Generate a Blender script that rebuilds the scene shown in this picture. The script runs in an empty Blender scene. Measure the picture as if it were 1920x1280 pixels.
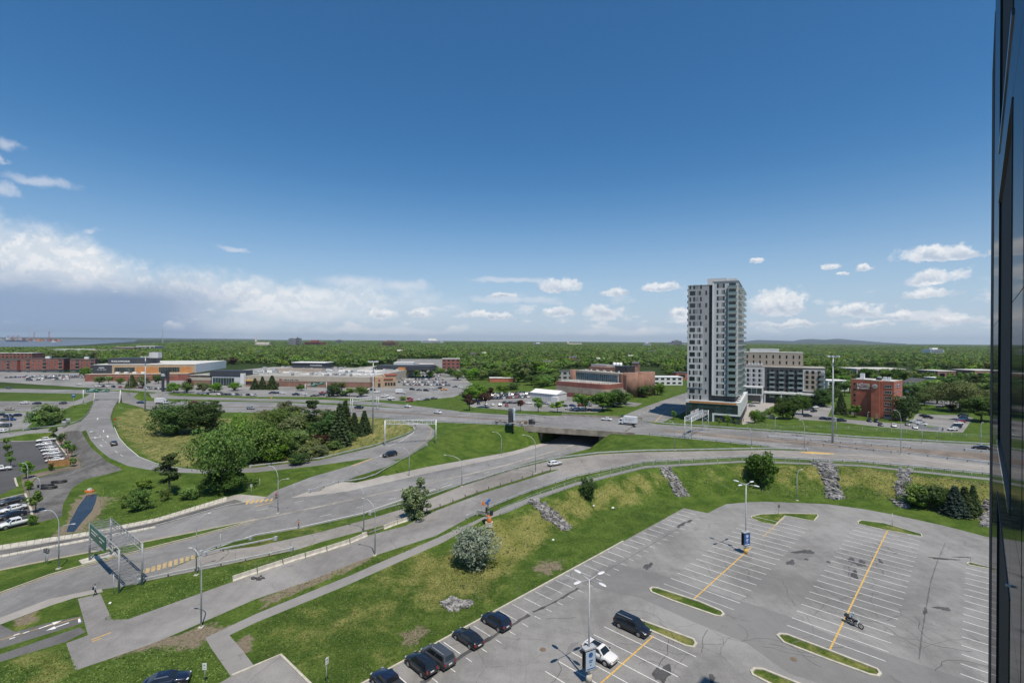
import bpy,bmesh,math,random
import numpy as np
from mathutils import Vector,Matrix,Euler
from mathutils.bvhtree import BVHTree
from mathutils.kdtree import KDTree
from mathutils.geometry import delaunay_2d_cdt
random.seed(7)
rng=np.random.default_rng(11)
scene=bpy.context.scene
COL=scene.collection
rad=math.radians
PI=math.pi
# ------------------------------------------------------------------ camera
F,CX,HY,ROLL,CAMZ=915.0,960.0,638.5,rad(0.38),40.0
cr,sr=math.cos(ROLL),math.sin(ROLL)
RIGHT,UP,FWD=Vector((cr,0,sr)),Vector((-sr,0,cr)),Vector((0,1,0))
CAM=Vector((0,0,CAMZ))
cam_d=bpy.data.cameras.new('camera')
cam=bpy.data.objects.new('camera',cam_d)
COL.objects.link(cam)
cam.matrix_world=Matrix(((RIGHT.x,UP.x,-FWD.x,0),(RIGHT.y,UP.y,-FWD.y,0),(RIGHT.z,UP.z,-FWD.z,CAMZ),(0,0,0,1)))
cam_d.sensor_width=36.0
cam_d.lens=F/1920*36.0
cam_d.shift_y=-1.5/1920
cam_d.clip_start=0.2
cam_d.clip_end=90000
scene.camera=cam
# ------------------------------------------------------------------ light
SUN_EL=rad(66)
SUN_H=Vector((0.40,-0.917,0))                # horizontal direction towards the sun: behind the camera, to its right
sun_d=bpy.data.lights.new('sun','SUN')
sun_d.energy=4.6
sun_d.angle=rad(0.53)
sun_d.color=(1.0,0.905,0.775)
sun=bpy.data.objects.new('sun',sun_d)
COL.objects.link(sun)
sdir=Vector((SUN_H.x*math.cos(SUN_EL),SUN_H.y*math.cos(SUN_EL),math.sin(SUN_EL)))
sun.rotation_euler=sdir.to_track_quat('Z','Y').to_euler()
sun.location=(60,-120,300)
vs=scene.view_settings
vs.view_transform='Standard'
vs.look='None'
vs.exposure=0.0
vs.gamma=1.0
vs.use_curve_mapping=False
scene.render.engine='CYCLES'
scene.cycles.use_denoising=True
scene.cycles.max_bounces=6
scene.cycles.diffuse_bounces=2
scene.cycles.glossy_bounces=3
scene.cycles.transmission_bounces=2
scene.cycles.transparent_max_bounces=4
scene.cycles.volume_bounces=0
# ------------------------------------------------------------------ node helpers
class NT:
    def __init__(s,tree):
        s.t=tree
    def n(s,typ,**kw):
        nd=s.t.nodes.new('ShaderNode'+typ)
        ins=kw.pop('ins',{})
        for k,v in kw.items():
            setattr(nd,k,v)
        for k,v in ins.items():
            if hasattr(v,'is_output'):
                s.t.links.new(v,nd.inputs[k])
            else:
                nd.inputs[k].default_value=v
        return nd
    def link(s,a,b):
        s.t.links.new(a,b)
    def m(s,op,a,b=None,c=None,clamp=False):
        nd=s.n('Math',operation=op,use_clamp=clamp)
        for i,v in enumerate((a,b,c)):
            if v is None:
                continue
            if hasattr(v,'is_output'):
                s.t.links.new(v,nd.inputs[i])
            else:
                nd.inputs[i].default_value=v
        return nd.outputs[0]
    def vm(s,op,a,b=None):
        nd=s.n('VectorMath',operation=op)
        for i,v in enumerate((a,b)):
            if v is None:
                continue
            if hasattr(v,'is_output'):
                s.t.links.new(v,nd.inputs[i])
            else:
                nd.inputs[i].default_value=v
        return nd.outputs['Value'] if op in ('LENGTH','DOT_PRODUCT','DISTANCE') else nd.outputs[0]
    def smooth(s,x,a,b):
        nd=s.n('MapRange',interpolation_type='SMOOTHSTEP',clamp=True,ins={1:a,2:b})
        s.t.links.new(x,nd.inputs[0])
        return nd.outputs[0]
    def mix(s,f,a,b,blend='MIX'):
        nd=s.n('Mix',data_type='RGBA',blend_type=blend)
        for k,v in ((0,f),(6,a),(7,b)):
            if hasattr(v,'is_output'):
                s.t.links.new(v,nd.inputs[k])
            else:
                nd.inputs[k].default_value=v if k==0 else (*v,1.0)[:4]
        return nd.outputs[2]
    def noise(s,vec,scale,detail=4,rough=0.55,dist=0.0,dims='3D'):
        nd=s.n('TexNoise',noise_dimensions=dims,ins={'Scale':scale,'Detail':detail,'Roughness':rough,'Distortion':dist})
        if vec is not None:
            s.t.links.new(vec,nd.inputs['Vector'])
        return nd.outputs[0]
# ------------------------------------------------------------------ world: clear sky, cloud bank and fair weather cumulus
def px_dir(px,py):
    d=RIGHT*((px-CX)/F)+UP*((HY-py)/F)+FWD
    d.normalize()
    return d
def az_el(px,py):
    d=px_dir(px,py)
    return math.atan2(d.x,d.y),math.asin(d.z)
world=bpy.data.worlds.new('World')
scene.world=world
world.use_nodes=True
wt=world.node_tree
wt.nodes.clear()
W=NT(wt)
sky=W.n('TexSky',sky_type='NISHITA')
sky.sun_disc=False
sky.sun_elevation=SUN_EL
sky.sun_rotation=math.atan2(SUN_H.x,SUN_H.y)
sky.altitude=100
sky.air_density=1.0
sky.dust_density=0.35
sky.ozone_density=2.2
geo=W.n('TexCoord').outputs['Generated']
sep=W.n('SeparateXYZ',ins={0:geo})
az=W.m('ARCTAN2',sep.outputs[0],sep.outputs[1])
el=W.m('ARCSINE',sep.outputs[2])
n1=W.n('TexNoise',ins={'Vector':geo,'Scale':26.0,'Detail':6.0,'Roughness':0.6})
n2=W.n('TexNoise',ins={'Vector':geo,'Scale':7.0,'Detail':4.0,'Roughness':0.55})
nc=n1.outputs['Color']
off=W.vm('MULTIPLY',W.vm('SUBTRACT',nc,(0.5,0.5,0.5)),(0.05,0.028,0.0))
azel=W.n('CombineXYZ',ins={0:az,1:el}).outputs[0]
azd=W.vm('ADD',azel,off)
CUM=[(1755,482,96,26),(1752,527,66,24),(1747,553,66,18),(1452,578,56,38),(1600,588,66,22),(1690,596,42,14),
       (1782,601,66,18),(1415,493,13,7),(1553,499,20,9),(1621,508,20,10),(1575,517,10,6),(1050,541,44,25),
       (1158,550,36,12),(1236,542,42,14),(1130,588,42,20),(1043,589,30,17),(925,594,62,12),(787,590,27,14),
       (713,591,28,12),(1270,590,20,12),(1290,604,34,10),(1480,610,80,11),(1625,611,56,10),(940,556,32,8)]
CIR=[(18,273,34,13),(70,338,66,12),(12,357,34,17),(5,299,14,8),(175,430,16,6),(440,467,34,5),(760,534,50,11),
       (660,528,60,13),(950,524,80,6),(960,562,90,8),(560,590,120,14),(420,606,110,12),(1175,622,150,8),(700,620,150,8)]
def blobs(lst,flat,up=0.0):
    acc=None
    for px,py,hw,hh in lst:
        a0,e0=az_el(px,py-hh*up)
        a1,_=az_el(px+hw,py)
        _,e1=az_el(px,py-hh*(1+up))
        sx,sy=1/(a1-a0),1/(e1-e0)
        mp=W.n('Mapping',ins={'Location':(-a0*sx,-e0*sy,0),'Scale':(sx,sy,0)})
        W.link(azd,mp.inputs['Vector'])
        v=mp.outputs[0]
        if flat:
            v=W.vm('MINIMUM',v,W.vm('MULTIPLY',v,(1.0,2.6,1.0)))
        ln=W.vm('LENGTH',v)
        acc=ln if acc is None else W.m('MINIMUM',acc,ln)
    return acc
dc=blobs(CUM,True)
di=blobs(CIR,False)
n1b=W.n('TexNoise',ins={'Vector':W.vm('ADD',geo,(0.0,0.0,0.010)),'Scale':26.0,'Detail':6.0,'Roughness':0.6}).outputs[0]
lit=W.smooth(W.m('SUBTRACT',n1.outputs[0],n1b),-0.05,0.07)
n4=W.n('TexNoise',ins={'Vector':geo,'Scale':60.0,'Detail':5.0,'Roughness':0.65}).outputs[0]
edge_n=W.m('ADD',W.m('MULTIPLY',W.m('SUBTRACT',n1.outputs[0],0.5),1.7),W.m('MULTIPLY',W.m('SUBTRACT',n4,0.5),1.0))
cum_mask=W.m('MULTIPLY',W.smooth(W.m('ADD',dc,edge_n),1.04,0.62),0.86)
cir_mask=W.m('MULTIPLY',W.smooth(W.m('ADD',di,W.m('MULTIPLY',W.m('SUBTRACT',n1.outputs[0],0.5),1.6)),1.25,0.25),0.50)
# the same low cumulus go on round the whole horizon
n3=W.n('TexNoise',ins={'Vector':W.vm('MULTIPLY',geo,(1,1,2.6)),'Scale':13.0,'Detail':7.0,'Roughness':0.6}).outputs[0]
low=W.m('MULTIPLY',W.smooth(el,0.01,0.03),W.smooth(el,0.11,0.05))
low_mask=W.m('MULTIPLY',W.m('MULTIPLY',W.smooth(n3,0.545,0.65),low),0.70)
# bank of storm cloud far to the west (left)
fc=W.n('FloatCurve')
azn=W.n('MapRange',ins={1:-PI,2:PI}).outputs[0]
W.link(az,azn.node.inputs[0])
W.link(azn,fc.inputs['Value'])
cv=fc.mapping.curves[0]
BANK=[(-160,418),(0,412),(90,424),(170,448),(222,484),(275,502),(330,500),(430,516),(520,529),(640,524),(720,532),(800,548),(900,590),(960,640)]
cv.points[0].location=(0.0,0.02)
cv.points[1].location=(1.0,0.02)
for px,py in BANK:
    a,e=az_el(px,py)
    cv.points.new((a+PI)/(2*PI),max(0.0,e))
cv.points.new((rad(-75)+PI)/(2*PI),0.16)
cv.points.new((rad(-110)+PI)/(2*PI),0.05)
fc.mapping.update()
bt=fc.outputs[0]
nb=W.m('ADD',W.m('MULTIPLY',W.m('SUBTRACT',n2.outputs[0],0.5),0.075),W.m('MULTIPLY',W.m('SUBTRACT',n1.outputs[0],0.5),0.065))
dlt=W.m('ADD',W.m('SUBTRACT',bt,el),nb)
bank_mask=W.m('MULTIPLY',W.m('MULTIPLY',W.smooth(dlt,-0.012,0.034),W.smooth(az,0.02,-0.52)),W.m('MAXIMUM',W.smooth(az,-0.42,-0.60),W.smooth(el,0.015,0.075)))
# in the bank: white tops, grey-blue rain under them
rain=W.smooth(W.m('ADD',el,W.m('MULTIPLY',W.m('SUBTRACT',n2.outputs[0],0.5),0.06)),0.115,0.055)
rain=W.m('MULTIPLY',rain,W.smooth(az,-0.42,-0.66))
bank_white=W.mix(W.m('ADD',W.m('MULTIPLY',lit,0.55),W.m('MULTIPLY',W.smooth(n2.outputs[0],0.40,0.62),0.45)),(0.62,0.70,0.79),(0.90,0.91,0.93))
bank_col=W.mix(rain,bank_white,(0.29,0.40,0.58))
du=blobs(CUM,False,0.75)
side=W.m('ADD',W.m('SUBTRACT',dc,du),W.m('MULTIPLY',W.m('SUBTRACT',n4,0.5),0.9))
topl=W.smooth(side,-0.75,0.25)
top_c=W.mix(W.m('ADD',W.m('MULTIPLY',lit,0.35),W.m('MULTIPLY',topl,0.65)),(0.50,0.575,0.69),(0.97,0.97,0.97))
sky_s=W.vm('SCALE',sky.outputs[0])
sky_s.node.inputs['Scale'].default_value=0.10
haze_el=W.m('POWER',W.smooth(el,0.62,-0.02),4.4)
sky_s=W.mix(W.m('MULTIPLY',haze_el,0.95),W.mix(1.0,sky_s,(0.37,0.83,1.10),'MULTIPLY'),(0.55,0.64,0.76))
c=W.mix(cir_mask,sky_s,(0.78,0.80,0.86))
c=W.mix(bank_mask,c,bank_col)
c=W.mix(low_mask,c,(0.80,0.82,0.87))
c=W.mix(cum_mask,c,top_c)
bg=W.n('Background',ins={'Color':c,'Strength':1.0})
wo=W.n('OutputWorld')
W.link(bg.outputs[0],wo.inputs[0])
world.cycles.sampling_method='MANUAL'
world.cycles.sample_map_resolution=512
# ------------------------------------------------------------------ picture point -> place in the world
def ray(px,py):
    return RIGHT*((px-CX)/F)+UP*((HY-py)/F)+FWD
def G(px,py,z=0.0):
    r=ray(px,py)
    return CAM+r*((z-CAMZ)/r.z)
def AT(px,py,Y):
    return CAM+ray(px,py)*Y
# ------------------------------------------------------------------ materials
MATS={}
def mat(name,col,rough=0.8,metal=0.0,spec=0.5,var=0.0,scale=1.0,bump=0.0,coat=0.0,emit=None):
    if name in MATS:
        return MATS[name]
    m=bpy.data.materials.new(name)
    m.use_nodes=True
    t=NT(m.node_tree)
    b=m.node_tree.nodes['Principled BSDF']
    b.inputs['Base Color'].default_value=(*col,1)
    b.inputs['Roughness'].default_value=rough
    b.inputs['Metallic'].default_value=metal
    b.inputs['Specular IOR Level'].default_value=spec
    if coat:
        b.inputs['Coat Weight'].default_value=coat
        b.inputs['Coat Roughness'].default_value=0.03
    if var or bump:
        oc=t.n('TexCoord').outputs['Object']
        nz=t.noise(oc,scale,6,0.6)
        if var:
            lo=tuple(max(0,x*(1-var)) for x in col)
            hi=tuple(min(1,x*(1+var)) for x in col)
            t.link(t.mix(t.smooth(nz,0.3,0.7),lo,hi),b.inputs['Base Color'])
        if bump:
            bp=t.n('Bump',ins={'Strength':bump,'Distance':0.05,'Height':nz})
            t.link(bp.outputs[0],b.inputs['Normal'])
    MATS[name]=m
    return m
def asphalt(name,base,tint=(1,1,1),crack=0.5,dirt=0.25,scale=1.0,lanes=0.4):
    """worn pavement: mottled aggregate, cracks, sealed seams and dusty stains, all in world metres"""
    m=bpy.data.materials.new(name)
    m.use_nodes=True
    t=NT(m.node_tree)
    b=m.node_tree.nodes['Principled BSDF']
    p=t.n('NewGeometry').outputs['Position']
    p2=t.vm('MULTIPLY',p,(1,1,0.0))
    big=t.noise(p2,0.045*scale,6,0.62,0.8)
    midn=t.noise(p2,0.5*scale,6,0.65)
    fine=t.noise(p2,4.5,6,0.8)
    st_=t.n('Mapping',ins={'Rotation':(0,0,-0.8),'Scale':(0.9,0.06,0)})
    t.link(p2,st_.inputs[0])
    streak=t.noise(st_.outputs[0],0.8,5,0.7)
    midn=t.m('ADD',t.m('MULTIPLY',midn,1-lanes),t.m('MULTIPLY',streak,lanes))
    f=t.m('ADD',t.m('MULTIPLY',big,0.45),t.m('ADD',t.m('MULTIPLY',midn,0.28),t.m('MULTIPLY',fine,0.27)))
    lo=tuple(base*x*(1-dirt) for x in tint)
    hi=tuple(base*x*(1+dirt) for x in tint)
    col=t.mix(t.smooth(f,0.39,0.61),lo,hi)
    spot=t.m('MULTIPLY',t.smooth(t.noise(p2,0.24,8,0.74,1.4),0.57,0.72),0.55)
    col=t.mix(spot,col,(base*0.46,base*0.42,base*0.38))
    if crack:
        warp=t.vm('ADD',p2,t.vm('SCALE',t.n('TexNoise',ins={'Vector':p2,'Scale':0.35,'Detail':4.0}).outputs['Color']))
        warp.node.inputs[0].default_value
        vor=t.n('TexVoronoi',feature='DISTANCE_TO_EDGE',ins={'Vector':warp,'Scale':0.13})
        ln=t.smooth(vor.outputs['Distance'],0.008,0.001)
        gate=t.smooth(t.noise(p2,0.06,3),0.46,0.60)
        col=t.mix(t.m('MULTIPLY',t.m('MULTIPLY',ln,gate),crack*0.6),col,tuple(base*0.35*x for x in tint))
    t.link(col,b.inputs['Base Color'])
    b.inputs['Roughness'].default_value=0.9
    b.inputs['Specular IOR Level'].default_value=0.25
    bp=t.n('Bump',ins={'Strength':0.25,'Distance':0.02,'Height':fine})
    t.link(bp.outputs[0],b.inputs['Normal'])
    MATS[name]=m
    return m
def grass_material():
    m=bpy.data.materials.new('grass')
    m.use_nodes=True
    t=NT(m.node_tree)
    b=m.node_tree.nodes['Principled BSDF']
    p=t.n('NewGeometry').outputs['Position']
    big=t.noise(p,0.035,5,0.6,0.6)
    midn=t.noise(p,0.22,6,0.68,0.4)
    fine=t.noise(p,2.2,8,0.85)
    st=t.n('Mapping',ins={'Rotation':(0,0,0.35),'Scale':(0.7,0.16,1)})
    t.link(p,st.inputs[0])
    streak=t.noise(st.outputs[0],1.0,5,0.65,0.8)
    lush=t.mix(t.smooth(midn,0.32,0.68),(0.043,0.082,0.013),(0.092,0.142,0.027))
    dry=t.mix(t.smooth(midn,0.30,0.66),(0.120,0.140,0.032),(0.215,0.212,0.072))
    hay=t.mix(t.smooth(streak,0.34,0.70),(0.095,0.125,0.030),(0.270,0.245,0.100))
    da=t.n('Attribute',attribute_name='dry').outputs['Fac']
    ha=t.n('Attribute',attribute_name='hay').outputs['Fac']
    fa=t.n('Attribute',attribute_name='wood').outputs['Fac']
    sa=t.n('Attribute',attribute_name='soil').outputs['Fac']
    dm=t.smooth(t.m('ADD',da,t.m('MULTIPLY',t.m('SUBTRACT',t.m('ADD',big,midn),1.0),1.3)),0.28,0.72)
    hm=t.smooth(t.m('ADD',ha,t.m('MULTIPLY',t.m('SUBTRACT',midn,0.5),0.8)),0.3,0.7)
    sm=t.smooth(t.m('ADD',sa,t.m('MULTIPLY',t.m('SUBTRACT',t.noise(p,0.5,5,0.7),0.5),1.6)),0.40,0.62)
    col=t.mix(dm,lush,dry)
    col=t.mix(t.m('MULTIPLY',t.smooth(big,0.56,0.70),0.45),col,(0.110,0.118,0.030))
    col=t.mix(hm,col,hay)
    col=t.mix(sm,col,(0.205,0.172,0.125))
    col=t.mix(fa,col,(0.030,0.050,0.014))
    sp=t.mix(t.smooth(fine,0.30,0.70),(0.52,0.54,0.52),(1.50,1.47,1.42))
    col=t.mix(1.0,col,sp,'MULTIPLY')
    t.link(col,b.inputs['Base Color'])
    b.inputs['Roughness'].default_value=0.95
    b.inputs['Specular IOR Level'].default_value=0.1
    bp=t.n('Bump',ins={'Strength':0.8,'Distance':0.25,'Height':fine})
    t.link(bp.outputs[0],b.inputs['Normal'])
    MATS['grass']=m
    return m
def foliage(name,c0,c1,rnd=0.35):
    m=bpy.data.materials.new(name)
    m.use_nodes=True
    t=NT(m.node_tree)
    b=m.node_tree.nodes['Principled BSDF']
    oc=t.n('TexCoord').outputs['Object']
    nz=t.noise(oc,0.55,3,0.6)
    isl=t.n('NewGeometry').outputs['Random Per Island']
    f=t.m('ADD',t.m('MULTIPLY',nz,0.6),t.m('MULTIPLY',isl,0.4))
    col=t.mix(t.smooth(f,0.25,0.75),c0,c1)
    r=t.n('ObjectInfo').outputs['Random']
    hs=t.n('HueSaturation',ins={'Color':col})
    t.link(t.m('ADD',0.5-0.008,t.m('MULTIPLY',t.m('FRACT',t.m('MULTIPLY',r,7.3)),0.028)),hs.inputs['Hue'])
    t.link(t.m('ADD',1-rnd*0.75,t.m('MULTIPLY',r,rnd*1.5)),hs.inputs['Value'])
    t.link(t.m('ADD',0.82,t.m('MULTIPLY',t.m('FRACT',t.m('MULTIPLY',r,13.7)),0.25)),hs.inputs['Saturation'])
    t.link(hs.outputs[0],b.inputs['Base Color'])
    b.inputs['Roughness'].default_value=0.75
    b.inputs['Specular IOR Level'].default_value=0.2
    tr=t.n('BsdfTranslucent')
    t.link(hs.outputs[0],tr.inputs[0])
    mx=t.n('MixShader',ins={0:0.30})
    t.link(b.outputs[0],mx.inputs[1])
    t.link(tr.outputs[0],mx.inputs[2])
    t.link(mx.outputs[0],m.node_tree.nodes['Material Output'].inputs[0])
    MATS[name]=m
    return m
def brick(name,c0,c1,mortar,course=0.075):
    m=bpy.data.materials.new(name)
    m.use_nodes=True
    t=NT(m.node_tree)
    b=m.node_tree.nodes['Principled BSDF']
    oc=t.n('TexCoord').outputs['Object']
    s=t.n('SeparateXYZ',ins={0:oc})
    v=t.n('CombineXYZ',ins={0:t.m('ADD',s.outputs[0],s.outputs[1]),1:s.outputs[2]})
    bt_=t.n('TexBrick',ins={'Vector':v.outputs[0],'Color1':(*c0,1),'Color2':(*c1,1),'Mortar':(*mortar,1),'Scale':1.0,'Mortar Size':0.010,'Brick Width':course*3,'Row Height':course})
    nz=t.noise(oc,0.25,5,0.6)
    col=t.mix(1.0,bt_.outputs[0],t.mix(t.smooth(nz,0.3,0.7),(0.82,0.82,0.82),(1.15,1.15,1.15)),'MULTIPLY')
    t.link(col,b.inputs['Base Color'])
    b.inputs['Roughness'].default_value=0.9
    MATS[name]=m
    return m
def glass(name,col,rough=0.05,var=0.0):
    m=bpy.data.materials.new(name)
    m.use_nodes=True
    t=NT(m.node_tree)
    b=m.node_tree.nodes['Principled BSDF']
    r=t.n('ObjectInfo').outputs['Random']
    hs=t.n('HueSaturation',ins={'Color':(*col,1)})
    t.link(t.m('ADD',1-var,t.m('MULTIPLY',r,var*2)),hs.inputs['Value'])
    t.link(hs.outputs[0],b.inputs['Base Color'])
    b.inputs['Roughness'].default_value=rough
    b.inputs['Specular IOR Level'].default_value=0.7
    MATS[name]=m
    return m
asphalt('lot asphalt',0.228,(1.0,0.985,0.95),1.1,0.27)
asphalt('street asphalt',0.205,(1.0,0.99,0.97),1.0,0.26)
asphalt('ramp concrete',0.250,(1.0,0.94,0.86),1.3,0.26)
asphalt('closed ramp asphalt',0.232,(1.0,0.965,0.92),0.9,0.26)
asphalt('path asphalt',0.235,(1.0,0.96,0.915),0.3,0.15)
asphalt('aisle asphalt',0.185,(1.0,0.995,0.97),0.2,0.15)
asphalt('new asphalt',0.085,(1.0,1.0,1.02),0.0,0.2)
asphalt('dark asphalt',0.135,(1.0,0.99,0.98),0.2,0.3)
asphalt('gravel',0.125,(1.0,0.965,0.92),0.0,0.45,2.0,0.0)
asphalt('concrete',0.330,(1.0,0.94,0.86),0.3,0.18)
asphalt('brown gravel',0.17,(1.1,0.92,0.76),0.0,0.35,2.0)
asphalt('old concrete',0.300,(1.0,0.93,0.83),0.3,0.35,3.0)
asphalt('mulch',0.15,(1.15,0.92,0.75),0.0,0.3,3.0)
asphalt('oil stain',0.075,(1.0,1.0,1.02),0.0,0.4,4.0)
grass_material()
foliage('leaves mid',(0.074,0.142,0.020),(0.205,0.300,0.056))
foliage('leaves light',(0.090,0.190,0.020),(0.230,0.370,0.055))
foliage('leaves dark',(0.038,0.088,0.016),(0.11,0.19,0.038))
foliage('needles dark',(0.032,0.062,0.018),(0.100,0.145,0.050),0.2)
foliage('needles blue',(0.030,0.055,0.040),(0.085,0.120,0.095),0.2)
foliage('leaves willow',(0.110,0.155,0.055),(0.280,0.340,0.140),0.1)
foliage('leaves silver',(0.190,0.235,0.160),(0.430,0.480,0.370),0.1)
for n_,c0,c1 in (('mid',(0.088,0.165,0.026),(0.235,0.340,0.066)),('dark',(0.050,0.110,0.022),(0.140,0.230,0.050)),('light',(0.125,0.205,0.028),(0.310,0.400,0.075)),('olive',(0.115,0.145,0.045),(0.265,0.300,0.120))):
    foliage('wood '+n_,c0,c1)
foliage('leaves olive',(0.1,0.125,0.036),(0.23,0.255,0.1),0.2)
foliage('leaves red',(0.045,0.018,0.014),(0.105,0.045,0.030),0.25)
foliage('leaves yellow green',(0.115,0.225,0.015),(0.270,0.420,0.042),0.15)
mat('bark',(0.11,0.085,0.062),0.95,var=0.3,scale=3,bump=0.4)
mat('galvanised',(0.46,0.475,0.485),0.5,0.2,var=0.15,scale=0.7)
mat('pale steel',(0.50,0.51,0.52),0.5,0.3,var=0.12,scale=0.5)
mat('white metal',(0.70,0.71,0.72),0.45,0.1,var=0.06,scale=0.6)
mat('dark metal',(0.045,0.047,0.05),0.5,0.3)
mat('black rubber',(0.018,0.018,0.019),0.85)
mat('rim metal',(0.42,0.43,0.44),0.3,0.8)
mat('white paint',(0.72,0.72,0.70),0.7,var=0.12,scale=2.5)
mat('worn white paint',(0.58,0.58,0.57),0.8,var=0.25,scale=2.5)
mat('yellow paint',(0.58,0.37,0.10),0.7,var=0.2,scale=2)
mat('worn yellow paint',(0.42,0.31,0.15),0.8,var=0.3,scale=2)
mat('orange paint',(0.62,0.17,0.03),0.6,var=0.1,scale=2)
mat('red paint',(0.42,0.04,0.03),0.5)
mat('red lamp',(0.35,0.015,0.015),0.2,spec=0.8)
mat('clear lamp',(0.55,0.56,0.58),0.15,spec=0.9)
mat('sign green',(0.008,0.110,0.070),0.4)
mat('gantry steel',(0.30,0.31,0.32),0.55,0.2,var=0.15,scale=0.7)
mat('sign white',(0.75,0.76,0.75),0.45)
mat('sign blue',(0.03,0.10,0.30),0.4)
mat('sign pale blue',(0.42,0.52,0.64),0.4)
mat('sign lime',(0.42,0.55,0.16),0.5)
mat('sign yellow',(0.75,0.42,0.02),0.5)
mat('kerb concrete',(0.46,0.43,0.36),0.9,var=0.15,scale=1.2,bump=0.2)
mat('barrier concrete',(0.48,0.45,0.38),0.9,var=0.22,scale=1.0,bump=0.3)
mat('bridge concrete',(0.27,0.235,0.19),0.9,var=0.35,scale=0.35,bump=0.3)
mat('roof gravel',(0.33,0.315,0.28),0.95,var=0.22,scale=0.12)
mat('roof pale',(0.55,0.54,0.50),0.9,var=0.15,scale=0.1)
mat('roof dark',(0.085,0.085,0.09),0.9,var=0.25,scale=0.4)
mat('roof white',(0.72,0.72,0.71),0.8,var=0.08,scale=0.2)
mat('panel light',(0.54,0.54,0.54),0.6,var=0.05,scale=0.3)
mat('panel grey',(0.36,0.36,0.365),0.6,var=0.06,scale=0.3)
mat('panel mid',(0.25,0.25,0.255),0.6,var=0.06,scale=0.3)
mat('panel dark',(0.060,0.064,0.072),0.55,var=0.1,scale=0.3)
mat('panel white',(0.68,0.68,0.67),0.5,var=0.04,scale=0.3)
mat('panel beige',(0.37,0.315,0.26),0.7,var=0.06,scale=0.3)
mat('panel orange',(0.50,0.22,0.075),0.7,var=0.12,scale=0.3)
mat('mall dark',(0.045,0.050,0.062),0.6,var=0.12,scale=0.2)
mat('stucco tan',(0.42,0.30,0.19),0.85,var=0.08,scale=0.3)
mat('stucco pale',(0.42,0.37,0.30),0.85,var=0.08,scale=0.3)
mat('cedar',(0.40,0.21,0.08),0.8,var=0.25,scale=0.8)
mat('timber post',(0.16,0.12,0.085),0.9,var=0.3,scale=4)
mat('skin',(0.42,0.25,0.17),0.6)
mat('hair dark',(0.02,0.015,0.012),0.7)
mat('cloth pale blue',(0.38,0.46,0.54),0.9)
mat('cloth dark',(0.022,0.024,0.03),0.9)
mat('cloth red',(0.45,0.05,0.035),0.9)
mat('cloth orange',(0.60,0.22,0.09),0.9)
mat('cloth blue',(0.12,0.28,0.40),0.9)
mat('rock pale',(0.30,0.29,0.28),0.95,var=0.3,scale=1.2,bump=0.4)
mat('rock mid',(0.17,0.165,0.16),0.95,var=0.3,scale=1.2,bump=0.4)
mat('hill',(0.018,0.032,0.022),0.95,var=0.3,scale=0.001)
mat('container red',(0.30,0.08,0.05),0.8)
mat('ship hull',(0.06,0.08,0.14),0.6)
glass('window glass',(0.022,0.026,0.030),0.06,0.5)
glass('curtain glass',(0.030,0.055,0.060),0.06,0.4)
glass('teal glass',(0.105,0.175,0.180),0.12,0.30)
glass('balcony glass',(0.20,0.27,0.28),0.1,0.15)
glass('car glass',(0.014,0.017,0.020),0.04,0.1)
def facade_glass():
    m=glass('facade glass',(0.020,0.023,0.030),0.06)
    t=NT(m.node_tree)
    b=m.node_tree.nodes['Principled BSDF']
    d=t.n('BsdfDiffuse',ins={'Color':(0.030,0.034,0.042,1)})
    mx=t.n('MixShader',ins={0:0.60})
    t.link(b.outputs[0],mx.inputs[1]);t.link(d.outputs[0],mx.inputs[2])
    t.link(mx.outputs[0],m.node_tree.nodes['Material Output'].inputs[0])
facade_glass()
brick('brick red',(0.41,0.105,0.058),(0.50,0.135,0.075),(0.34,0.16,0.12))
brick('brick brown',(0.22,0.115,0.078),(0.28,0.145,0.10),(0.25,0.165,0.13))
brick('brick apartment',(0.24,0.075,0.055),(0.30,0.095,0.065),(0.22,0.11,0.09))
brick('block tan',(0.34,0.285,0.215),(0.38,0.315,0.24),(0.30,0.26,0.20),0.2)
def water_mat():
    m=bpy.data.materials.new('water')
    m.use_nodes=True
    t=NT(m.node_tree)
    b=m.node_tree.nodes['Principled BSDF']
    b.inputs['Base Color'].default_value=(0.012,0.020,0.034,1)
    b.inputs['Roughness'].default_value=0.25
    b.inputs['Specular IOR Level'].default_value=0.25
    p=t.n('NewGeometry').outputs['Position']
    bp=t.n('Bump',ins={'Strength':0.35,'Distance':0.1,'Height':t.noise(p,0.8,4)})
    t.link(bp.outputs[0],b.inputs['Normal'])
    MATS['water']=m
water_mat()
PAINTS={'white':(0.72,0.72,0.71),'black':(0.010,0.011,0.014),'navy':(0.012,0.020,0.045),'grey':(0.075,0.080,0.088),'silver':(0.34,0.35,0.36),
          'red':(0.26,0.014,0.018),'blue':(0.030,0.070,0.180),'beige':(0.34,0.30,0.24),'orange':(0.55,0.22,0.02),'green':(0.02,0.06,0.035)}
for k,v in PAINTS.items():
    mat('paint '+k,v,0.28,0.25 if k in ('silver','grey','navy','blue') else 0.0,coat=0.8)
def M(n):
    return MATS[n]
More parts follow.
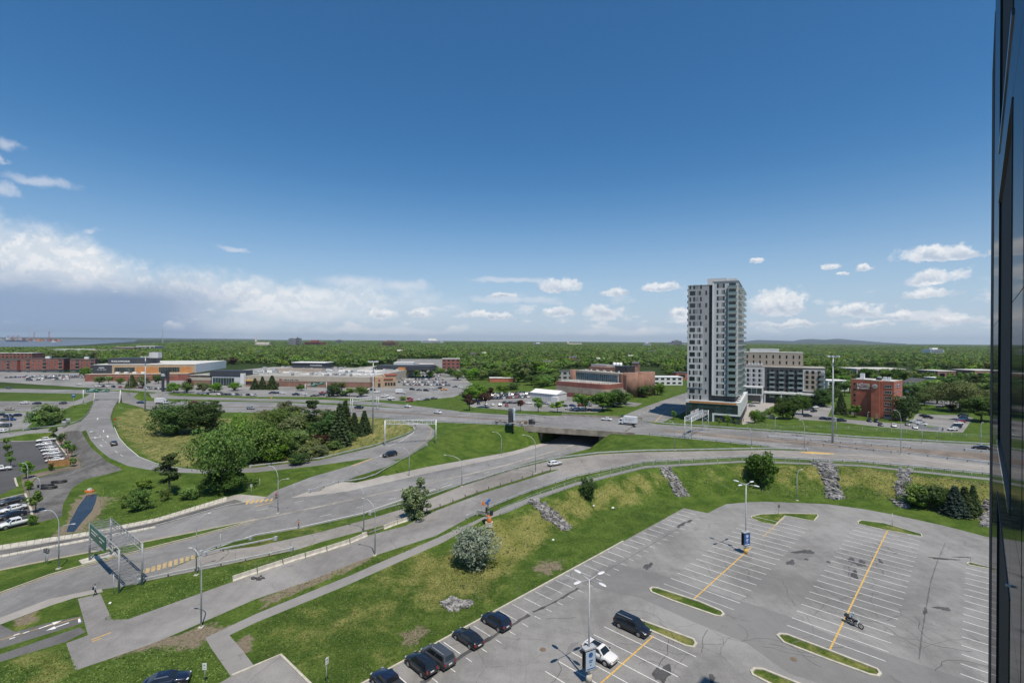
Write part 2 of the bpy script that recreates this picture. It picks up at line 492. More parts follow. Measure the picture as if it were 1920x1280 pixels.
# ------------------------------------------------------------------ mesh helpers
class MB:
    def __init__(s):
        s.v,s.f,s.mi,s.sm=[],[],[],[]
    def add(s,vs_,fs,mi=0,smooth=False):
        o=len(s.v)
        s.v+=[tuple(x) for x in vs_]
        for f in fs:
            s.f.append(tuple(i+o for i in f))
            s.mi.append(mi)
            s.sm.append(smooth)
        return s
    def box(s,x0,x1,y0,y1,z0,z1,mi=0):
        vs_=[(x0,y0,z0),(x1,y0,z0),(x1,y1,z0),(x0,y1,z0),(x0,y0,z1),(x1,y0,z1),(x1,y1,z1),(x0,y1,z1)]
        return s.add(vs_,[(3,2,1,0),(4,5,6,7),(0,1,5,4),(1,2,6,5),(2,3,7,6),(3,0,4,7)],mi)
    def prism(s,poly,z0,z1,mi=0):
        n=len(poly)
        a=sum(poly[i][0]*poly[(i+1) % n][1]-poly[(i+1) % n][0]*poly[i][1] for i in range(n))
        if a<0:
            poly=poly[::-1]
        zb=z0 if isinstance(z0,(list,tuple)) else [z0]*n
        zt=z1 if isinstance(z1,(list,tuple)) else [z1]*n
        vs_=[(p[0],p[1],zb[i]) for i,p in enumerate(poly)]+[(p[0],p[1],zt[i]) for i,p in enumerate(poly)]
        fs=[tuple(range(n))[::-1],tuple(range(n,2*n))]+[(i,(i+1) % n,n+(i+1) % n,n+i) for i in range(n)]
        return s.add(vs_,fs,mi)
    def tube(s,pts,r,n=8,mi=0,cap=True,smooth=True):
        pts=[Vector(p) for p in pts]
        rs=r if isinstance(r,(list,tuple)) else [r]*len(pts)
        base,fs=[],[]
        for i,p in enumerate(pts):
            d=(pts[min(i+1,len(pts)-1)]-pts[max(i-1,0)])
            d.normalize()
            u=d.orthogonal() if abs(d.z)<0.99 else Vector((1,0,0))
            if abs(d.z)<0.99:
                u=Vector((-d.y,d.x,0)).normalized()
            w=d.cross(u).normalized()
            for k in range(n):
                a=2*PI*k/n
                base.append(p+(u*math.cos(a)+w*math.sin(a))*rs[i])
        for i in range(len(pts)-1):
            for k in range(n):
                fs.append((i*n+k,i*n+(k+1) % n,(i+1)*n+(k+1) % n,(i+1)*n+k))
        s.add(base,fs,mi,smooth)
        if cap:
            o=len(s.v)-len(base)
            s.f.append(tuple(o+k for k in range(n))[::-1]);s.mi.append(mi);s.sm.append(False)
            s.f.append(tuple(o+(len(pts)-1)*n+k for k in range(n)));s.mi.append(mi);s.sm.append(False)
        return s
    def beam(s,a,b,w,h,mi=0):
        a,b=Vector(a),Vector(b)
        d=(b-a).normalized()
        u=Vector((-d.y,d.x,0))
        u=u.normalized() if u.length>1e-4 else Vector((1,0,0))
        w_=d.cross(u).normalized()
        vs_=[]
        for p in (a,b):
            for x,y in ((-1,-1),(1,-1),(1,1),(-1,1)):
                vs_.append(p+u*(x*w/2)+w_*(y*h/2))
        return s.add(vs_,[(3,2,1,0),(4,5,6,7),(0,1,5,4),(1,2,6,5),(2,3,7,6),(3,0,4,7)],mi)
    def quad(s,a,b,c_,d,mi=0):
        return s.add([a,b,c_,d],[(0,1,2,3)],mi)
    def ball(s,c_,r,n=8,m_=6,mi=0):
        rx,ry,rz=r if isinstance(r,(list,tuple)) else (r,r,r)
        vs_=[(c_[0],c_[1],c_[2]+rz)]
        for i in range(1,m_):
            th=PI*i/m_
            for k in range(n):
                a=2*PI*k/n
                vs_.append((c_[0]+rx*math.sin(th)*math.cos(a),c_[1]+ry*math.sin(th)*math.sin(a),c_[2]+rz*math.cos(th)))
        vs_.append((c_[0],c_[1],c_[2]-rz))
        fs=[(0,1+k,1+(k+1) % n) for k in range(n)]
        for i in range(m_-2):
            for k in range(n):
                a,b=1+i*n+k,1+i*n+(k+1) % n
                fs.append((a,a+n,b+n,b))
        L=len(vs_)-1
        fs+=[(L,1+(m_-2)*n+(k+1) % n,1+(m_-2)*n+k) for k in range(n)]
        return s.add(vs_,fs,mi,True)
    def mesh(s,name,mats):
        me=bpy.data.meshes.new(name)
        me.from_pydata(s.v,[],s.f)
        for m_ in mats:
            me.materials.append(M(m_) if isinstance(m_,str) else m_)
        me.polygons.foreach_set('material_index',s.mi)
        me.polygons.foreach_set('use_smooth',s.sm)
        me.update()
        return me
def link(name,data,parent=None,loc=None,rz=None):
    o=bpy.data.objects.new(name,data)
    COL.objects.link(o)
    if parent is not None:
        o.parent=parent
    if loc is not None:
        o.location=loc
    if rz is not None:
        o.rotation_euler=(0,0,rz)
    return o
def tag(o,label=None,cat=None,group=None,kind=None):
    if label:o['label']=label
    if cat:o['category']=cat
    if group:o['group']=group
    if kind:o['kind']=kind
    return o
def thing(name,label,cat,loc=(0,0,0),rz=0.0,group=None):
    o=link(name,None,None,loc,rz)
    o.empty_display_size=0.5
    return tag(o,label,cat,group)
def part(name,mb,mats,parent,loc=None,rz=None,label=None):
    me=mb if isinstance(mb,bpy.types.Mesh) else mb.mesh(name,mats if isinstance(mats,(list,tuple)) else [mats])
    o=link(name,me,parent,loc,rz)
    if label:o['label']=label
    return o
def copy_tree(o,parent=None):
    c_=o.copy()
    COL.objects.link(c_)
    if parent is not None:
        c_.parent=parent
    for ch in o.children:
        copy_tree(ch,c_)
    return c_
# ------------------------------------------------------------------ ground regions (traced outlines, each point with its height above the car park)
def P(s,z=0.0):
    raw=[[float(x) for x in tok.split(',')] for tok in s.split()]
    n=len(raw)
    far=any(a[0]<-400 for a in raw)
    out=[]
    for i,a in enumerate(raw):
        px,py=a[0],a[1]
        if px <=-100 and not far:
            # run the outline on well past the frame, in line with its last visible stretch
            q=[c_ for c_ in (raw[i-1],raw[(i+1) % n]) if-1<c_[0]<400]
            if not q:
                continue
            px,py=q[0][0]+(px-q[0][0])*2.2,q[0][1]+(py-q[0][1])*2.2
        out.append(G(px,py,a[2] if len(a)>2 else z))
    return out
ST_DIR=Vector((0.444,0.896,0)).normalized()
PL,PR=G(1018,828,0),G(1127,834,0)
NL=Vector((PL.x-2.2,PL.y-4.0,6));FL=NL+ST_DIR*36
NR=Vector((PR.x+2.4,PR.y-7.5,6));FR=NR+ST_DIR*38
REG=[]      # name, material, points, ring spacing
def region(name,m,pts,sp=5.0):
    REG.append((name,m,[Vector(p) for p in pts],sp))
region('street','street asphalt',P('-260,1090 0,1042 169,1008 292,986 422,949 470,944 500,937 575,930 655,920 800,887 960,853 1032,831')+
       [PL+Vector((2.5,1,0))+ST_DIR*t for t in (0,20,40)]+
       P('1150,786 1210,762 1262,744 1290,735 1313,727 1345,720 1420,722 1380,734 1340,748 1300,764 1237,794')+
       [PR+Vector((-1.2,1,0))+ST_DIR*t for t in (42,20,0)]+
       P('1118,837 1045,857 960,877 870,905 767,934 677,965 564,990 480,1004 395,1028 377,1038 262,1093 214,1101 169,1107 93,1123 0,1160 -260,1265'))
region('sidewalk','concrete',P('-260,1074 0,1022 169,996 295,971 439,928 450,926 530,934 575,923 600,920 700,897 800,875 960,846 1028,827 1032,831 960,853 800,887 655,920 575,930 500,937 470,944 440,936 295,978 169,1004 0,1031 -260,1085'),4)
region('sidewalk','gravel',P('-260,1085 0,1031 169,1004 295,978 430,939 440,937 470,944 422,949 292,986 169,1008 0,1042 -260,1090'),4)
region('ramp_concrete','ramp concrete',P('262,1091,0 377,1041,0 395,1033,0 480,1024,.1 600,997,.4 700,970,.8 767,950,1.2 870,909,2.3 960,880,3.5 1040,861,4.5 1060,878,4.6 1032,881,4.3 960,902,3.6 900,920,2.9 817,951,1.8 750,976,1.1 690,992,.8 600,1016,.4 556,1030,.3 480,1046,.1 370,1070,0'),4)
region('closed_ramp','closed ramp asphalt',P('146,1122,0 188,1112,0 210,1161,0 240,1160,0 436,1090,0 480,1074,.1 530,1057,.3 688,1004,.8 760,985,1.1 817,957,1.8 900,926,2.9 960,907,3.6 1035,884,4.3 1060,876,4.6 1080,893,4.7 997,920,4 935,944,3.3 874,973,2.5 817,1004,1.7 702,1041,.9 663,1055,.7 578,1089,.3 480,1122,.1 340,1183,0 290,1204,0 188,1240,0 141,1256,0 124,1205,0 165,1190,0'),4)
region('ramp','ramp concrete',P('1036,862,4.45 1120,851,5.1 1210,847,5.4 1440,843,5.5 1515,845,5.5 1707,853,5.3 1857,872,5 2050,886,5 2050,908,4.9 1857,889,5 1615,866,5.2 1440,858,5.5 1385,857,5.5 1210,866,5.3 1080,893,4.7 1050,884,4.5'),5)
HWW=P('-320,752,0 0,752,.2 150,752,.3 230,752,.5 330,752,.7 480,753,1.5 540,755,2 700,762,3.5 765,766,4.2 821,768.5,4.8 860,771.5,5.2 960,778,6')
HWW2=P('988,801,6 960,797,6 830,791.5,5 797,790.5,4.6 700,783,3.5 600,778,2.5 480,773,1.5 240,770,.6 0,771,.3 -320,771,0')
region('highway','street asphalt',HWW+[FL,NL]+HWW2,6)
region('highway','street asphalt',[FR]+P('1232,795,6 1440,808,5.8 1615,821,5.4 1855,834,5 2050,846,5 2050,886,5 1857,872,5 1707,853,5.3 1515,845,5.5 1440,837,5.8 1300,823,6 1215,815,6')+[NR],6)
region('median','brown gravel',P('-300,760,.1 0,760,.3 240,760.5,.6 480,762,1.5 540,763,2 700,770,3.5 830,778,4.9 960,787,6 1010,790,6 1010,792,6 960,789.5,6 830,780.5,4.9 700,772.5,3.5 540,765,2 480,763.5,1.5 240,762,.6 0,761.5,.3 -300,761.5,.1'),8)
region('median','brown gravel',P('1240,804,6 1440,821,5.8 1560,829,5.5 1707,840,5.2 1857,850,5 2050,860,5 2050,874,5 1857,862,5 1707,850,5.2 1560,838.5,5.5 1440,828.5,5.8 1240,808,6'),6)
region('service_road','street asphalt',P('-320,722,1 0,728,1 160,731,1 240,735,1.2 300,741,1.3 480,747,1.5 600,749,2.3 700,753,2.8 765,759,4 860,770.5,5.1 862,772.5,5.1 765,766,4 700,759.5,2.9 600,754.5,2.3 480,751.5,1.5 300,747,1.3 240,742,1.2 160,738,1 0,735,1 -320,731,1'),8)
LOOP_L='178,749,7 166,775,5.6 150,791,4.8 160,804,4.6 170,825,3.5 185,842,2.9 205,858,2.4 240,873,1.9 300,884,1.3 380,887,1 480,885,1 590,873,1.5 697,858,2.4 712,868,2.3 760,857,2.8 797,833,3.4 814,818,4 815,806,4.3 803,796,4.5 775,790.5,4.6'
LOOP_R='748,788.5,4.3 764,794,4.45 775,799,4.3 780,806,4 760,817,3.4 700,838,2.4 600,862,1.5 470,877,1 375,880,1 300,873,1.3 260,855,2 235,835,3 222,820,3.5 212,800,4.3 207,785,5 212,768,6 222,749,7'
region('loop_ramp','street asphalt',P(LOOP_L+' '+LOOP_R),4)
region('slip_road','street asphalt',P('697,858,2.4 655,873,1.7 580,895,.8 515,920,.2 492,936,0 532,936,0 575,922,.5 640,902,1.3 720,876,2.2 745,864,2.6'),4)
region('side_road','street asphalt',P('150,790,4.8 130,797,4 90,803,2.6 45,807,1.2 0,812,.4 -200,835,0 -200,850,0 0,823,.4 50,813,1.2 100,810,2.6 145,807,4 162,806,4.6'),5)
FARF=[G(180,735,7),G(224,735,7)]
region('loop_ramp','street asphalt',[FARF[0],FARF[1],Vector((FARF[1].x+10,FARF[1].y+48,1.2)),Vector((FARF[0].x-12,FARF[0].y+48,1.2))],6)
region('footpath','path asphalt',P('480,1150,.1 637,1086,.5 740,1042,1 817,1009,1.6 880,981,2.4 935,955,3.2 960,945,3.5 1000,930,4 1080,904,4.7 1210,873,5.3 1400,863,5.4 1615,871,5.2 1857,896,5 2050,915,4.9 2050,919,4.9 1857,900,5 1615,874,5.2 1400,866,5.4 1210,877,5.3 1080,910,4.7 1000,938,4 960,957,3.4 902,976,2.6 831,1016,1.5 649,1097,.4 480,1166,.1 430,1190,0 452,1215,0 478,1249,0 433,1267,0 395,1213,0 385,1195,0'),4)
region('bicycle_path','dark asphalt',P('-200,1212 0,1170 28,1184 95,1166 152,1154 156,1167 0,1215 -200,1275'),4)
region('footpath','dark asphalt',P('-200,1285 0,1226 100,1192 150,1175 160,1184 124,1202 0,1240 -200,1305'),4)
region('sidewalk','concrete',P('-200,1238 0,1157 93,1122 169,1106 190,1103 193,1109 140,1120 96,1134 0,1170 -200,1255'),4)
region('parking_lot','lot asphalt',P('600,1325 680,1281 960,1128 1120,1041 1282,952 1327,961.5 1345,952 1362,944.5 1400,941 1438,940 1552,944.5 1620,954 1679,965 1770,985 1859,1008 2000,1045 2300,1140 2700,1300 2900,1700 2000,2600 600,2600 430,2600 300,1560'),6)
region('parking_lot','aisle asphalt',P('1130,1060 1165,1058 1250,1080 1310,1100 1480,1155 1560,1190 1700,1236 1860,1290 1950,1320 1960,1400 1600,1300 1480,1262 1400,1205 1300,1165 1200,1120 1140,1108 1090,1094'),4)
region('parking_lot','closed ramp asphalt',P('300,1345 435,1266 480,1247 526,1227 582,1282 680,1420 300,1560'),5)
region('parking_lot','new asphalt',P('-260,832 16,826 65,826 103,826 124,853 130,872 84,877 59,884 36,892 28,897 33,912 0,927 -260,990'),4)
region('parking_lot','new asphalt',P('-260,1010 -260,960 0,936 47,926 58,956 62,978 2,989 -260,1045'),4)
region('planting_bed','mulch',P('40,893 56,890 100,880 150,870 152,877 110,884 66,895 52,915 56,935 68,965 66,981 3,994 2,989 62,978 58,955 47,925 41,905'),4)
region('planting_bed','mulch',P('103,826 112,820 122,826 140,852 152,870 130,872 124,853'),4)
region('gravel_yard','gravel',P('112,818,0 138,810,2 156,815,2.8 170,838,2.6 200,864,1.8 230,880,1 195,890 160,898 135,915 118,945 116,968 70,979 66,960 57,935 54,915 68,896 110,885 152,877 152,868 140,850 122,825'),4)
region('stream','water',P('124,997,-.5 131,978,-.5 146,950,-.5 162,928,-.5 183,925,-.5 179,942,-.5 172,958,-.5 154,978,-.5 139,997,-.5'),3)
region('parking_lot','lot asphalt',P('-260,775 0,772.5 72,772 62,790 50,803 0,809 -260,828'),6)
region('parking_lot','lot asphalt',P('-300,694 0,697 150,699 400,705 560,706 740,712 790,706 785,690 738,688 742,673 832,673 860,692 878,715 900,725 850,744 770,752 700,749 600,744 480,743.5 330,738 240,731 155,726 0,716 -300,709'),14)
region('parking_lot','lot asphalt',P('872,754 905,738 1000,734 1046,742 1160,751 1205,756 1192,762 1150,758 1120,773 1060,772 960,769 885,763'),8)
region('parking_lot','lot asphalt',P('1482,778 1494,769 1540,760 1562,760 1552,780 1590,786 1650,791 1708,795 1716,778 1720,775 1745,777 1800,778 1825,783 1806,810 1770,810 1727,807 1650,800 1565,790 1500,786'),8)
region('parking_lot','concrete',P('1392,770 1402,756 1430,745 1460,748 1462,758 1445,762 1415,790 1392,796'),8)
region('side_street','street asphalt',P('1640,738 1720,756 1860,770 2050,780 2050,766 1860,756 1720,748 1650,732'),10)
RIVER=P('-700,662,-8 -300,654,-8 0,651.5,-8 60,650.5,-8 150,647,-8 215,642.5,-8 262,639.3,-8 278,637.6,-8 110,636.4,-8 0,635.8,-8 -300,633.9,-8 -700,632.0,-8')
region('river','water',RIVER,60)
ISL={}
def island(key,pts):
    ISL[key]=P(pts)
    region('traffic_island','grass',P(pts),4)
region('traffic_island','grass',P('-260,1128 0,1069 112,1046 239,1022 366,997 460,978 478,975 366,1006 239,1038 169,1057 93,1078 0,1112 -260,1205'),4)
island('a','1219,1104 1223,1101 1232,1102 1310,1127 1352,1145 1357,1151 1352,1155 1340,1153 1262,1126 1222,1110')
island('b','1162,1153 1167,1150 1176,1153 1300,1198 1305,1206 1301,1213 1285,1210 1225,1184 1165,1159')
island('c','1458,1191 1463,1188 1475,1189 1560,1221 1645,1254 1651,1262 1646,1267 1630,1264 1550,1235 1470,1204')
island('d','1409,1258 1415,1253 1430,1254 1500,1282 1560,1306 1560,1318 1500,1310 1412,1265')
island('e','1408,968 1425,964 1470,962 1532,963.5 1534,967 1526,977 1472,967 1454,984 1430,980 1410,972')
island('f','1608,978 1615,975 1655,980 1700,993 1727,1001 1729,1006 1700,1001 1640,990 1610,982')
island('g','1813,1056 1818,1054 1859,1064 1900,1076 1900,1080 1859,1067 1816,1059')
# ------------------------------------------------------------------ ground sheet: one shared triangulation, cut along every outline
def densify(pts,sp):
    out=[]
    n=len(pts)
    for i in range(n):
        a,b=pts[i],pts[(i+1) % n]
        k=max(1,int((b-a).length/sp))
        for j in range(k):
            out.append(a.lerp(b,j/k))
    return out
verts2,edges2,ctrl=[],[],[]
polys=[]
for name,m,pts,sp in REG:
    d=densify(pts,sp)
    o=len(verts2)
    verts2+=[(p.x,p.y) for p in d]
    ctrl+=d
    edges2+=[(o+i,o+(i+1) % len(d)) for i in range(len(d))]
    polys.append(np.array([(p.x,p.y) for p in d]))
extra=[]
def ctl(s,z=0.0):
    extra.extend(densify(P(s,z),6))
# heights of the banks between the roads
ctl('905,1010 960,1075 1040,1010 1130,965 1240,935 1330,929 1440,928 1560,935 1690,952 1857,990 1990,1030 1857,990 1690,952 1560,935 1440,928 1330,929 1240,935 1130,965 1040,1010 960,1075')
ctl('560,1180 700,1150 820,1120 900,1050 870,1030 760,1080 600,1140 480,1190')
ctl('270,800,1 330,830,1 420,830,1 560,820,1 640,835,1.2 640,815,1.4 480,800,1 330,780,1')
ctl('200,905 330,930 420,920 500,905 420,925 330,935 230,940 190,950')
ctl('1440,790,0.5 1600,803,0.5 1750,812,.5 1860,815,.5 1860,805,0 1600,792,0 1440,782,0')
ctl('300,727 600,743 850,748 860,756 700,747 480,742')
ctl('880,765,3 960,771,2.5 1060,775,2.5 1120,776,2 1060,772,0 960,768,0 880,762,0')
ctl('1330,806,4 1300,795,1 1385,797,.5')
ctrl+=extra
near=[]
for y in np.arange(36,330,5.0):
    for x in np.arange(-y*1.25-20,y*1.25+20,5.0):
        near.append((x+rng.uniform(-1.2,1.2),y+rng.uniform(-1.2,1.2)))
for y in np.arange(330,900,26.0):
    for x in np.arange(-y*1.3,y*1.3,26.0):
        near.append((x+rng.uniform(-5,5),y+rng.uniform(-5,5)))
for r_ in (1100,1600,2400,4000,7000,12000,20000,32000):
    for a_ in np.linspace(-PI,PI,72,endpoint=False):
        near.append((r_*math.sin(a_),r_*math.cos(a_)))
for r_ in (0.5,25,60,150,400):
    for a_ in np.linspace(PI*0.55,PI*1.45,14):
        near.append((r_*math.sin(a_),r_*math.cos(a_)))
allv=[Vector(p) for p in verts2]+[Vector(p) for p in near]
cdt=delaunay_2d_cdt(allv,edges2,[],0,0.02)
cv2,cf=cdt[0],cdt[2]
kd=KDTree(len(ctrl))
for i,p in enumerate(ctrl):
    kd.insert((p.x,p.y,0),i)
kd.balance()
def idw(x,y):
    s=w_=0.0
    for co,i,dist in kd.find_n((x,y,0),14):
        if dist<0.05:
            return ctrl[i].z
        w=1.0/(dist ** 2.6)
        s+=w*ctrl[i].z
        w_+=w
    return s/w_
vz=np.array([idw(p.x,p.y) for p in cv2])
vxy=np.array([(p.x,p.y) for p in cv2])
dist0=np.hypot(vxy[:,0],vxy[:,1])
inriv_far=dist0>15000
vz=np.where(dist0>9000,-2.0,vz)
cen=np.array([vxy[list(f)].mean(axis=0) for f in cf])
def inside(poly,pts):
    x,y=pts[:,0],pts[:,1]
    c_=np.zeros(len(pts),bool)
    bb=(x >= poly[:,0].min()) & (x <= poly[:,0].max()) & (y >= poly[:,1].min()) & (y <= poly[:,1].max())
    if not bb.any():
        return c_
    xs,ys=x[bb],y[bb]
    r_=np.zeros(len(xs),bool)
    n=len(poly)
    for i in range(n):
        x0,y0=poly[i]
        x1,y1=poly[i-1]
        if y0==y1:
            continue
        r_ ^= ((y0>ys) != (y1>ys)) & (xs<(x1-x0)*(ys-y0)/(y1-y0)+x0)
    c_[bb]=r_
    return c_
owner=np.full(len(cf),-1)
for i,pl in enumerate(polys):
    owner[inside(pl,cen)]=i
# soft fields for the turf
def field(outlines,soft):
    a=np.zeros(len(vxy))
    for o in outlines:
        pl=np.array([(p.x,p.y) for p in densify(P(o) if isinstance(o,str) else o,4)])
        ins=inside(pl,vxy)
        d=np.full(len(vxy),1e9)
        sel=(vxy[:,0]>pl[:,0].min()-40) & (vxy[:,0]<pl[:,0].max()+40) & (vxy[:,1]>pl[:,1].min()-40) & (vxy[:,1]<pl[:,1].max()+40)
        idx=np.nonzero(sel)[0]
        if len(idx):
            dd=np.sqrt(((vxy[idx][:,None,:]-pl[None,:,:]) ** 2).sum(-1)).min(1)
            d[idx]=dd
        v=np.clip(np.where(ins,0.5+d/soft,0.5-d/soft),0,1)
        a=np.maximum(a,v)
    return a
dryf=field(['925,985,2 960,968,3 1040,932,4 1210,884,5 1400,872,5.4 1615,878,5.2 1857,905,5 2000,940,4 1990,1000 1857,978 1690,938 1560,922 1440,916 1330,916 1240,926 1130,958 1040,1000 960,1060 900,1120 860,1135 800,1120 790,1085 830,1050 900,1030'],7.0)*0.95
dryf=np.maximum(dryf,field(['0,1290 0,1245 125,1210 145,1255 60,1330','20,1150 140,1125 150,1150 30,1180'],5)*0.8)
dryf=np.maximum(dryf,field(['480,1168 650,1098 830,1018 900,985 960,1040 960,1120 680,1275 600,1290 526,1222 480,1245 435,1190','190,1165 262,1096 480,1052 556,1036 688,998 600,1030 480,1070 240,1160','0,1118 240,1042 470,980 360,1005 240,1030 0,1070','480,1012 690,965 860,910 860,918 690,975 480,1024'],14)*0.40)
dryf=np.maximum(dryf,field(list(ISL.values()),2.0)*0.72)
hayf=field(['212,795,4 240,780,2 330,775,1 480,790,1 620,775,2 755,790,4 778,806,4 700,836,2.4 600,860,1.5 470,874,1 375,878,1 300,871,1.3 240,830,3'],8)
soilf=field(['575,1228 600,1222 612,1232 588,1240','600,1250 640,1240 650,1255 615,1262','690,1215 760,1195 820,1172 830,1180 760,1208 700,1226','430,1180 448,1170 470,1215 455,1222','118,1000 126,975 158,924 190,922 184,948 210,955 172,966 144,1000','480,1128 640,1066 700,1050 815,1010 820,1004 640,1072 480,1146','20,1155 138,1126 150,1150 30,1180','985,1066 1020,1058 1052,1066 1030,1076 990,1074','185,1222 235,1205 330,1208 390,1205 395,1225 350,1222 250,1232 190,1245','505,1125 640,1062 700,1046 690,1060 560,1118 500,1142',
               '190,1110 212,1104 212,1118 195,1118','400,1190 380,1180 300,1195 250,1210 300,1225'],3.0)
woodf=np.clip((dist0-420)/200,0,1)
woodf=woodf*np.where((vxy[:,0]>-300) & (vxy[:,0]<260) & (vxy[:,1]<560),0.3,1.0)
gm={}
ground_faces=[]
for fi,f in enumerate(cf):
    gm.setdefault(int(owner[fi]),[]).append(fi)
structure_objs={}
merged={}
for ow,fl in gm.items():
    key=('grass','grass',-1) if ow<0 or REG[ow][1]=='grass' else (REG[ow][0],REG[ow][1],ow)
    merged.setdefault(key,[]).extend(fl)
def ground_obj(name,m,fl):
    ids=sorted({i for fi in fl for i in cf[fi]})
    mp={v:k for k,v in enumerate(ids)}
    me=bpy.data.meshes.new(name)
    fs=[]
    for fi in fl:
        f=cf[fi]
        a,b,c_=(vxy[i] for i in f[:3])
        if (b[0]-a[0])*(c_[1]-a[1])-(b[1]-a[1])*(c_[0]-a[0])<0:
            f=f[::-1]
        fs.append([mp[i] for i in f])
    me.from_pydata([(vxy[i,0],vxy[i,1],vz[i]) for i in ids],[],fs)
    me.materials.append(M(m))
    me.polygons.foreach_set('use_smooth',[True]*len(fs))
    if m=='grass':
        for nm,fld in (('dry',dryf),('hay',hayf),('wood',woodf),('soil',soilf)):
            at=me.attributes.new(nm,'FLOAT','POINT')
            at.data.foreach_set('value',fld[ids].astype(np.float32))
    me.update()
    o=link(name,me)
    o['kind']='structure'
    return o
LOT=None
for key,fl in sorted(merged.items(),key=lambda kv:kv[0][2]):
    o=ground_obj(key[0],key[1],fl)
    structure_objs[key[2]]=o
    if key[0]=='parking_lot' and LOT is None:
        LOT=o
o=structure_objs[-1]
o.name='grass_ground'
cent=[(vxy[i,0],vxy[i,1],vz[i]) for i in range(len(cv2))]
BVH=BVHTree.FromPolygons(cent,[list(f) for f in cf])
def gz(x,y):
    h=BVH.ray_cast(Vector((x,y,200)),Vector((0,0,-1)))
    return h[0].z if h[0] is not None else 0.0
def gp(px,py):
    """where the line of sight through this picture point meets the ground"""
    h=BVH.ray_cast(CAM,ray(px,py).normalized())
    return h[0] if h[0] is not None else G(px,py,0)
def depth_px(p):
    """pixels per metre at a place"""
    return F/max(1.0,(p-CAM).dot(FWD))
# ------------------------------------------------------------------ painted markings and patches (each a thin sheet lying on its surface)
def strip(name,m,pts,w,parent=None,lift=0.012,sub=2.5,closed=False,kind=None):
    pts=[Vector(p) for p in pts]
    d=[]
    for i in range(len(pts)-1):
        k=max(1,int((pts[i+1]-pts[i]).length/sub))
        d+=[pts[i].lerp(pts[i+1],j/k) for j in range(k)]
    d.append(pts[-1])
    vs_,fs=[],[]
    for i,p in enumerate(d):
        t=d[min(i+1,len(d)-1)]-d[max(i-1,0)]
        nrm=Vector((-t.y,t.x,0)).normalized()*w/2
        for q in (p+nrm,p-nrm):
            vs_.append((q.x,q.y,gz(q.x,q.y)+lift))
    for i in range(len(d)-1):
        fs.append((2*i,2*i+1,2*i+3,2*i+2))
    mb=MB().add(vs_,fs)
    return part(name,mb,m,parent)
def patch(name,m,pts,parent=None,lift=0.008):
    pts=[gp(*p) for p in pts] if not isinstance(pts[0],Vector) else pts
    n=len(pts)
    mb=MB().add([(p.x,p.y,gz(p.x,p.y)+lift) for p in pts],[tuple(range(n))])
    me=mb.mesh(name,[m])
    if me.polygons[0].normal.z<0:
        me.flip_normals()
    return part(name,me,m,parent)
def PT(s):
    return [tuple(float(v) for v in tok.split(',')) for tok in s.split()]
def S(s):
    return [gp(*p) for p in PT(s)]
def by_name(n,k=0):
    c_=[o for i,o in sorted(structure_objs.items()) if o.name.split('.')[0]==n]
    return c_[k]
STREET,LOOPR,RAMPC,RAMP=by_name('street'),by_name('loop_ramp'),by_name('ramp_concrete'),by_name('ramp')
HW1,HW2,SLIP,BIKEP=by_name('highway'),by_name('highway',1),by_name('slip_road'),by_name('bicycle_path')
# the car park: rows of stalls ruled at right angles to the yellow lines
R0,R1_=G(1556,1217),G(1664,994)
E1=(R1_-R0).normalized()
E2=Vector((-E1.y,E1.x,0))
SW=2.58
def stalls(a,b,first,n,hl,hr,wl=0.11,mk='white paint'):
    o=(b-a).normalized()
    for i in range(n):
        c_=a+E1*(first+i*SW)
        strip('stall_line',mk if random.random()<0.8 else 'worn white paint',[c_+E2*hl,c_-E2*hr],wl,LOT,0.012)
def yline(a,b,w=0.22,mk='yellow paint'):
    strip('bay_line',mk,[a,b],w,LOT,0.020)
yline(R0,R1_)
stalls(R0,R1_,2.2,22,5.6,5.6)
B0,B1=G(1299,1124),G(1462,966)
BL=(B1-B0).length
BE=B0+E1*BL
bm=G(1382,1049)
yline(B0,B0+E1*27)
yline(B0+E1*34,B0+E1*(BL-1.0),mk='worn yellow paint')
stalls(B0,BE,1.6,int((BL-2.5)/SW),5.6,5.6)
C0,C1=G(1134,1271),G(1227,1190)
yline(C1-E1*16,C1-E1*0.3)
stalls(C1-E1*16.5,C1,0.5,7,6.0,6.0)
D0=G(1859,1253)
for i in range(16):
    c_=G(1800,1262)+E1*(i*SW)
    strip('stall_line','white paint',[c_,c_-E2*5.5],0.11,LOT)
K0,K1=G(680,1281),G(1282,952)
KE=(K1-K0).normalized()
KN=Vector((KE.y,-KE.x,0))
kl=(K1-K0).length
i=0
t=1.0
while t<kl-1:
    c_=K0+KE*t
    strip('stall_line','worn white paint' if 16<t<45 else 'white paint',[c_+KN*0.5,c_+KN*3.9],0.11,LOT)
    strip('stall_line','worn white paint',[c_+KN*5.0,c_+KN*6.1],0.11,LOT)
    t+=2.62
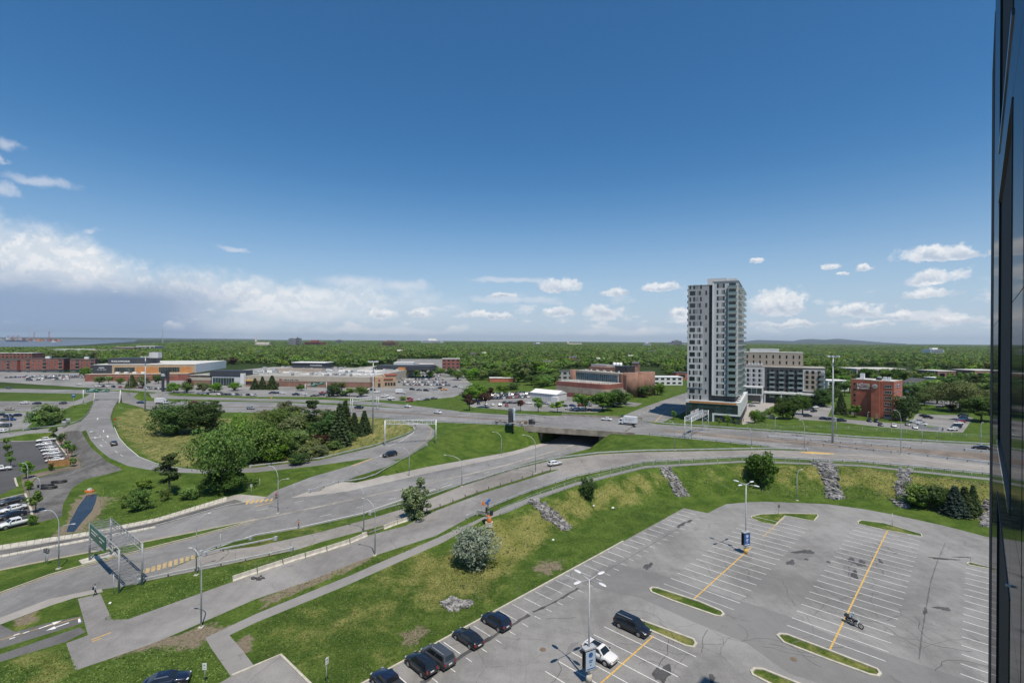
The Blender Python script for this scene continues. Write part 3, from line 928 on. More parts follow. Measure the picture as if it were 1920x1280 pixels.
# drain line, oil and patches
def blot(name,m,cx,cy,rx,ry,ang=0.0,parent=None,seed=0,lift=0.008,n=26):
    r_=random.Random(seed+int(cx*7+cy))
    c_=gp(cx,cy)
    pts=[]
    ph=[r_.uniform(0,6.28) for _ in range(5)]
    for k in range(n):
        a=2*PI*k/n
        q=1+0.28*math.sin(2*a+ph[0])+0.22*math.sin(3*a+ph[1])+0.10*math.sin(5*a+ph[2])+0.07*math.sin(8*a+ph[3])+0.05*math.sin(13*a+ph[4])
        x,y=rx*q*math.cos(a),ry*q*math.sin(a)
        pts.append(c_+E1*(x*math.cos(ang)-y*math.sin(ang))+E2*(x*math.sin(ang)+y*math.cos(ang)))
    return patch(name,m,pts,parent,lift)
def seam(pts,w0,w1,m='oil stain',lift=0.006):
    pts=S(pts)
    d=[]
    for i in range(len(pts)-1):
        k=max(1,int((pts[i+1]-pts[i]).length/0.8))
        d+=[pts[i].lerp(pts[i+1],j/k) for j in range(k)]
    vs_,fs=[],[]
    for i,p in enumerate(d):
        t_=d[min(i+1,len(d)-1)]-d[max(i-1,0)]
        nrm=Vector((-t_.y,t_.x,0)).normalized()
        wa,wb=random.uniform(w0,w1),random.uniform(w0,w1)
        for q in (p+nrm*wa,p-nrm*wb):
            vs_.append((q.x,q.y,gz(q.x,q.y)+lift))
    for i in range(len(d)-1):
        fs.append((2*i,2*i+1,2*i+3,2*i+2))
    return part('wet_streak',MB().add(vs_,fs),m,LOT)
seam('790,1280 830,1252 890,1213 960,1172 1000,1147',0.12,0.42)
seam('1000,1147 1040,1128 1090,1098',0.05,0.30)
seam('1100,1090 1180,1045 1250,1003 1300,975',0.03,0.10,'dark asphalt')
seam('1270,988 1285,979 1302,973',0.1,0.5)
for cx,cy,rx,ry,an in ((1215,1061,1.9,.8,.3),(1508,1034,2.4,1.2,-.5),(1483,1054,1.6,.8,.2),(1597,1050,1.3,1.0,.4),(1615,1056,1.7,1.2,.2),(1602,1077,1.8,.9,.1),
                       (1651,1052,1.1,.5,.4),(1512,1048,.8,.4,.2),(1768,1140,1.3,.8,-.7),(1735,1145,1.4,.35,.1),(1553,1053,.7,.4,.1),(1242,1262,2.0,1.3,.4),(1335,1272,1.2,.45,.2),(1056,1120,.5,.2,0),
                       (1768,1047,3.0,.6,-.9),(1805,1044,1.8,.4,-.9)):
    blot('asphalt_patch','oil stain',cx,cy,rx*.8,ry*.7,an,LOT,0,0.008,40)
for cx,cy,rx,ry,an in ((1120,1236,3.2,1.6,.3),(1040,1100,7,2.0,0),(1590,1062,5,2.6,.3),(1500,1042,5,2.2,-.4),(1400,1045,4.5,1.3,0),(1072,1212,2.0,.9,.1)):
    blot('worn_patch','aisle asphalt',cx,cy,rx*.55,ry*.5,an,LOT,3,0.004,40)
seam('1772,1018 1758,1050 1745,1090 1736,1140 1728,1190 1722,1240',0.03,0.12,'dark asphalt')
for cx,cy in ((1018,1217),(1488,1235)):
    mb=MB()
    p=gp(cx,cy)
    mb.tube([(0,0,0.004),(0,0,0.03)],0.42,16)
    part('manhole_cover',mb,'timber post',LOT,p)
# sealed cracks across the car park and the ramps
rk=random.Random(9)
for (x0,y0,x1,y1,par,n) in ((1000,1160,1850,1270,0,16),(1300,980,1840,1110,0,14),(960,1090,1300,1240,0,8),(1000,870,1400,885,1,9),(480,1060,900,960,1,8),(560,1000,900,925,1,7)):
    for i in range(n):
        px,py=rk.uniform(x0,x1),(rk.uniform(y0,y1) if par==0 else y0+(y1-y0)*rk.random())
        if par:px=x0+(x1-x0)*(py-y0)/(y1-y0)+rk.uniform(-20,20)
        q=gp(px,py);an=rk.uniform(0,6.28);pts=[q]
        for k in range(rk.randint(5,12)):
            an+=rk.uniform(-.5,.5)
            q=q+Vector((math.cos(an),math.sin(an),0))*rk.uniform(.5,1.3);pts.append(q)
        strip('crack','oil stain' if rk.random()<.5 else 'dark asphalt',pts,rk.uniform(.035,.08),LOT if par==0 else RAMP,0.007)
# street markings
strip('lane_divider','old concrete',S('470,976 592,951 733,921 800,908 955,870 1030,848 1078,833'),1.1,STREET,0.03)
strip('edge_line','white paint',S('377,1036 480,1001 564,987 677,962 767,931 860,904'),0.16,STREET)
strip('edge_line','worn yellow paint',S('0,1113 93,1079 169,1058 239,1039 366,1007 478,977'),0.2,STREET)
strip('edge_line','worn yellow paint',S('0,1067 112,1044 239,1020 366,995 478,972'),0.15,STREET)
strip('edge_line','white paint',S('292,984 350,968 420,948 470,938'),0.14,STREET)
def dashes(path,m,w,on,off_,parent,lift=0.013):
    pts=S(path)
    L=[0]
    for i in range(len(pts)-1):
        L.append(L[-1]+(pts[i+1]-pts[i]).length)
    def at(s_):
        for i in range(len(pts)-1):
            if s_ <= L[i+1] or i==len(pts)-2:
                return pts[i].lerp(pts[i+1],(s_-L[i])/max(1e-6,L[i+1]-L[i]))
    s_=0
    while s_+on<L[-1]:
        strip('lane_dash',m,[at(s_),at(s_+on)],w,parent,lift)
        s_+=on+off_
dashes('480,957 560,940 640,921 800,885 960,853','worn white paint',0.14,2.5,6,STREET)
dashes('600,968 700,944 780,922 860,900 960,872 1050,850','worn white paint',0.14,2.5,6,STREET)
dashes('1180,786 1230,762 1290,744','worn white paint',0.2,3,6,STREET)
strip('edge_line','worn yellow paint',S('1205,789 1250,768 1300,748'),0.5,STREET)
# yellow bars before the closed ramp
for k in range(10):
    t=k/9
    a=gp(266+t*96,1072-t*28)
    q=gp(274+t*96,1067-t*28)
    dd=Vector((0.55,-0.84,0))*(0.8+0.5*math.sin(t*3))
    strip('hazard_bar','worn yellow paint',[a-dd,a+dd],0.55,STREET)
for k in range(6):
    a,q=gp(462+k*9,945-k*1.2),gp(466+k*9,937-k*0.6)
    strip('hazard_bar','yellow paint',[a,q],0.4,STREET)
strip('hazard_bar','yellow paint',S('478,949 512,941'),0.3,STREET,0.02)
for a,q in (('171,1199','208,1185'),('173,1202','190,1196')):
    strip('centre_line','yellow paint',S(a+' '+q),0.2,by_name('closed_ramp'))
# ramps
strip('edge_line','white paint',S('214,800 223,820 237,836 261,856 300,871 340,877'),0.16,LOOPR)
strip('edge_line','white paint',S('728,836 752,827 773,812 779,806 774,799 764,796'),0.18,LOOPR)
strip('edge_line','worn yellow paint',S('745,856 775,843 795,829 808,815 809,804 797,796'),0.18,LOOPR)
strip('edge_line','yellow paint',S('660,873 680,866 698,859'),0.5,SLIP,0.02)
dashes('182,812 195,826 212,842 232,856','worn white paint',0.14,3,3,LOOPR)
strip('gore_line','worn white paint',S('700,858 720,853 735,847'),0.16,LOOPR)
def arrow(px,py,dirpx,parent,size=2.6,turn=0):
    a,q=gp(px,py),gp(*dirpx)
    d=(q-a).normalized()
    nrm=Vector((-d.y,d.x,0))
    pts=[a-d*size*.5+nrm*.12,a+d*size*.1+nrm*.12,a+d*size*.1+nrm*.45,a+d*size*.5,a+d*size*.1-nrm*.45,a+d*size*.1-nrm*.12,a-d*size*.5-nrm*.12]
    patch('lane_arrow','white paint',pts,parent,0.014)
for x,y,dx,dy in ((175,808,-8,2),(182,820,-8,0),(188,834,-8,-2),(202,818,-2,-9),(194,807,-2,-9),(183,785,2,-9),(718,853,-9,3)):
    arrow(x,y,(x+dx,y+dy),LOOPR,4.2)
strip('edge_line','white paint',S('1520,850 1600,853 1707,859 1857,876'),0.16,RAMP)
patch('painted_gore','yellow paint',PT('1497,846.8 1520,846.5 1565,849.6 1562,851 1540,851 1512,849.3'),RAMP,0.012)
strip('edge_line','worn yellow paint',S('1115,853.5 1145,851.3'),0.4,RAMP)
for parent,line in ((HW2,'1300,812 1440,823.5 1560,832 1700,842'),(HW2,'1250,798.5 1440,811 1615,823.5 1855,836.5'),(HW2,'1250,816.5 1440,834.5 1510,841'),(HW1,'700,781.5 830,790 940,795.5'),(HW1,'560,757 700,764 830,770.5 950,778.5')):
    strip('edge_line','worn white paint',S(line),0.16,parent)
dashes('720,776.5 830,785 960,792.5','white paint',0.15,3,6,HW1)
dashes('1260,812.5 1440,830 1600,841 1700,848','white paint',0.15,3,6,HW2)
dashes('1250,801 1440,815 1615,827 1855,841','white paint',0.15,3,6,HW2)
dashes('0,756 240,757 480,758','worn white paint',0.2,3,6,HW1)
dashes('0,766 240,766 480,768','worn white paint',0.2,3,6,HW1)
strip('centre_line','yellow paint',S('0,1199 60,1181 150,1157'),0.12,BIKEP)
patch('stop_mark','white paint',PT('146,1160 150,1158.5 152,1165 147,1166.5'),BIKEP,0.014)
for x,y,dx,dy in ((108,1174,-10,3.5),(95,1170,10,-3.5)):
    arrow(x,y,(x+dx,y+dy),BIKEP,2.4)
for x,y in ((30,1188),(48,1184),(22,1195)):
    patch('bicycle_mark','worn white paint',[gp(x-5,y+2),gp(x+6,y-2),gp(x+7,y-.5),gp(x-4,y+3.2)],BIKEP,0.014)
# ------------------------------------------------------------------ kerbs
def kerb(pts,w=0.22,h=0.13,closed=True,parent=None,name='kerb',z=None):
    pts=[Vector((p[0],p[1],gz(p[0],p[1]) if z is None else z)) for p in pts]
    n=len(pts)
    vs_,fs=[],[]
    for i,p in enumerate(pts):
        a=pts[(i-1) % n] if closed or i>0 else p
        b=pts[(i+1) % n] if closed or i<n-1 else p
        t_=(b-a)
        nrm=Vector((-t_.y,t_.x,0)).normalized()*w/2
        for q,zz in ((p+nrm,-0.1),(p+nrm,h),(p-nrm,h),(p-nrm,-0.1)):
            vs_.append((q.x,q.y,p.z+zz))
    for i in range(n if closed else n-1):
        j=(i+1) % n
        for k in range(3):
            fs.append((4*i+k,4*j+k,4*j+k+1,4*i+k+1))
    mb=MB().add(vs_,fs)
    me=mb.mesh(name,['kerb concrete'])
    bmm=bmesh.new();bmm.from_mesh(me);bmesh.ops.recalc_face_normals(bmm,faces=bmm.faces);bmm.to_mesh(me);bmm.free()
    o=part(name,me,'kerb concrete',parent)
    o['kind']='structure'
    return o
for k,pts in ISL.items():
    kerb(densify(pts,2.0),0.34 if k in 'abcd' else 0.25)
kerb(densify(P('600,1325 680,1281 960,1128 1120,1041 1282,952 1327,961.5 1345,952 1362,944.5 1400,941 1438,940 1552,944.5 1620,954 1679,965 1770,985 1859,1008 2000,1045'),3)[:-70],0.28,closed=False)
kerb(P('435,1266 480,1247 526,1227 582,1282 620,1330'),0.3,closed=False)
kerb(P('-100,829 16,826 30,828 65,826'),0.35,closed=False)
kerb(P('104,826 125,853'),0.35,closed=False)
kerb(P('47,925 58,955 62,978 2,989 -60,1002'),0.4,closed=False)
kerb(P('0,936 30,929 47,925'),0.35,closed=False)
kerb(P('28,896 30,905 33,912'),0.4,closed=False)
kerb(S('-100,1185 0,1111 93,1077 169,1056 239,1037 366,1005 478,974.5'),0.2,0.12,False)
kerb(S('-100,1088 0,1069 112,1046 239,1022 366,997 478,974'),0.2,0.12,False)
# concrete slabs of the far sidewalk and the blocks of its kerb, laid with open joints
def slabs(name,top,bot,n,gap,m,h):
    t0,b0=[G(*p) for p in PT(top)],[G(*p) for p in PT(bot)]
    def at(pl,f):
        L=[0]
        for i in range(len(pl)-1):L.append(L[-1]+(pl[i+1]-pl[i]).length)
        s_=f*L[-1]
        for i in range(len(pl)-1):
            if s_ <= L[i+1]+1e-6:return pl[i].lerp(pl[i+1],(s_-L[i])/(L[i+1]-L[i]))
        return pl[-1]
    sw=by_name('sidewalk')
    for i in range(n):
        f0,f1=(i+gap/2)/n,(i+1-gap/2)/n
        q=[at(t0,f0),at(t0,f1),at(b0,f1),at(b0,f0)]
        z=[gz(p.x,p.y) for p in q]
        part(name,MB().prism([p[:2] for p in q],-.15,max(z)+h),m,sw)
slabs('slab','-60,1034 0,1022 169,996 295,971 425,931','-60,1042 0,1030 169,1003 295,977 425,939',40,.10,'barrier concrete',.07)
slabs('kerb_block','-60,1052 0,1041 169,1009 292,986','-60,1056 0,1045 169,1013 292,989.5',26,.05,'barrier concrete',.10)
# ------------------------------------------------------------------ bridges
def structure_box(name,mb,m,parent=None):
    return part(name,mb,m,parent)
br=thing('road_bridge','low brown concrete bridge carrying the highway over the street','bridge',(0,0,0))
mb=MB()
e1,e2=NL,NR
far1,far2=FL,FR
ov=(e2-e1).normalized()*3.5
mb.prism([(e1-ov)[:2],(e2+ov)[:2],(far2+ov)[:2],(far1-ov)[:2]],4.75,6.0)
part('deck',mb,'bridge concrete',br)
mb=MB()
mb.prism([(e1-ov)[:2],(e2+ov)[:2],(far2+ov)[:2],(far1-ov)[:2]],6.004,6.03)
part('deck_surface',mb,'street asphalt',br)
for a,b,s_ in ((e1-ov*1.6,e2+ov*2.4,-1),(far1-ov,far2+ov,1)):
    mb=MB()
    d_=(b-a).normalized()
    nn=Vector((-d_.y,d_.x,0))*0.45*s_
    mb.prism([a[:2],b[:2],(b+nn)[:2],(a+nn)[:2]],4.6,6.75)
    part('parapet',mb,'bridge concrete',br)
for base,sd in ((PL,1),(PR,-1)):
    mb=MB()
    a=base-ST_DIR*2.5
    b=base+ST_DIR*34
    t_=Vector((-2.4*sd,0,0))
    mb.prism([a[:2],b[:2],(b+t_)[:2],(a+t_)[:2]],-0.4,4.75)
    part('abutment',mb,'bridge concrete',br)
    # wing wall running back into the bank
    w0=base-ST_DIR*2.6
    dw=(e1-e2).normalized()*(1 if sd>0 else-1)
    w1=w0+dw*(8.0 if sd>0 else 9.5)
    nn=Vector((dw.y,-dw.x,0))*0.5
    vs_=[]
    for p,zb in ((w0,-0.4),(w1,3.6)):
        for q in (p,p+nn):
            vs_.append((q.x,q.y,zb));vs_.append((q.x,q.y,5.4))
    mb=MB().add(vs_,[(0,1,3,2),(4,6,7,5),(0,4,5,1),(2,3,7,6),(1,5,7,3),(0,2,6,4)])
    me=mb.mesh('wing_wall',['bridge concrete'])
    part('wing_wall',me,'bridge concrete',br)
fb=thing('flyover','ramp bridge crossing over the highway by the green signs','bridge')
n1_,n2_=G(177,749,7),G(223,749,7)
f1_,f2_=G(179,734.5,7),G(225,734.5,7)
mb=MB();mb.prism([n1_[:2],n2_[:2],f2_[:2],f1_[:2]],5.6,7.03);part('deck',mb,'bridge concrete',fb)
mb=MB();mb.prism([(n1_+(f1_-n1_)*-.02)[:2],n2_[:2],f2_[:2],f1_[:2]],7.032,7.05);part('deck_surface',mb,'street asphalt',fb)
for a,b,s_ in ((n1_,f1_,1),(n2_,f2_,-1)):
    d_=(b-a).normalized();nn=Vector((-d_.y,d_.x,0))*0.4*s_
    aa=a-d_*14
    mb=MB();mb.prism([aa[:2],b[:2],(b+nn)[:2],(aa+nn)[:2]],[5.0,5.5,5.5,5.0],[7.0,8.0,8.0,7.0])
    part('parapet',mb,'barrier concrete',fb)
mb=MB()
mid1,mid2=n1_.lerp(f1_,.5),n2_.lerp(f2_,.5)
for t_ in (0.15,0.5,0.85):
    p=mid1.lerp(mid2,t_)
    mb.tube([(p.x,p.y,0),(p.x,p.y,5.6)],0.6,10)
part('pier',mb,'bridge concrete',fb)['kind']='stuff'
# ------------------------------------------------------------------ guard rails, barriers, fences
def resample(pts,sp):
    out=[pts[0].copy()]
    acc=0
    for i in range(len(pts)-1):
        a,b=pts[i],pts[i+1]
        L=(b-a).length
        t_=sp-acc
        while t_ <= L:
            out.append(a.lerp(b,t_/L));t_+=sp
        acc=(acc+L) % sp if L >= sp-acc else acc+L
    if (out[-1]-pts[-1]).length>sp*.3:
        out.append(pts[-1].copy())
    return out
def guardrail(path,label,sp=3.8,h=0.78,post='timber post',ends=True,m='galvanised'):
    pts=path if isinstance(path[0],Vector) else P(path)
    d=resample(pts,sp)
    d=[Vector((p.x,p.y,gz(p.x,p.y))) for p in d]
    t=thing('guardrail',label,'guardrail',d[0])
    o=d[0]
    rail,posts=MB(),MB()
    prof=[(0.0,-0.16),(0.05,-0.11),(0.0,-0.02),(0.0,0.02),(0.05,0.11),(0.0,0.16)]
    n=len(d)
    vs_,fs=[],[]
    for i,p in enumerate(d):
        tt=d[min(i+1,n-1)]-d[max(i-1,0)]
        nr=Vector((tt.y,-tt.x,0)).normalized()
        for x,z in prof:
            q=p-o+nr*(x+0.10)
            vs_.append((q.x,q.y,q.z+h-0.18+z))
        q=p-o
        posts.box(q.x-.08,q.x+.08,q.y-.08,q.y+.08,q.z-.3,q.z+h-0.02)
    K=len(prof)
    for i in range(n-1):
        for k in range(K-1):
            fs.append((i*K+k,(i+1)*K+k,(i+1)*K+k+1,i*K+k+1))
    rail.add(vs_,fs,0,True)
    part('rail',rail,m,t)
    part('post',posts,post,t)['kind']='stuff'
    if ends:
        for p in (d[0],d[-1]):
            q=p-o
            mb=MB().box(q.x-.28,q.x+.28,q.y-.28,q.y+.28,q.z+.1,q.z+h+.05)
            part('end_terminal',mb,m,t)
    return t
guardrail(S('262,1093 300,1084 370,1070 480,1048 556,1031'),'shiny steel guardrail from the sign gantry foot along the street verge',3.8)
guardrail(S('377,1040 388,1034 420,1024 475,1011'),'short guardrail on the street side of the narrow gore',3.0)
guardrail(S('384,1042 400,1037 440,1029 517,1013'),'guardrail on the ramp side of the narrow gore',3.0)
guardrail('694,961,.9 767,943,1.3 834,920,2 870,909,2.4 960,881.5,3.5 1040,861.5,4.5 1120,851.5,5.1 1210,847,5.4 1440,843,5.5 1515,845,5.5','long guardrail between the underpass street and the curving ramp',4)
guardrail('876,972,2.5 935,945.5,3.3 997,921,4 1080,894,4.7 1210,867,5.3 1385,858,5.5 1440,859,5.5 1615,867,5.2 1857,890.5,5 1990,902,4.9','long guardrail on the car park side of the curving ramp',4)
guardrail('700,784,3.5 797,791,4.6 830,792,5 960,797.5,6','guardrail at the highway edge behind the spruces',5,ends=False)
guardrail('1218,815.5,6 1300,823.5,6 1440,838,5.8','guardrail at the near highway edge above the grass wedge',4.5,ends=False)
guardrail('1515,832,5.5 1600,841,5.5 1707,852,5.3 1857,870.5,5 1990,882,5','guardrail between highway median and merging ramp',4.5,ends=False)
guardrail('1440,820.5,5.8 1560,829,5.5 1707,840.5,5.2','guardrail along the brown highway median',4.5,ends=False)
guardrail('1810,845,5 1857,848.5,5 1960,856,5','short guardrail in the median behind the black sedan',4)
guardrail('1240,795,6 1440,808.5,5.8 1615,821.5,5.4 1855,834.5,5 2000,842,5','guardrail on the far highway edge below the hotel lawn',5,ends=False)
guardrail('960,778,6 1100,784,6 1135,786,6','guardrail on the far edge of the highway bridge',5,ends=False)
guardrail('470,876.5,1 600,861.5,1.5 700,837.5,2.4 760,816.5,3.4 782,806,4 777,797.5,4.3','guardrail on the inside of the loop ramp',4)
guardrail('580,921,.6 640,902.5,1.3 720,877.5,2.2 760,859,2.8 800,835,3.5','guardrail on the outside of the loop ramp above the green bank',4)
guardrail('206,786,5 212,768,6 222,750,6.9','guardrail on the right side of the flyover approach',4)
guardrail('45,806,1.2 90,802,2.6 130,796,4 150,790,4.8 166,774.5,5.6 177,750,7','guardrail along the side road up to the flyover',4)
def barrier(p0,p1,label):
    a,b=gp(*p0),gp(*p1)
    d_=b-a
    L=d_.length-0.15
    t=MB()
    prof=[(-.32,0),(-.32,.10),(-.14,.32),(-.09,.86),(.09,.86),(.14,.32),(.32,.10),(.32,0)]
    vs_=[(0,x,z) for x,z in prof]+[(L,x,z) for x,z in prof]
    n=len(prof)
    fs=[(i,(i+1) % n,n+(i+1) % n,n+i) for i in range(n)]+[tuple(range(n))[::-1],tuple(range(n,2*n))]
    me=t.add(vs_,fs).mesh('concrete_barrier',['barrier concrete'])
    bmm=bmesh.new();bmm.from_mesh(me);bmesh.ops.recalc_face_normals(bmm,faces=bmm.faces);bmm.to_mesh(me);bmm.free()
    o=link('concrete_barrier',me,None,a,math.atan2(d_.y,d_.x))
    o.rotation_euler=(0,-math.asin(d_.z/d_.length),math.atan2(d_.y,d_.x))
    tag(o,label,'barrier','concrete barriers closing off the ramp')
bars=[(436,1089),(483,1073),(531,1057),(573,1044),(613,1032),(656,1018),(689,1004)]
names_=['nearest','second nearest','third nearest','fourth nearest','second farthest','farthest']
for i in range(6):
    barrier(bars[i],bars[i+1],f'pale concrete barrier, {names_[i]} of the straight row on the closed ramp')
barrier((719,992),(745,982),'pale concrete barrier, near half of the short bent pair below the willow')
barrier((745,982),(771,974),'pale concrete barrier, far half of the short bent pair below the willow')
# row of short timber posts with a board along the grass strip
pr=resample(P('690,1001.5,.8 750,980,1.1 817,954.5,1.8 900,923,2.9 960,904.5,3.6 1032,882.5,4.3'),3.6)
t=thing('post_row','row of short wooden posts on the grass strip between both ramp lanes','posts')
for p in pr:
    mb=MB().box(-.11,.11,-.11,.11,-.3,.85)
    part('post',mb,'timber post',t,(p.x,p.y,gz(p.x,p.y)))
mb=MB()
for i in range(len(pr)-1):
    a,b=pr[i],pr[i+1]
    mb.beam((a.x,a.y,gz(a.x,a.y)+.3),(b.x,b.y,gz(b.x,b.y)+.3),.08,.22)
part('rail',mb,'old concrete',t)
def wire_fence(path,label,h=1.8,sp=4.0,m='galvanised',rows=5):
    d=resample(P(path),sp)
    t=thing('wire_fence',label,'fence')
    posts,wires=MB(),MB()
    g=[Vector((p.x,p.y,gz(p.x,p.y))) for p in d]
    for p in g:
        posts.tube([(p.x,p.y,p.z-.2),(p.x,p.y,p.z+h)],0.035,5)
    for i in range(len(g)-1):
        for k in range(rows):
            zz=.1+(h-.1)*k/(rows-1)
            a,b=g[i],g[i+1]
            wires.beam((a.x,a.y,a.z+zz),(b.x,b.y,b.z+zz),.02 if k<rows-1 else .04,.02 if k<rows-1 else .04)
        for k in range(1,9):
            q=g[i].lerp(g[i+1],k/9)
            wires.beam((q.x,q.y,q.z+.1),(q.x,q.y,q.z+h),.016,.016)
    part('post',posts,m,t)['kind']='stuff'
    part('wire_mesh',wires,m,t)['kind']='stuff'
wire_fence('938,965,3.1 960,957.5,3.4 1000,938.5,4 1080,910.5,4.7 1210,877.5,5.3 1400,866.5,5.4 1615,874.5,5.2 1857,900.5,5 1990,914,4.9','wire mesh fence along the footpath at the top of the dry grass slope',1.6)
wire_fence('1395,800,1 1440,803,1.5 1600,815,1.5 1760,825,1.5 1857,829,1.5 1990,836,1.5','wire mesh fence between the highway and the hotel lawn',2.2,5)
# ------------------------------------------------------------------ lamp posts
def lamp_curved(px,py,top,label,arm=(-2.2,0),second=None,group=None):
    p=gp(px,py)
    H=(py-top)/depth_px(p)
    t=thing('street_lamp',label,'street lamp',p,0,group)
    a=Vector((arm[0],arm[1],0))
    path=[(0,0,0),(0,0,H*.55),(0,0,H*.72)]
    for k in range(1,7):
        s_=k/6
        path.append((a.x*(1-math.cos(s_*PI/2)) ,a.y*(1-math.cos(s_*PI/2)),H*.72+H*.28*math.sin(s_*PI/2)))
    rr=[0.11,.09,.08]+[.072,.068,.064,.058,.052,.048]
    mb=MB().tube(path,rr,8)
    part('pole',mb,'galvanised',t)
    mb=MB().box(-.3,.3,-.3,.3,-.2,.15);part('base',mb,'barrier concrete',t)
    def head(x,y,z,dx,dy):
        d_=Vector((dx,dy,0)).normalized()
        mb=MB()
        c_=Vector((x,y,z))+d_*.35
        mb.ball((0,0,0),(.42,.17,.09),8,6)
        part('lamp_head',mb,'pale steel',t,c_,math.atan2(d_.y,d_.x))
    head(a.x,a.y,H,a.x,a.y)
    if second:
        b=Vector((second[0],second[1],0))
        z0=H*.62
        path=[(0,0,z0),(b.x*.1,b.y*.1,z0+.5),(b.x*.4,b.y*.4,z0+1.0),(b.x,b.y,z0+1.15)]
        part('lamp_arm',MB().tube(path,.05,6),'galvanised',t)
        head(b.x,b.y,z0+1.15,b.x,b.y)
GL='street lamps along the roads'
lamp_curved(110,1066,954,'curved double arm street lamp on the grass median beyond the sign gantry',(-1.4,-.6),(1.6,.5),GL)
lamp_curved(377,1176,1029,'tall curved street lamp on the verge between path and closed ramp',(-1.5,.3),None,GL)
lamp_curved(368,1078,966,'street lamp standing behind the guardrail beside yellow road bars',(1.2,1.0),None,GL)
lamp_curved(703,1041,937,'curved street lamp on the grass strip beside the footpath, below the willow',(-2.2,.8),None,GL)
lamp_curved(682,999,908,'curved street lamp behind the row of concrete barriers',(-2.4,.8),None,GL)
lamp_curved(521,962,874,'double arm street lamp beside the cyclist at the slip road',(-1.9,.4),(1.6,.4),GL)
lamp_curved(940,854,810,'curved street lamp on the sidewalk below the green bank',(-2.6,.3),None,GL)
lamp_curved(1004,887,816,'curved street lamp beside the white hatchback on the ramp',(-3.0,.5),None,GL)
lamp_curved(767,893,839,'curved street lamp on the sidewalk below the dark car of the loop ramp',(-2.6,.3),None,GL)
lamp_curved(866,912,854,'curved street lamp leaning over the street by the long guardrail',(-4.2,.6),None,GL)
lamp_curved(1265,844,790,'lamp post on the grass wedge above the ramp guardrail',(-.9,.9),None,GL)
lamp_curved(1409,839,803,'lamp post on the gore point between highway and ramp',(-.6,.9),None,GL)
lamp_curved(1508,843,788,'lamp post at the tip of the painted yellow gore',(-.7,.7),None,GL)
lamp_curved(1689,851,769,'tall pale lamp post in the highway median in front of the hotel',(-1.3,.4),None,GL)
lamp_curved(1729,831,792,'lamp post on the highway verge in front of the grey hotel fence',(-.8,.3),None,GL)
lamp_curved(1568,817,781,'thin lamp post on the lawn next to the tall mast',(-.5,.2),None,GL)
lamp_curved(1453,813,782,'lamp post on the verge below the annex trees',(.5,.2),None,GL)
lamp_curved(1494,938,880,'lone lamp post on the dry grass slope between two stone chutes',(1.0,.2),None,GL)
lamp_curved(1627,789,772,'small lamp post in front of the hotel door',(.4,.1),None,GL)
lamp_curved(1839,833,792,'dark wooden pole on the lawn at the highway verge',(.5,.1),None,GL)
lamp_curved(243,738,692,'lamp post at the shopping centre entrance road',(-1,.3),None,GL)
lamp_curved(199,737,707,'thin lamp post behind the green road signs',(-1,.3),None,GL)
for x,y,ty,lb in ((18,815,776,'dark lamp post at the edge of the far left car park'),(52,912,868,'black lamp post on the planting bed corner of the new car park'),(75,930,895,'black lamp post among the young trees beside the gravel yard')):
    lamp_curved(x,y,ty,lb,(-1.0,0),None,GL)
def mast(px,py,top,label):
    p=gp(px,py)
    H=(py-top)/depth_px(p)
    t=thing('light_mast',label,'light mast',p,0,'tall floodlight masts')
    part('pole',MB().tube([(0,0,0),(0,0,H*.5),(0,0,H)],[.34,.26,.15],10),'galvanised',t)
    mb=MB()
    for k in range(10):
        a,b=2*PI*k/10,2*PI*(k+1)/10
        mb.beam((1.2*math.cos(a),1.2*math.sin(a),H-.2),(1.2*math.cos(b),1.2*math.sin(b),H-.2),.1,.1)
    for k in range(4):
        a=PI*k/2
        mb.beam((0,0,H-.2),(1.2*math.cos(a),1.2*math.sin(a),H-.2),.08,.08)
    part('ring',mb,'galvanised',t)
    for k in range(6):
        a=2*PI*k/6
        part('floodlight',MB().box(-.45,.45,-.3,.3,-.25,.2),'white metal',t,(1.6*math.cos(a),1.6*math.sin(a),H+.05),a)
mast(1561,830,668,'tall pale floodlight mast at the highway edge left of the hotel')
mast(272,771,669,'tall floodlight mast behind the left loop trees')
mast(699,813,678,'tall floodlight mast beside the last spruce of the loop')
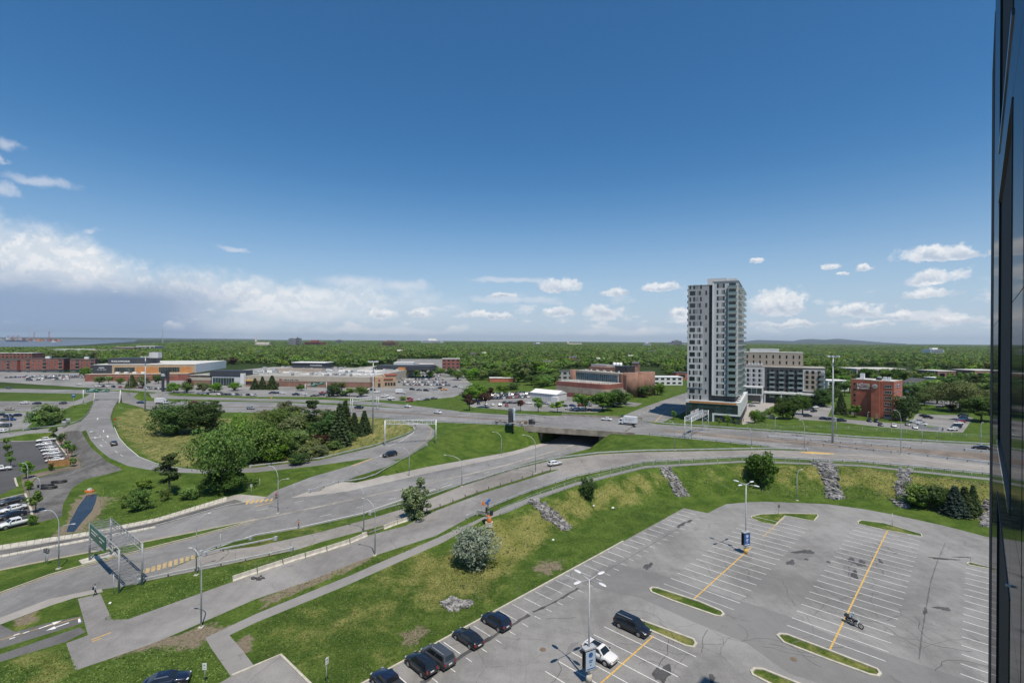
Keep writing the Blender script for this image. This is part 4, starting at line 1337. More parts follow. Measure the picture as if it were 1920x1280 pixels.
def lot_lamp(px,py,top,label,sign_w,rot):
    p=gp(px,py)
    H=(py-top)/depth_px(p)
    t=thing('car_park_lamp',label,'lamp post',p,rot,'four armed car park lamps')
    part('base',MB().tube([(0,0,0),(0,0,.9)],[.36,.34],12),'yellow paint' if px>1300 else 'barrier concrete',t)
    part('pole',MB().tube([(0,0,.9),(0,0,H-.15)],[.13,.09],10),'galvanised',t)
    for k in range(4):
        a=PI/2*k+.15
        d_=Vector((math.cos(a),math.sin(a),0))
        part('lamp_arm',MB().tube([(0,0,H-.25),d_*.9+Vector((0,0,H-.1)),d_*1.5+Vector((0,0,H))],[.05,.045,.04],6),'galvanised',t)
        part('lamp_head',MB().ball((0,0,0),(.62,.26,.12),10,6),'white metal',t,d_*2.0+Vector((0,0,H+.02)),a)
    # sign box on the pole: two printed boards back to back
    z0,z1=1.6,3.9
    sb=part('sign_box',MB().box(-.72,.72,-.35,-.16,z0,z1).box(-.72,.72,.16,.35,z0,z1),'dark metal',t,(0,0,0),sign_w-rot)
    part('bracket',MB().box(-.8,.8,-.4,.4,z1+.1,z1+.28).box(-.8,.8,-.05,.05,z1,z1+.1),'pale steel',t,(0,0,0),sign_w-rot)
    for s_ in (-1,1):
        part('sign_board',MB().box(-.68,.68,-.362*1,-.352,z0+.05,z1-.05),'sign pale blue' if px<1300 else 'sign blue',sb,None,0 if s_<0 else PI)
        em=MB().tube([(0,-.375,z1-.5),(0,-.363,z1-.5)],.3,14)
        part('emblem',em,'sign blue' if px<1300 else 'sign pale blue',sb,None,0 if s_<0 else PI)
        tl=MB()
        for (x0,x1,zz) in ((-.25,.3,2.7),(-.2,.2,2.5),(-.1,.1,2.15),(-.6,.6,1.75)):
            tl.box(x0,x1,-.37,-.362,zz,zz+.12)
        part('print',tl,'sign blue' if px<1300 else 'sign white',sb,None,0 if s_<0 else PI)
lot_lamp(1104,1278,1083,'near four armed car park lamp with pale blue sign beside the white SUV',0.45,0.5)
lot_lamp(1398,1037,906,'far four armed car park lamp on a yellow base with dark blue sign',0.35,0.45)
# ------------------------------------------------------------------ overhead sign gantries
def gantry(p0,p1,H,D,label,legs='tube',th=1.3,lr=.10,m='galvanised'):
    a,b=Vector(p0),Vector(p1)
    t=thing('sign_gantry',label,'sign gantry',a,0,'overhead road sign gantries')
    ax=(b-a);ax.z=0
    L=ax.length
    ux=ax.normalized()
    uy=Vector((-ux.y,ux.x,0))
    zt=max(a.z,b.z)+H-a.z
    def W_(x,y,z):
        return ux*x+uy*y+Vector((0,0,z))
    for x,zb in ((0,0),(L,b.z-a.z)):
        mb=MB()
        for y in (0,D):
            mb.tube([W_(x,y,zb-.3),W_(x,y,zt)],lr,8)
        k=0
        z=zb+.6
        while z<zt-th-1.2:
            mb.beam(W_(x,0,z),W_(x,D,z+1.6 if k % 2==0 else z),.08,.08)
            mb.beam(W_(x,D,z),W_(x,0,z+1.6),.08,.08)
            z+=1.6;k+=1
        part('leg_frame',mb,m,t)
    mb=MB()
    for y in (0,D):
        for z in (zt-th,zt):
            mb.tube([W_(0,y,z),W_(L,y,z)],lr*.55,6)
    n=max(4,int(L/1.6))
    for i in range(n):
        x0,x1=L*i/n,L*(i+1)/n
        for y in (0,D):
            mb.beam(W_(x0,y,zt-th if i % 2 else zt),W_(x1,y,zt if i % 2 else zt-th),.05,.05)
            mb.beam(W_(x0,y,zt-th),W_(x0,y,zt),.06,.06)
        for z in (zt-th,zt):
            mb.beam(W_(x0,0,z),W_(x1,D,z),.06,.06)
            mb.beam(W_(x0,0,z),W_(x0,D,z),.06,.06)
    part('truss',mb,m,t)
    return t,W_,L,zt,ux
gA=G(168,1051,0);gB=G(223,1111,0)
t,W_,L,zt,ux=gantry(gA,gB,6.8,3.0,'grey truss gantry with a green direction sign over the street beside the pedestrian',th=1.2,lr=.15,m='gantry steel')
sg=part('sign_panel',MB().prism([W_(0.9,-.12,0)[:2],W_(L*.62,-.12,0)[:2],W_(L*.62,-.22,0)[:2],W_(0.9,-.22,0)[:2]],zt-2.1,zt+.1),'sign green',t)
mb=MB()
for f0,f1,dz in ((.12,.34,.5),(.12,.28,1.0),(.4,.58,.6),(.42,.5,1.2),(.36,.362,.2)):
    mb.prism([W_(L*f0,-.222,0)[:2],W_(L*f1,-.222,0)[:2],W_(L*f1,-.235,0)[:2],W_(L*f0,-.235,0)[:2]],zt-dz-.5 if f1-f0<.01 else zt-dz-.16,zt-dz)
part('lettering',mb,'sign white',sg)
mb=MB()
for x in (L*.25,L*.5):
    mb.beam(W_(x,-.1,zt-2),W_(x,-.1,zt+.1),.1,.1)
    mb.beam(W_(x,-.2,zt-2.2),W_(x,-1.3,zt-2.4),.06,.06)
part('sign_bracket',mb,'galvanised',t)
part('foot',MB().prism([W_(-1.6,-1.2,0)[:2],W_(.9,-1.2,0)[:2],W_(.9,3.8,0)[:2],W_(-1.6,3.8,0)[:2]],-.2,.12),'barrier concrete',t)
t,W_,L,zt,ux=gantry(gp(721,836),G(817,831,3.4),8.2,1.6,'white truss gantry spanning the loop ramp',th=1.4,m='white metal')
t,W_,L,zt,ux=gantry(G(661,775,3.2),G(710,767,4),6.6,2.2,'white truss gantry at the highway behind the tallest spruces',th=1.4,m='white metal')
t,W_,L,zt,ux=gantry(G(1296,825,6),G(1328,807,6),7.9,2.2,'white truss gantry over the highway in front of the tower',th=1.5,m='white metal')
mb=MB().prism([W_(L*.35,2.4,0)[:2],W_(L*.8,2.4,0)[:2],W_(L*.8,2.5,0)[:2],W_(L*.35,2.5,0)[:2]],zt-1.6,zt+.9)
part('sign_panel',mb,'pale steel',t)
mb=MB().prism([W_(L*.5,2.35,0)[:2],W_(L*.56,2.35,0)[:2],W_(L*.56,2.38,0)[:2],W_(L*.5,2.38,0)[:2]],zt-.2,zt+1.0)
part('lamp_box',mb,'container red',t)
# flyover gantry with two green signs
def flat_gantry(A_,B_,H,label,signs,m='pale steel'):
    a,b=Vector(A_),Vector(B_)
    t=thing('sign_gantry',label,'sign gantry',a,0,'overhead road sign gantries')
    d_=b-a
    part('post',MB().tube([(0,0,-1),(0,0,H)],.2,8),m,t)
    part('post',MB().tube([(d_.x,d_.y,-1),(d_.x,d_.y,H)],.2,8),m,t)
    mb=MB()
    for z in (H,H-.9):
        mb.tube([(0,0,z),(d_.x,d_.y,z)],.12,6)
    for i in range(12):
        p0,p1=d_*(i/12),d_*((i+1)/12)
        mb.beam((p0.x,p0.y,H if i % 2 else H-.9),(p1.x,p1.y,H-.9 if i % 2 else H),.08,.08)
    part('truss',mb,m,t)
    ux=d_.normalized();n_=Vector((ux.y,-ux.x,0))
    for f0,f1,z0,z1 in signs:
        p0,p1=d_*f0+n_*.2,d_*f1+n_*.2
        q=n_*.08
        sg=part('sign_panel',MB().prism([p0[:2],p1[:2],(p1+q)[:2],(p0+q)[:2]],H+z0,H+z1),'sign green',t)
        mb=MB()
        for g0,g1,gzz in ((.3,.7,.68),(.2,.55,.38),(.08,.16,.3),(.75,.92,.5)):
            r0,r1=p0.lerp(p1,g0)+q*1.05,p0.lerp(p1,g1)+q*1.05
            mb.prism([r0[:2],r1[:2],(r1+q*.2)[:2],(r0+q*.2)[:2]],H+z0+(z1-z0)*gzz,H+z0+(z1-z0)*(gzz+.14))
        part('lettering',mb,'sign white',sg)
flat_gantry(AT(156,763,262).xy.to_3d()+Vector((0,0,2.5)),AT(226,757,262).xy.to_3d()+Vector((0,0,5.5)),9.6,'pale gantry with two green signs over the flyover',[(.09,.42,-1.3,.9),(.43,.71,-1.0,.3)])
flat_gantry(gp(572,747),gp(612,747),9.3,'pale gantry with two green signs beside the shopping centre',[(.25,.55,-2.2,.6),(.58,.88,-1.2,.5)])
# ------------------------------------------------------------------ billboard, road signs, small street things
p=gp(961,812)
t=thing('billboard','tall dark two sided billboard on a single mast above the green bank','billboard',p)
kk=1/depth_px(p)
part('mast',MB().tube([(0,0,-.5),(0,0,45*kk)],.42,10),'dark metal',t)
mb=MB().prism([(-5.2*kk*.5,-4),(-.5,-3.6),(-.5+.4,4),(-5.2*kk*.5+.4,4.4)],21*kk,43*kk)
pn=part('panel',MB().prism([(-1.75,-1.6),(-.25,-1.0),(-.25,5),(-1.75,5.6)],20.5*kk,43*kk),'mall dark',t)
part('panel',MB().prism([(.28,-1.0),(.95,-.6),(.95,5),(.28,5)],25*kk,44*kk),'sign pale blue',t)
mb=MB()
for i in range(7):
    mb.box(-1.76,-.22,-1.68+.0,-1.63,(21.5+i*3)*kk,(21.9+i*3)*kk)
part('slat',mb,'dark metal',pn)['kind']='stuff'
part('catwalk',MB().box(-2.0,1.4,-1.6,-.6,20*kk,20.6*kk),'galvanised',t)
t=thing('scaffold_stack','pile of dark scrap steel frames and crates on the highway shoulder','scrap pile',G(985,797,6)+Vector((0,2.5,.03)))
rr=random.Random(5)
mb=MB()
for i in range(70):
    x,y=rr.uniform(-13,4.5),rr.uniform(-.8,.8)
    z=rr.uniform(0.1,1.0 if x<0 else 2.2)
    mb.beam((x,y,z),(x+rr.uniform(-1.8,1.8),y+rr.uniform(-.6,.6),max(.05,z+rr.uniform(-.7,.7))),.12,.12)
part('frame',mb,'dark metal',t)['kind']='stuff'
for i,(x,w,h,m_) in enumerate(((2.2,1.6,1.9,'dark metal'),(.3,1.2,1.3,'timber post'),(3.6,.9,1.2,'mall dark'),(-1.2,1.0,.6,'stucco pale'))):
    part('crate',MB().box(-w/2,w/2,-.6,.6,0,h).box(-w/2-.04,w/2+.04,-.64,.64,h*.45,h*.52),m_,t,(x,.1,0))
def road_sign(px,py,top,kind,label,face=0.0,col='sign white'):
    p=gp(px,py)
    H=(py-top)/depth_px(p)
    t=thing('road_sign',label,'road sign',p,face)
    part('post',MB().tube([(0,0,-.1),(0,0,H)],.045,6),'galvanised',t)
    if kind=='plate':
        part('sign_plate',MB().box(-.24,.24,-.09,-.05,H-.75,H),col,t)
        part('print',MB().box(-.12,.12,-.1,-.092,H-.32,H-.12).box(-.16,.16,-.1,-.092,H-.58,H-.5),'panel grey',t)['kind']='stuff'
    elif kind=='diamond':
        s_=.62
        part('sign_plate',MB().add([(-s_,-.06,H-s_),(0,-.06,H-2*s_),(s_,-.06,H-s_),(0,-.06,H),(-s_,-.1,H-s_),(0,-.1,H-2*s_),(s_,-.1,H-s_),(0,-.1,H)],[(0,1,2,3),(7,6,5,4),(0,4,5,1),(1,5,6,2),(2,6,7,3),(3,7,4,0)]),'sign yellow',t)
        part('print',MB().box(-.1,.1,-.11,-.102,H-.95,H-.3),'dark metal',t)
    elif kind=='big':
        part('sign_plate',MB().box(-.8,.8,-.1,-.05,H-1.7,H),col,t)
        part('print',MB().box(-.55,.55,-.11,-.102,H-.7,H-.4),'sign white',t)
    elif kind=='round':
        part('sign_plate',MB().tube([(0,-.1,H-.4),(0,-.05,H-.4)],.42,14),col,t)
    elif kind=='marker':
        pass
road_sign(384,1279,1242,'plate','white parking notice on a post on the lawn behind the dark car')
road_sign(612,1283,1232,'plate','thin white notice post on the lawn near the driveway corner',1.2)
road_sign(213,1113,1076,'marker','thin grey post in front of the gantry legs')
road_sign(85,1053,1027,'plate','dark back of a road sign on the grass median, left one',.7,'dark metal')
road_sign(89,1058,1029,'plate','dark back of a road sign on the grass median, right one',.7,'dark metal')
road_sign(413,1033,1000,'marker','thin post at the gore guardrail')
road_sign(310,868,853,'diamond','orange diamond warning sign beside the bent pine',.3)
road_sign(509,757,743,'diamond','yellow diamond warning sign at the service road',0)
road_sign(138,765,738,'big','blue information sign at the highway left of the flyover',0,'sign blue')
road_sign(128,797,783,'big','grey blue sign on the flyover bank, right of the pair',.3,'panel mid')
road_sign(120,802,788,'big','grey blue sign on the flyover bank, left of the pair',.3,'panel mid')
road_sign(216,796,784,'round','red no entry sign on the loop grass by the flyover',.2,'red paint')
road_sign(219,802,793,'plate','small green sign beside the red no entry sign',.2,'sign green')
road_sign(487,917,897,'marker','grey marker post on the grass by the slip road, farther one')
road_sign(471,928,907,'plate','grey sign back beside the concrete pad by the slip road',.5,'pale steel')
road_sign(551,927,907,'marker','white marker post beside the cyclist')
road_sign(1460,963,945,'plate','dark sign post on the island at the car park bend',.2,'dark metal')
road_sign(1673,987,962,'marker','dark post on the long island at the car park rim')
road_sign(1820,1054,1037,'marker','yellow post on the last island')
road_sign(1856,1063,1045,'plate','white post at the facade end of the last island',0)
road_sign(1757,834,818,'plate','small dark sign on two legs at the highway verge',0,'dark metal')
road_sign(1055,823,797,'plate','pale post standing on the highway edge above the underpass',0,'pale steel')
# temporary traffic signal with orange drum on a concrete block
p=gp(917,987)
t=thing('traffic_signal','portable traffic signal with orange drum on a concrete block at the closed ramp','traffic signal',p)
k=1/depth_px(p)
part('block',MB().prism([(-.72,-.6),(.72,-.6),(.72,.6),(-.72,.6)],0,1.0),'barrier concrete',t)
dr=part('drum',MB().tube([(0,0,1.0),(0,0,1.3),(0,0,2.2),(0,0,2.35)],[.52,.46,.42,.36],14),'orange paint',t)
part('reflective_band',MB().tube([(0,0,1.9),(0,0,2.08)],[.452,.445],14,cap=False),'worn white paint',dr)
part('post',MB().tube([(-.25,0,1),(-.25,0,5.0)],.09,8),'dark metal',t)
part('solar_panel',MB().beam((-.75,-.2,4.7),(.15,.3,5.5),.9,.06),'sign blue',t)
part('control_box',MB().box(.1,.8,-.3,.3,2.4,3.3),'dark metal',t)
part('signal_head',MB().box(-.75,-.4,-.3,.05,2.8,4.0),'dark metal',t)
part('bracket_arm',MB().beam((-.25,0,4.5),(.7,.1,4.4),.08,.08),'galvanised',t)
p=gp(903,968)
t=thing('closure_board','low striped closure board with a red flag across the closed ramp','road barrier',p)
part('board',MB().beam((-1.1,.5,.75),(2.0,-.9,.75),.08,.55),'old concrete',t)
part('rail',MB().beam((-1.1,.5,1.25),(2.0,-.9,1.25),.2,.14),'galvanised',t)
for x,y in ((-1.0,.45),(1.9,-.85)):
    part('leg',MB().box(x-.1,x+.1,y-.1,y+.1,0,1.3),'galvanised',t)
part('flag_pole',MB().tube([(.0,0,1.2),(.0,0,3.4)],.03,6),'galvanised',t)
part('flag',MB().add([(0.03,0,3.2),(.75,.1,3.05),(.72,-.05,2.3),(0.03,0,2.45),(0.03,.03,3.2),(.75,.13,3.05),(.72,-.02,2.3),(0.03,.03,2.45)],[(0,1,2,3),(7,6,5,4),(0,4,5,1),(2,6,7,3),(1,5,6,2)]),'orange paint',t)
# pile of tyres / dark rubble on the closed ramp, pipes in the gravel yard
def lump(name,label,cat,px,py,n,r,m,flat=.6,seed=1,spread=1.0):
    q=gp(px,py)
    rr=random.Random(seed)
    mb=MB()
    for i in range(n):
        a=rr.uniform(r*.5,r)
        mb.ball((rr.gauss(0,spread),rr.gauss(0,spread*.5),a*flat*.6),(a,a*rr.uniform(.6,1),a*flat),6,4)
    o=link(name,mb.mesh(name,[m]),None,q)
    tag(o,label,cat)
lump('rubble_pile','small heap of dark asphalt rubble by the nearest concrete barrier','rubble',482,1085,12,.34,'oil stain',.7,3,.55)
for i,(x,y,lb) in enumerate(((86,912,'lower left stack of dark pipes in the gravel yard'),(92,916,'lower right stack of dark pipes in the gravel yard'),(111,905,'single stack of dark pipes farther out in the gravel yard'))):
    q=gp(x,y)
    t=thing('pipe_stack',lb,'pipes',q,.35,'pipe stacks in the gravel yard')
    for k in range(5):
        part('pipe',MB().tube([(-1.6,0,0),(1.6,0,0)],.2,8),'dark metal',t,(0,(k % 3-1)*.45,.2+(k // 3)*.38))
for i,(x,y,sc,lb) in enumerate(((668*0+1149,952,.35,'white litter scrap on the slope left of the second stone chute'),(1113,948,.25,'smaller white litter scrap on the slope'),(1037,1012,.25,'white litter scrap at the ditch below the first stone chute'),(206,1131,.2,'tiny white litter on the verge beside the gantry'))):
    q=gp(x,y)
    o=link('litter',MB().add([(-sc,-sc*.6,.03),(sc,-sc*.7,.05),(sc*.9,sc*.6,.16),(-sc*.7,sc*.8,.12),(0,0,.3)],[(0,1,4),(1,2,4),(2,3,4),(3,0,4),(3,2,1,0)]).mesh('litter',['white paint']),None,q)
    tag(o,lb,'litter')
q=gp(168,922)
t=thing('work_boat','small orange and white pump float at the head of the dark stream','pump',q)
part('float',MB().box(-1.0,1.0,-.5,.5,0,.45),'orange paint',t)
part('motor',MB().box(-.4,.4,-.3,.3,.45,.9),'white metal',t)
# ------------------------------------------------------------------ stone chutes (loose rock)
def rocks(label,outline,n,r0,r1,seed,lift=0.0):
    pl=[gp(*p) for p in PT(outline)]
    poly=np.array([(p.x,p.y) for p in pl])
    rr=np.random.default_rng(seed)
    lo,hi=poly.min(0),poly.max(0)
    mb=MB()
    cnt=0
    while cnt<n:
        q=rr.uniform(lo,hi)
        if not inside(poly,q[None])[0]:
            continue
        cnt+=1
        q=q+rr.normal(0,r1*.8,2)
        z=gz(q[0],q[1])
        s_=r0*.6+(r1*1.25-r0*.6)*rr.uniform() ** 1.8
        vs_=[]
        for k in range(8):
            v=np.array([(k & 1)*2-1,(k >> 1 & 1)*2-1,(k >> 2 & 1)*2-1])*s_*rr.uniform(.45,.8,3)
            a=rr.uniform(0,1.2)
            vs_.append((q[0]+v[0]*math.cos(a)-v[1]*math.sin(a),q[1]+v[0]*math.sin(a)+v[1]*math.cos(a),z+s_*.3+v[2]*.8))
        mb.add(vs_,[(0,2,3,1),(4,5,7,6),(0,1,5,4),(1,3,7,5),(3,2,6,7),(2,0,4,6)],int(rr.integers(0,2)))
    o=link('rocks',mb.mesh('rocks',['rock pale','rock mid']))
    tag(o,label,None,None,'stuff')
rocks('grey loose rock chute down the slope from the footpath, leftmost chute','994,941 1004,937 1040,960 1076,989 1062,994 1030,975',420,.22,.5,1)
rocks('grey loose rock chute above the bend of the car park','1240,878 1253,877 1272,905 1287,929 1272,931 1255,905',420,.22,.5,2)
rocks('wide grey loose rock chute right of the lone slope lamp','1524,867 1560,868 1570,900 1578,934 1556,936 1545,905',700,.25,.6,3)
rocks('grey loose rock chute left of the evergreen clump','1690,880 1709,881 1702,915 1701,953 1680,950 1683,915',520,.25,.55,4)
rocks('grey loose rock chute at the facade end of the slope','1848,940 1870,940 1875,990 1843,986',380,.25,.55,5)
rocks('flat bed of pale stones on the lawn above the parked cars','828,1130 850,1120 866,1127 884,1127 878,1137 845,1145',420,.12,.3,6)
# ------------------------------------------------------------------ trees
def leaf_mesh(name,pts,nrm,size,rs,mats,aspect=1.0):
    """many small leaf sprays: one bent quad each, turned half outwards and half at random"""
    n=len(pts)
    a=rs.normal(size=(n,3))
    d=nrm*0.9+a*0.55
    d /= np.linalg.norm(d,axis=1)[:,None]
    u=np.cross(d,rs.normal(size=(n,3)))
    u /= np.linalg.norm(u,axis=1)[:,None]
    w=np.cross(d,u)
    s=size*rs.uniform(0.6,1.35,(n,1))
    v=np.empty((n*4,3))
    v[0::4]=pts-u*s*aspect+d*s*0.12
    v[1::4]=pts-w*s*.55-d*s*0.12
    v[2::4]=pts+u*s*aspect+d*s*0.12
    v[3::4]=pts+w*s*.55-d*s*0.12
    me=bpy.data.meshes.new(name)
    me.vertices.add(n*4);me.loops.add(n*4);me.polygons.add(n)
    me.vertices.foreach_set('co',v.ravel())
    me.loops.foreach_set('vertex_index',np.arange(n*4,dtype=np.int32))
    me.polygons.foreach_set('loop_start',np.arange(n,dtype=np.int32)*4)
    me.update();me.validate()
    me.materials.append(M(mats))
    return me
def broad_points(rs,n,lobes,R=(4.4,4.4,3.6),zc=6.2,hole=0.0):
    c_,r_=[],[]
    for i in range(lobes):
        d=rs.normal(size=3);d /= np.linalg.norm(d)
        q=rs.uniform(.40,1.12)
        c_.append([d[0]*R[0]*q*.72,d[1]*R[1]*q*.72,zc+d[2]*R[2]*q*.72])
        r_.append(rs.uniform(.13,.42)*R[0])
    c_,r_=np.array(c_),np.array(r_)
    k=rs.integers(0,lobes,n)
    d=rs.normal(size=(n,3));d /= np.linalg.norm(d,axis=1)[:,None]
    q=rs.uniform(.55,1.0,(n,1)) ** .5
    p=c_[k]+d*r_[k][:,None]*q*np.array([1,1,.85])
    far_=rs.uniform(0,1,n)<.07
    p[far_]+=d[far_]*r_[k][far_][:,None]*rs.uniform(.1,.45,(far_.sum(),1))
    p[:,2]=np.maximum(p[:,2],zc-R[2]*1.02)
    o=p-np.array([0,0,zc]);o /= np.linalg.norm(o,axis=1)[:,None]+1e-6
    nr=d*.6+o*.4+np.array([0,0,.25])
    return p,nr
def spruce_points(rs,n,R=2.6,H=10.0,z0=0.6,tiers=15):
    t=rs.uniform(0,1,n) ** 1.35
    ti=np.floor(t*tiers)/tiers
    t2=ti+rs.uniform(0,.55,n)/tiers
    rmax=R*(1-ti) ** .9*rs.uniform(.8,1.1,n)+.12
    q=rs.uniform(.25,1,n) ** .6
    a=rs.uniform(0,2*PI,n)
    arms=9
    a=np.where(rs.uniform(0,1,n)<.7,(np.floor(a/(2*PI)*arms)+.5+rs.normal(0,.16,n))*2*PI/arms+ti*9,a)
    r=rmax*q
    p=np.stack([r*np.cos(a),r*np.sin(a),z0+t2*(H-z0)-r*.22],1)
    nr=np.stack([np.cos(a)*.5,np.sin(a)*.5,np.full(n,.8)],1)
    return p,nr
def trunk_mesh(name,H,r,rs,limbs=5,spread=2.6,bend=0.0):
    mb=MB()
    top=Vector((rs.normal(0,.15)+bend,rs.normal(0,.15),H))
    path=[Vector((0,0,-.3)),Vector((bend*.1,0,H*.3)),Vector((bend*.5,0,H*.65)),top]
    mb.tube(path,[r*1.25,r,r*.75,r*.3],7)
    for i in range(limbs):
        a=2*PI*i/limbs+rs.uniform(-.4,.4)
        z=H*rs.uniform(.38,.75)
        s=rs.uniform(.6,1)*spread
        b0=Vector((bend*z/H,0,z))
        mb.tube([b0,b0+Vector((math.cos(a)*s*.5,math.sin(a)*s*.5,H*.12)),b0+Vector((math.cos(a)*s,math.sin(a)*s,H*.26))],[r*.5,r*.32,r*.12],5)
    return mb.mesh(name,['bark'])
rs=np.random.default_rng(3)
KIND={}      # kind: (crown meshes, trunk meshes)
def make_kind(kind,crowns,trunks):
    KIND[kind]=(crowns,trunks)
make_kind('broad',[leaf_mesh('crown',*broad_points(rs,8500,38,(4.6,4.6,4.7),5.3),.22,rs,'leaves mid') for i in range(3)],[trunk_mesh('trunk',7.5,.24,rs,6) for i in range(2)])
make_kind('small',[leaf_mesh('crown',*broad_points(rs,1700,18,(3.4,3.4,3.8),6.0),.36,rs,'leaves mid') for i in range(3)],[trunk_mesh('trunk',7.0,.20,rs,4,1.8) for i in range(2)])
make_kind('tall',[leaf_mesh('crown',*broad_points(rs,3600,26,(3.2,3.2,4.6),5.4),.27,rs,'leaves mid') for i in range(2)],[trunk_mesh('trunk',8.0,.22,rs,6,2.0) for i in range(2)])
make_kind('bush',[leaf_mesh('crown',*broad_points(rs,3800,26,(5.0,5.0,5.0),4.9),.31,rs,'leaves mid') for i in range(3)],[trunk_mesh('stem',5.0,.20,rs,6,3.0)])
make_kind('spruce',[leaf_mesh('crown',*spruce_points(rs,2600,2.7),.34,rs,'needles dark',1.2) for i in range(2)],[trunk_mesh('trunk',9.4,.16,rs,0)])
make_kind('grove',[leaf_mesh('crown',*broad_points(rs,10000,44,(5.6,5.0,5.2),4.9),.23,rs,'leaves mid') for i in range(3)],[trunk_mesh('trunk',7.5,.24,rs,6) for i in range(2)])
make_kind('silver',[leaf_mesh('crown',*broad_points(rs,9000,70,(5.2,5.2,5.0),4.9),.20,rs,'leaves silver',1.5)],[trunk_mesh('stem',6.0,.20,rs,7,3.0)])
def pine_pts(rs,n):
    c_=np.array([[rs.normal(0,1.3*(1-abs(z-5.5)/7)),rs.normal(0,1.3*(1-abs(z-5.5)/7)),z] for z in rs.uniform(2.8,9.2,22)])
    k=rs.integers(0,22,n)
    d=rs.normal(size=(n,3));d /= np.linalg.norm(d,axis=1)[:,None]
    p=c_[k]+d*np.array([1.0,1.0,.5])*rs.uniform(.4,1.0,(n,1))
    return p,d+np.array([0,0,.5])
make_kind('pine',[leaf_mesh('crown',*pine_pts(rs,2200),.26,rs,'needles dark') for i in range(2)],[trunk_mesh('trunk',9.2,.17,rs,5,1.6,.5)])
make_kind('airy',[leaf_mesh('crown',*broad_points(rs,6500,64,(5.4,5.4,4.6),5.5),.19,rs,'leaves olive') for i in range(2)],[trunk_mesh('trunk',8.5,.26,rs,12,3.8)])
ONE=['','first','second','third','fourth','fifth','sixth','seventh','eighth','ninth','tenth','eleventh','twelfth','thirteenth','fourteenth','fifteenth','sixteenth','seventeenth','eighteenth','nineteenth']
ORD=ONE[1:]+[w[:-1]+'ieth' if k==0 else w+'-'+ONE[k] for w in ('twenty','thirty','forty','fifty','sixty','seventy') for k in range(10)]
ZONES=((345,'the brick apartments'),(740,'the shopping centre'),(1000,'the crowded car park'),(1290,'the institute'),(1570,'the tower annexe'),(1700,'the brick hotel'),(99999,'the side street'))
def zone_of(p):
    pxx=CX+F*p[0]/p[1]
    return next(z for lim,z in ZONES if pxx<lim)
tree_no={}
_cs={}
def crown_size(me):
    if me.name not in _cs:
        a=np.empty(len(me.vertices)*3);me.vertices.foreach_get('co',a);a=a.reshape(-1,3)
        _cs[me.name]=(np.percentile(np.hypot(a[:,0],a[:,1]),95)*2*.97,np.percentile(a[:,2],99.5))
    return _cs[me.name]
def tree(kind,px,py,top,wpx,label,leaves=None,group=None,name=None,base=None):
    p=base if base is not None else gp(px,py)
    k=1/depth_px(p)
    H,Wd=(py-top)*k,wpx*k
    crowns,trunks=KIND[kind]
    n_=tree_no[kind]=tree_no.get(kind,-1)+1
    nm=name or {'bush':'bush','silver':'silver_bush','spruce':'spruce_tree','pine':'pine_tree'}.get(kind,'broadleaf_tree')
    t=thing(nm,label,'bush' if 'bush' in nm else 'tree',p,random.uniform(0,6.28),group)
    cm=crowns[n_ % len(crowns)]
    base_w,zt_=crown_size(cm)
    c_=link('crown',cm,t)
    c_.scale=(Wd/base_w,Wd/base_w,H/zt_)
    if leaves:
        c_.material_slots[0].link='OBJECT'
        c_.material_slots[0].material=M(leaves)
    tm=trunks[n_ % len(trunks)]
    q=link('stem' if 'bush' in nm else 'trunk',tm,t)
    s_=min(Wd/base_w*1.1,H/10*1.3)
    q.scale=(s_,s_,H/10)
    return t
LT='trees inside the loop ramp'
tree('grove',330,812,751,86,'left one of two big dark green trees in the loop beside the flyover road','leaves dark',LT)
tree('grove',370,811,754,70,'right one of two big dark green trees in the loop, next to the brownish pine','leaves dark',LT)
tree('pine',402,800,752,34,'brownish dark pine at the rear of the loop by the highway',None,LT)
tree('bush',388,808,778,40,'dull bush at the foot of the brownish loop pine','leaves olive',LT)
tree('airy',417,921,798,106,'large light green tree in front of the loop road, largest of all','leaves mid',LT)
tree('bush',420,921,880,76,'low skirt of branches under the large light green tree','leaves dark',LT)
tree('grove',450,864,783,84,'bright tree behind the large light green one, its left neighbour','leaves mid',LT)
tree('grove',494,864,788,82,'dense green tree at the middle front of the loop','leaves mid',LT)
tree('bush',455,868,828,60,'dark green thicket at the loop road edge, left part','leaves dark',LT)
tree('bush',505,866,830,54,'bright green thicket at the loop road edge, right part','leaves light',LT)
tree('grove',515,822,771,66,'broad tree at the rear of the loop thicket','leaves mid',LT)
tree('bush',545,822,776,58,'dull olive bush around the parked white junk in the loop','leaves olive',LT)
tree('bush',560,842,806,50,'pale green bush in front of the white junk in the loop','leaves mid',LT)
tree('bush',522,850,822,34,'dark shrub beside the thicket in the loop','leaves dark',LT)
tree('bush',585,850,822,40,'grey green shrub near the dry reeds in the loop','leaves olive',LT)
tree('bush',570,806,772,44,'leafy shrub at the highway side of the loop','leaves mid',LT)
tree('bush',598,824,790,46,'dark leafy shrub between loop pine and spruces','leaves dark',LT)
tree('bush',618,818,770,50,'round dark tree behind the spruces','leaves dark',LT)
tree('bush',605,838,815,34,'low reddish brown scrub in front of the loop pine','leaves red',LT)
tree('bush',625,843,826,30,'low scrub at the foot of the tallest spruce','leaves mid',LT)
tree('pine',587,808,750,36,'dark pine in the loop left of the spruces',None,LT)
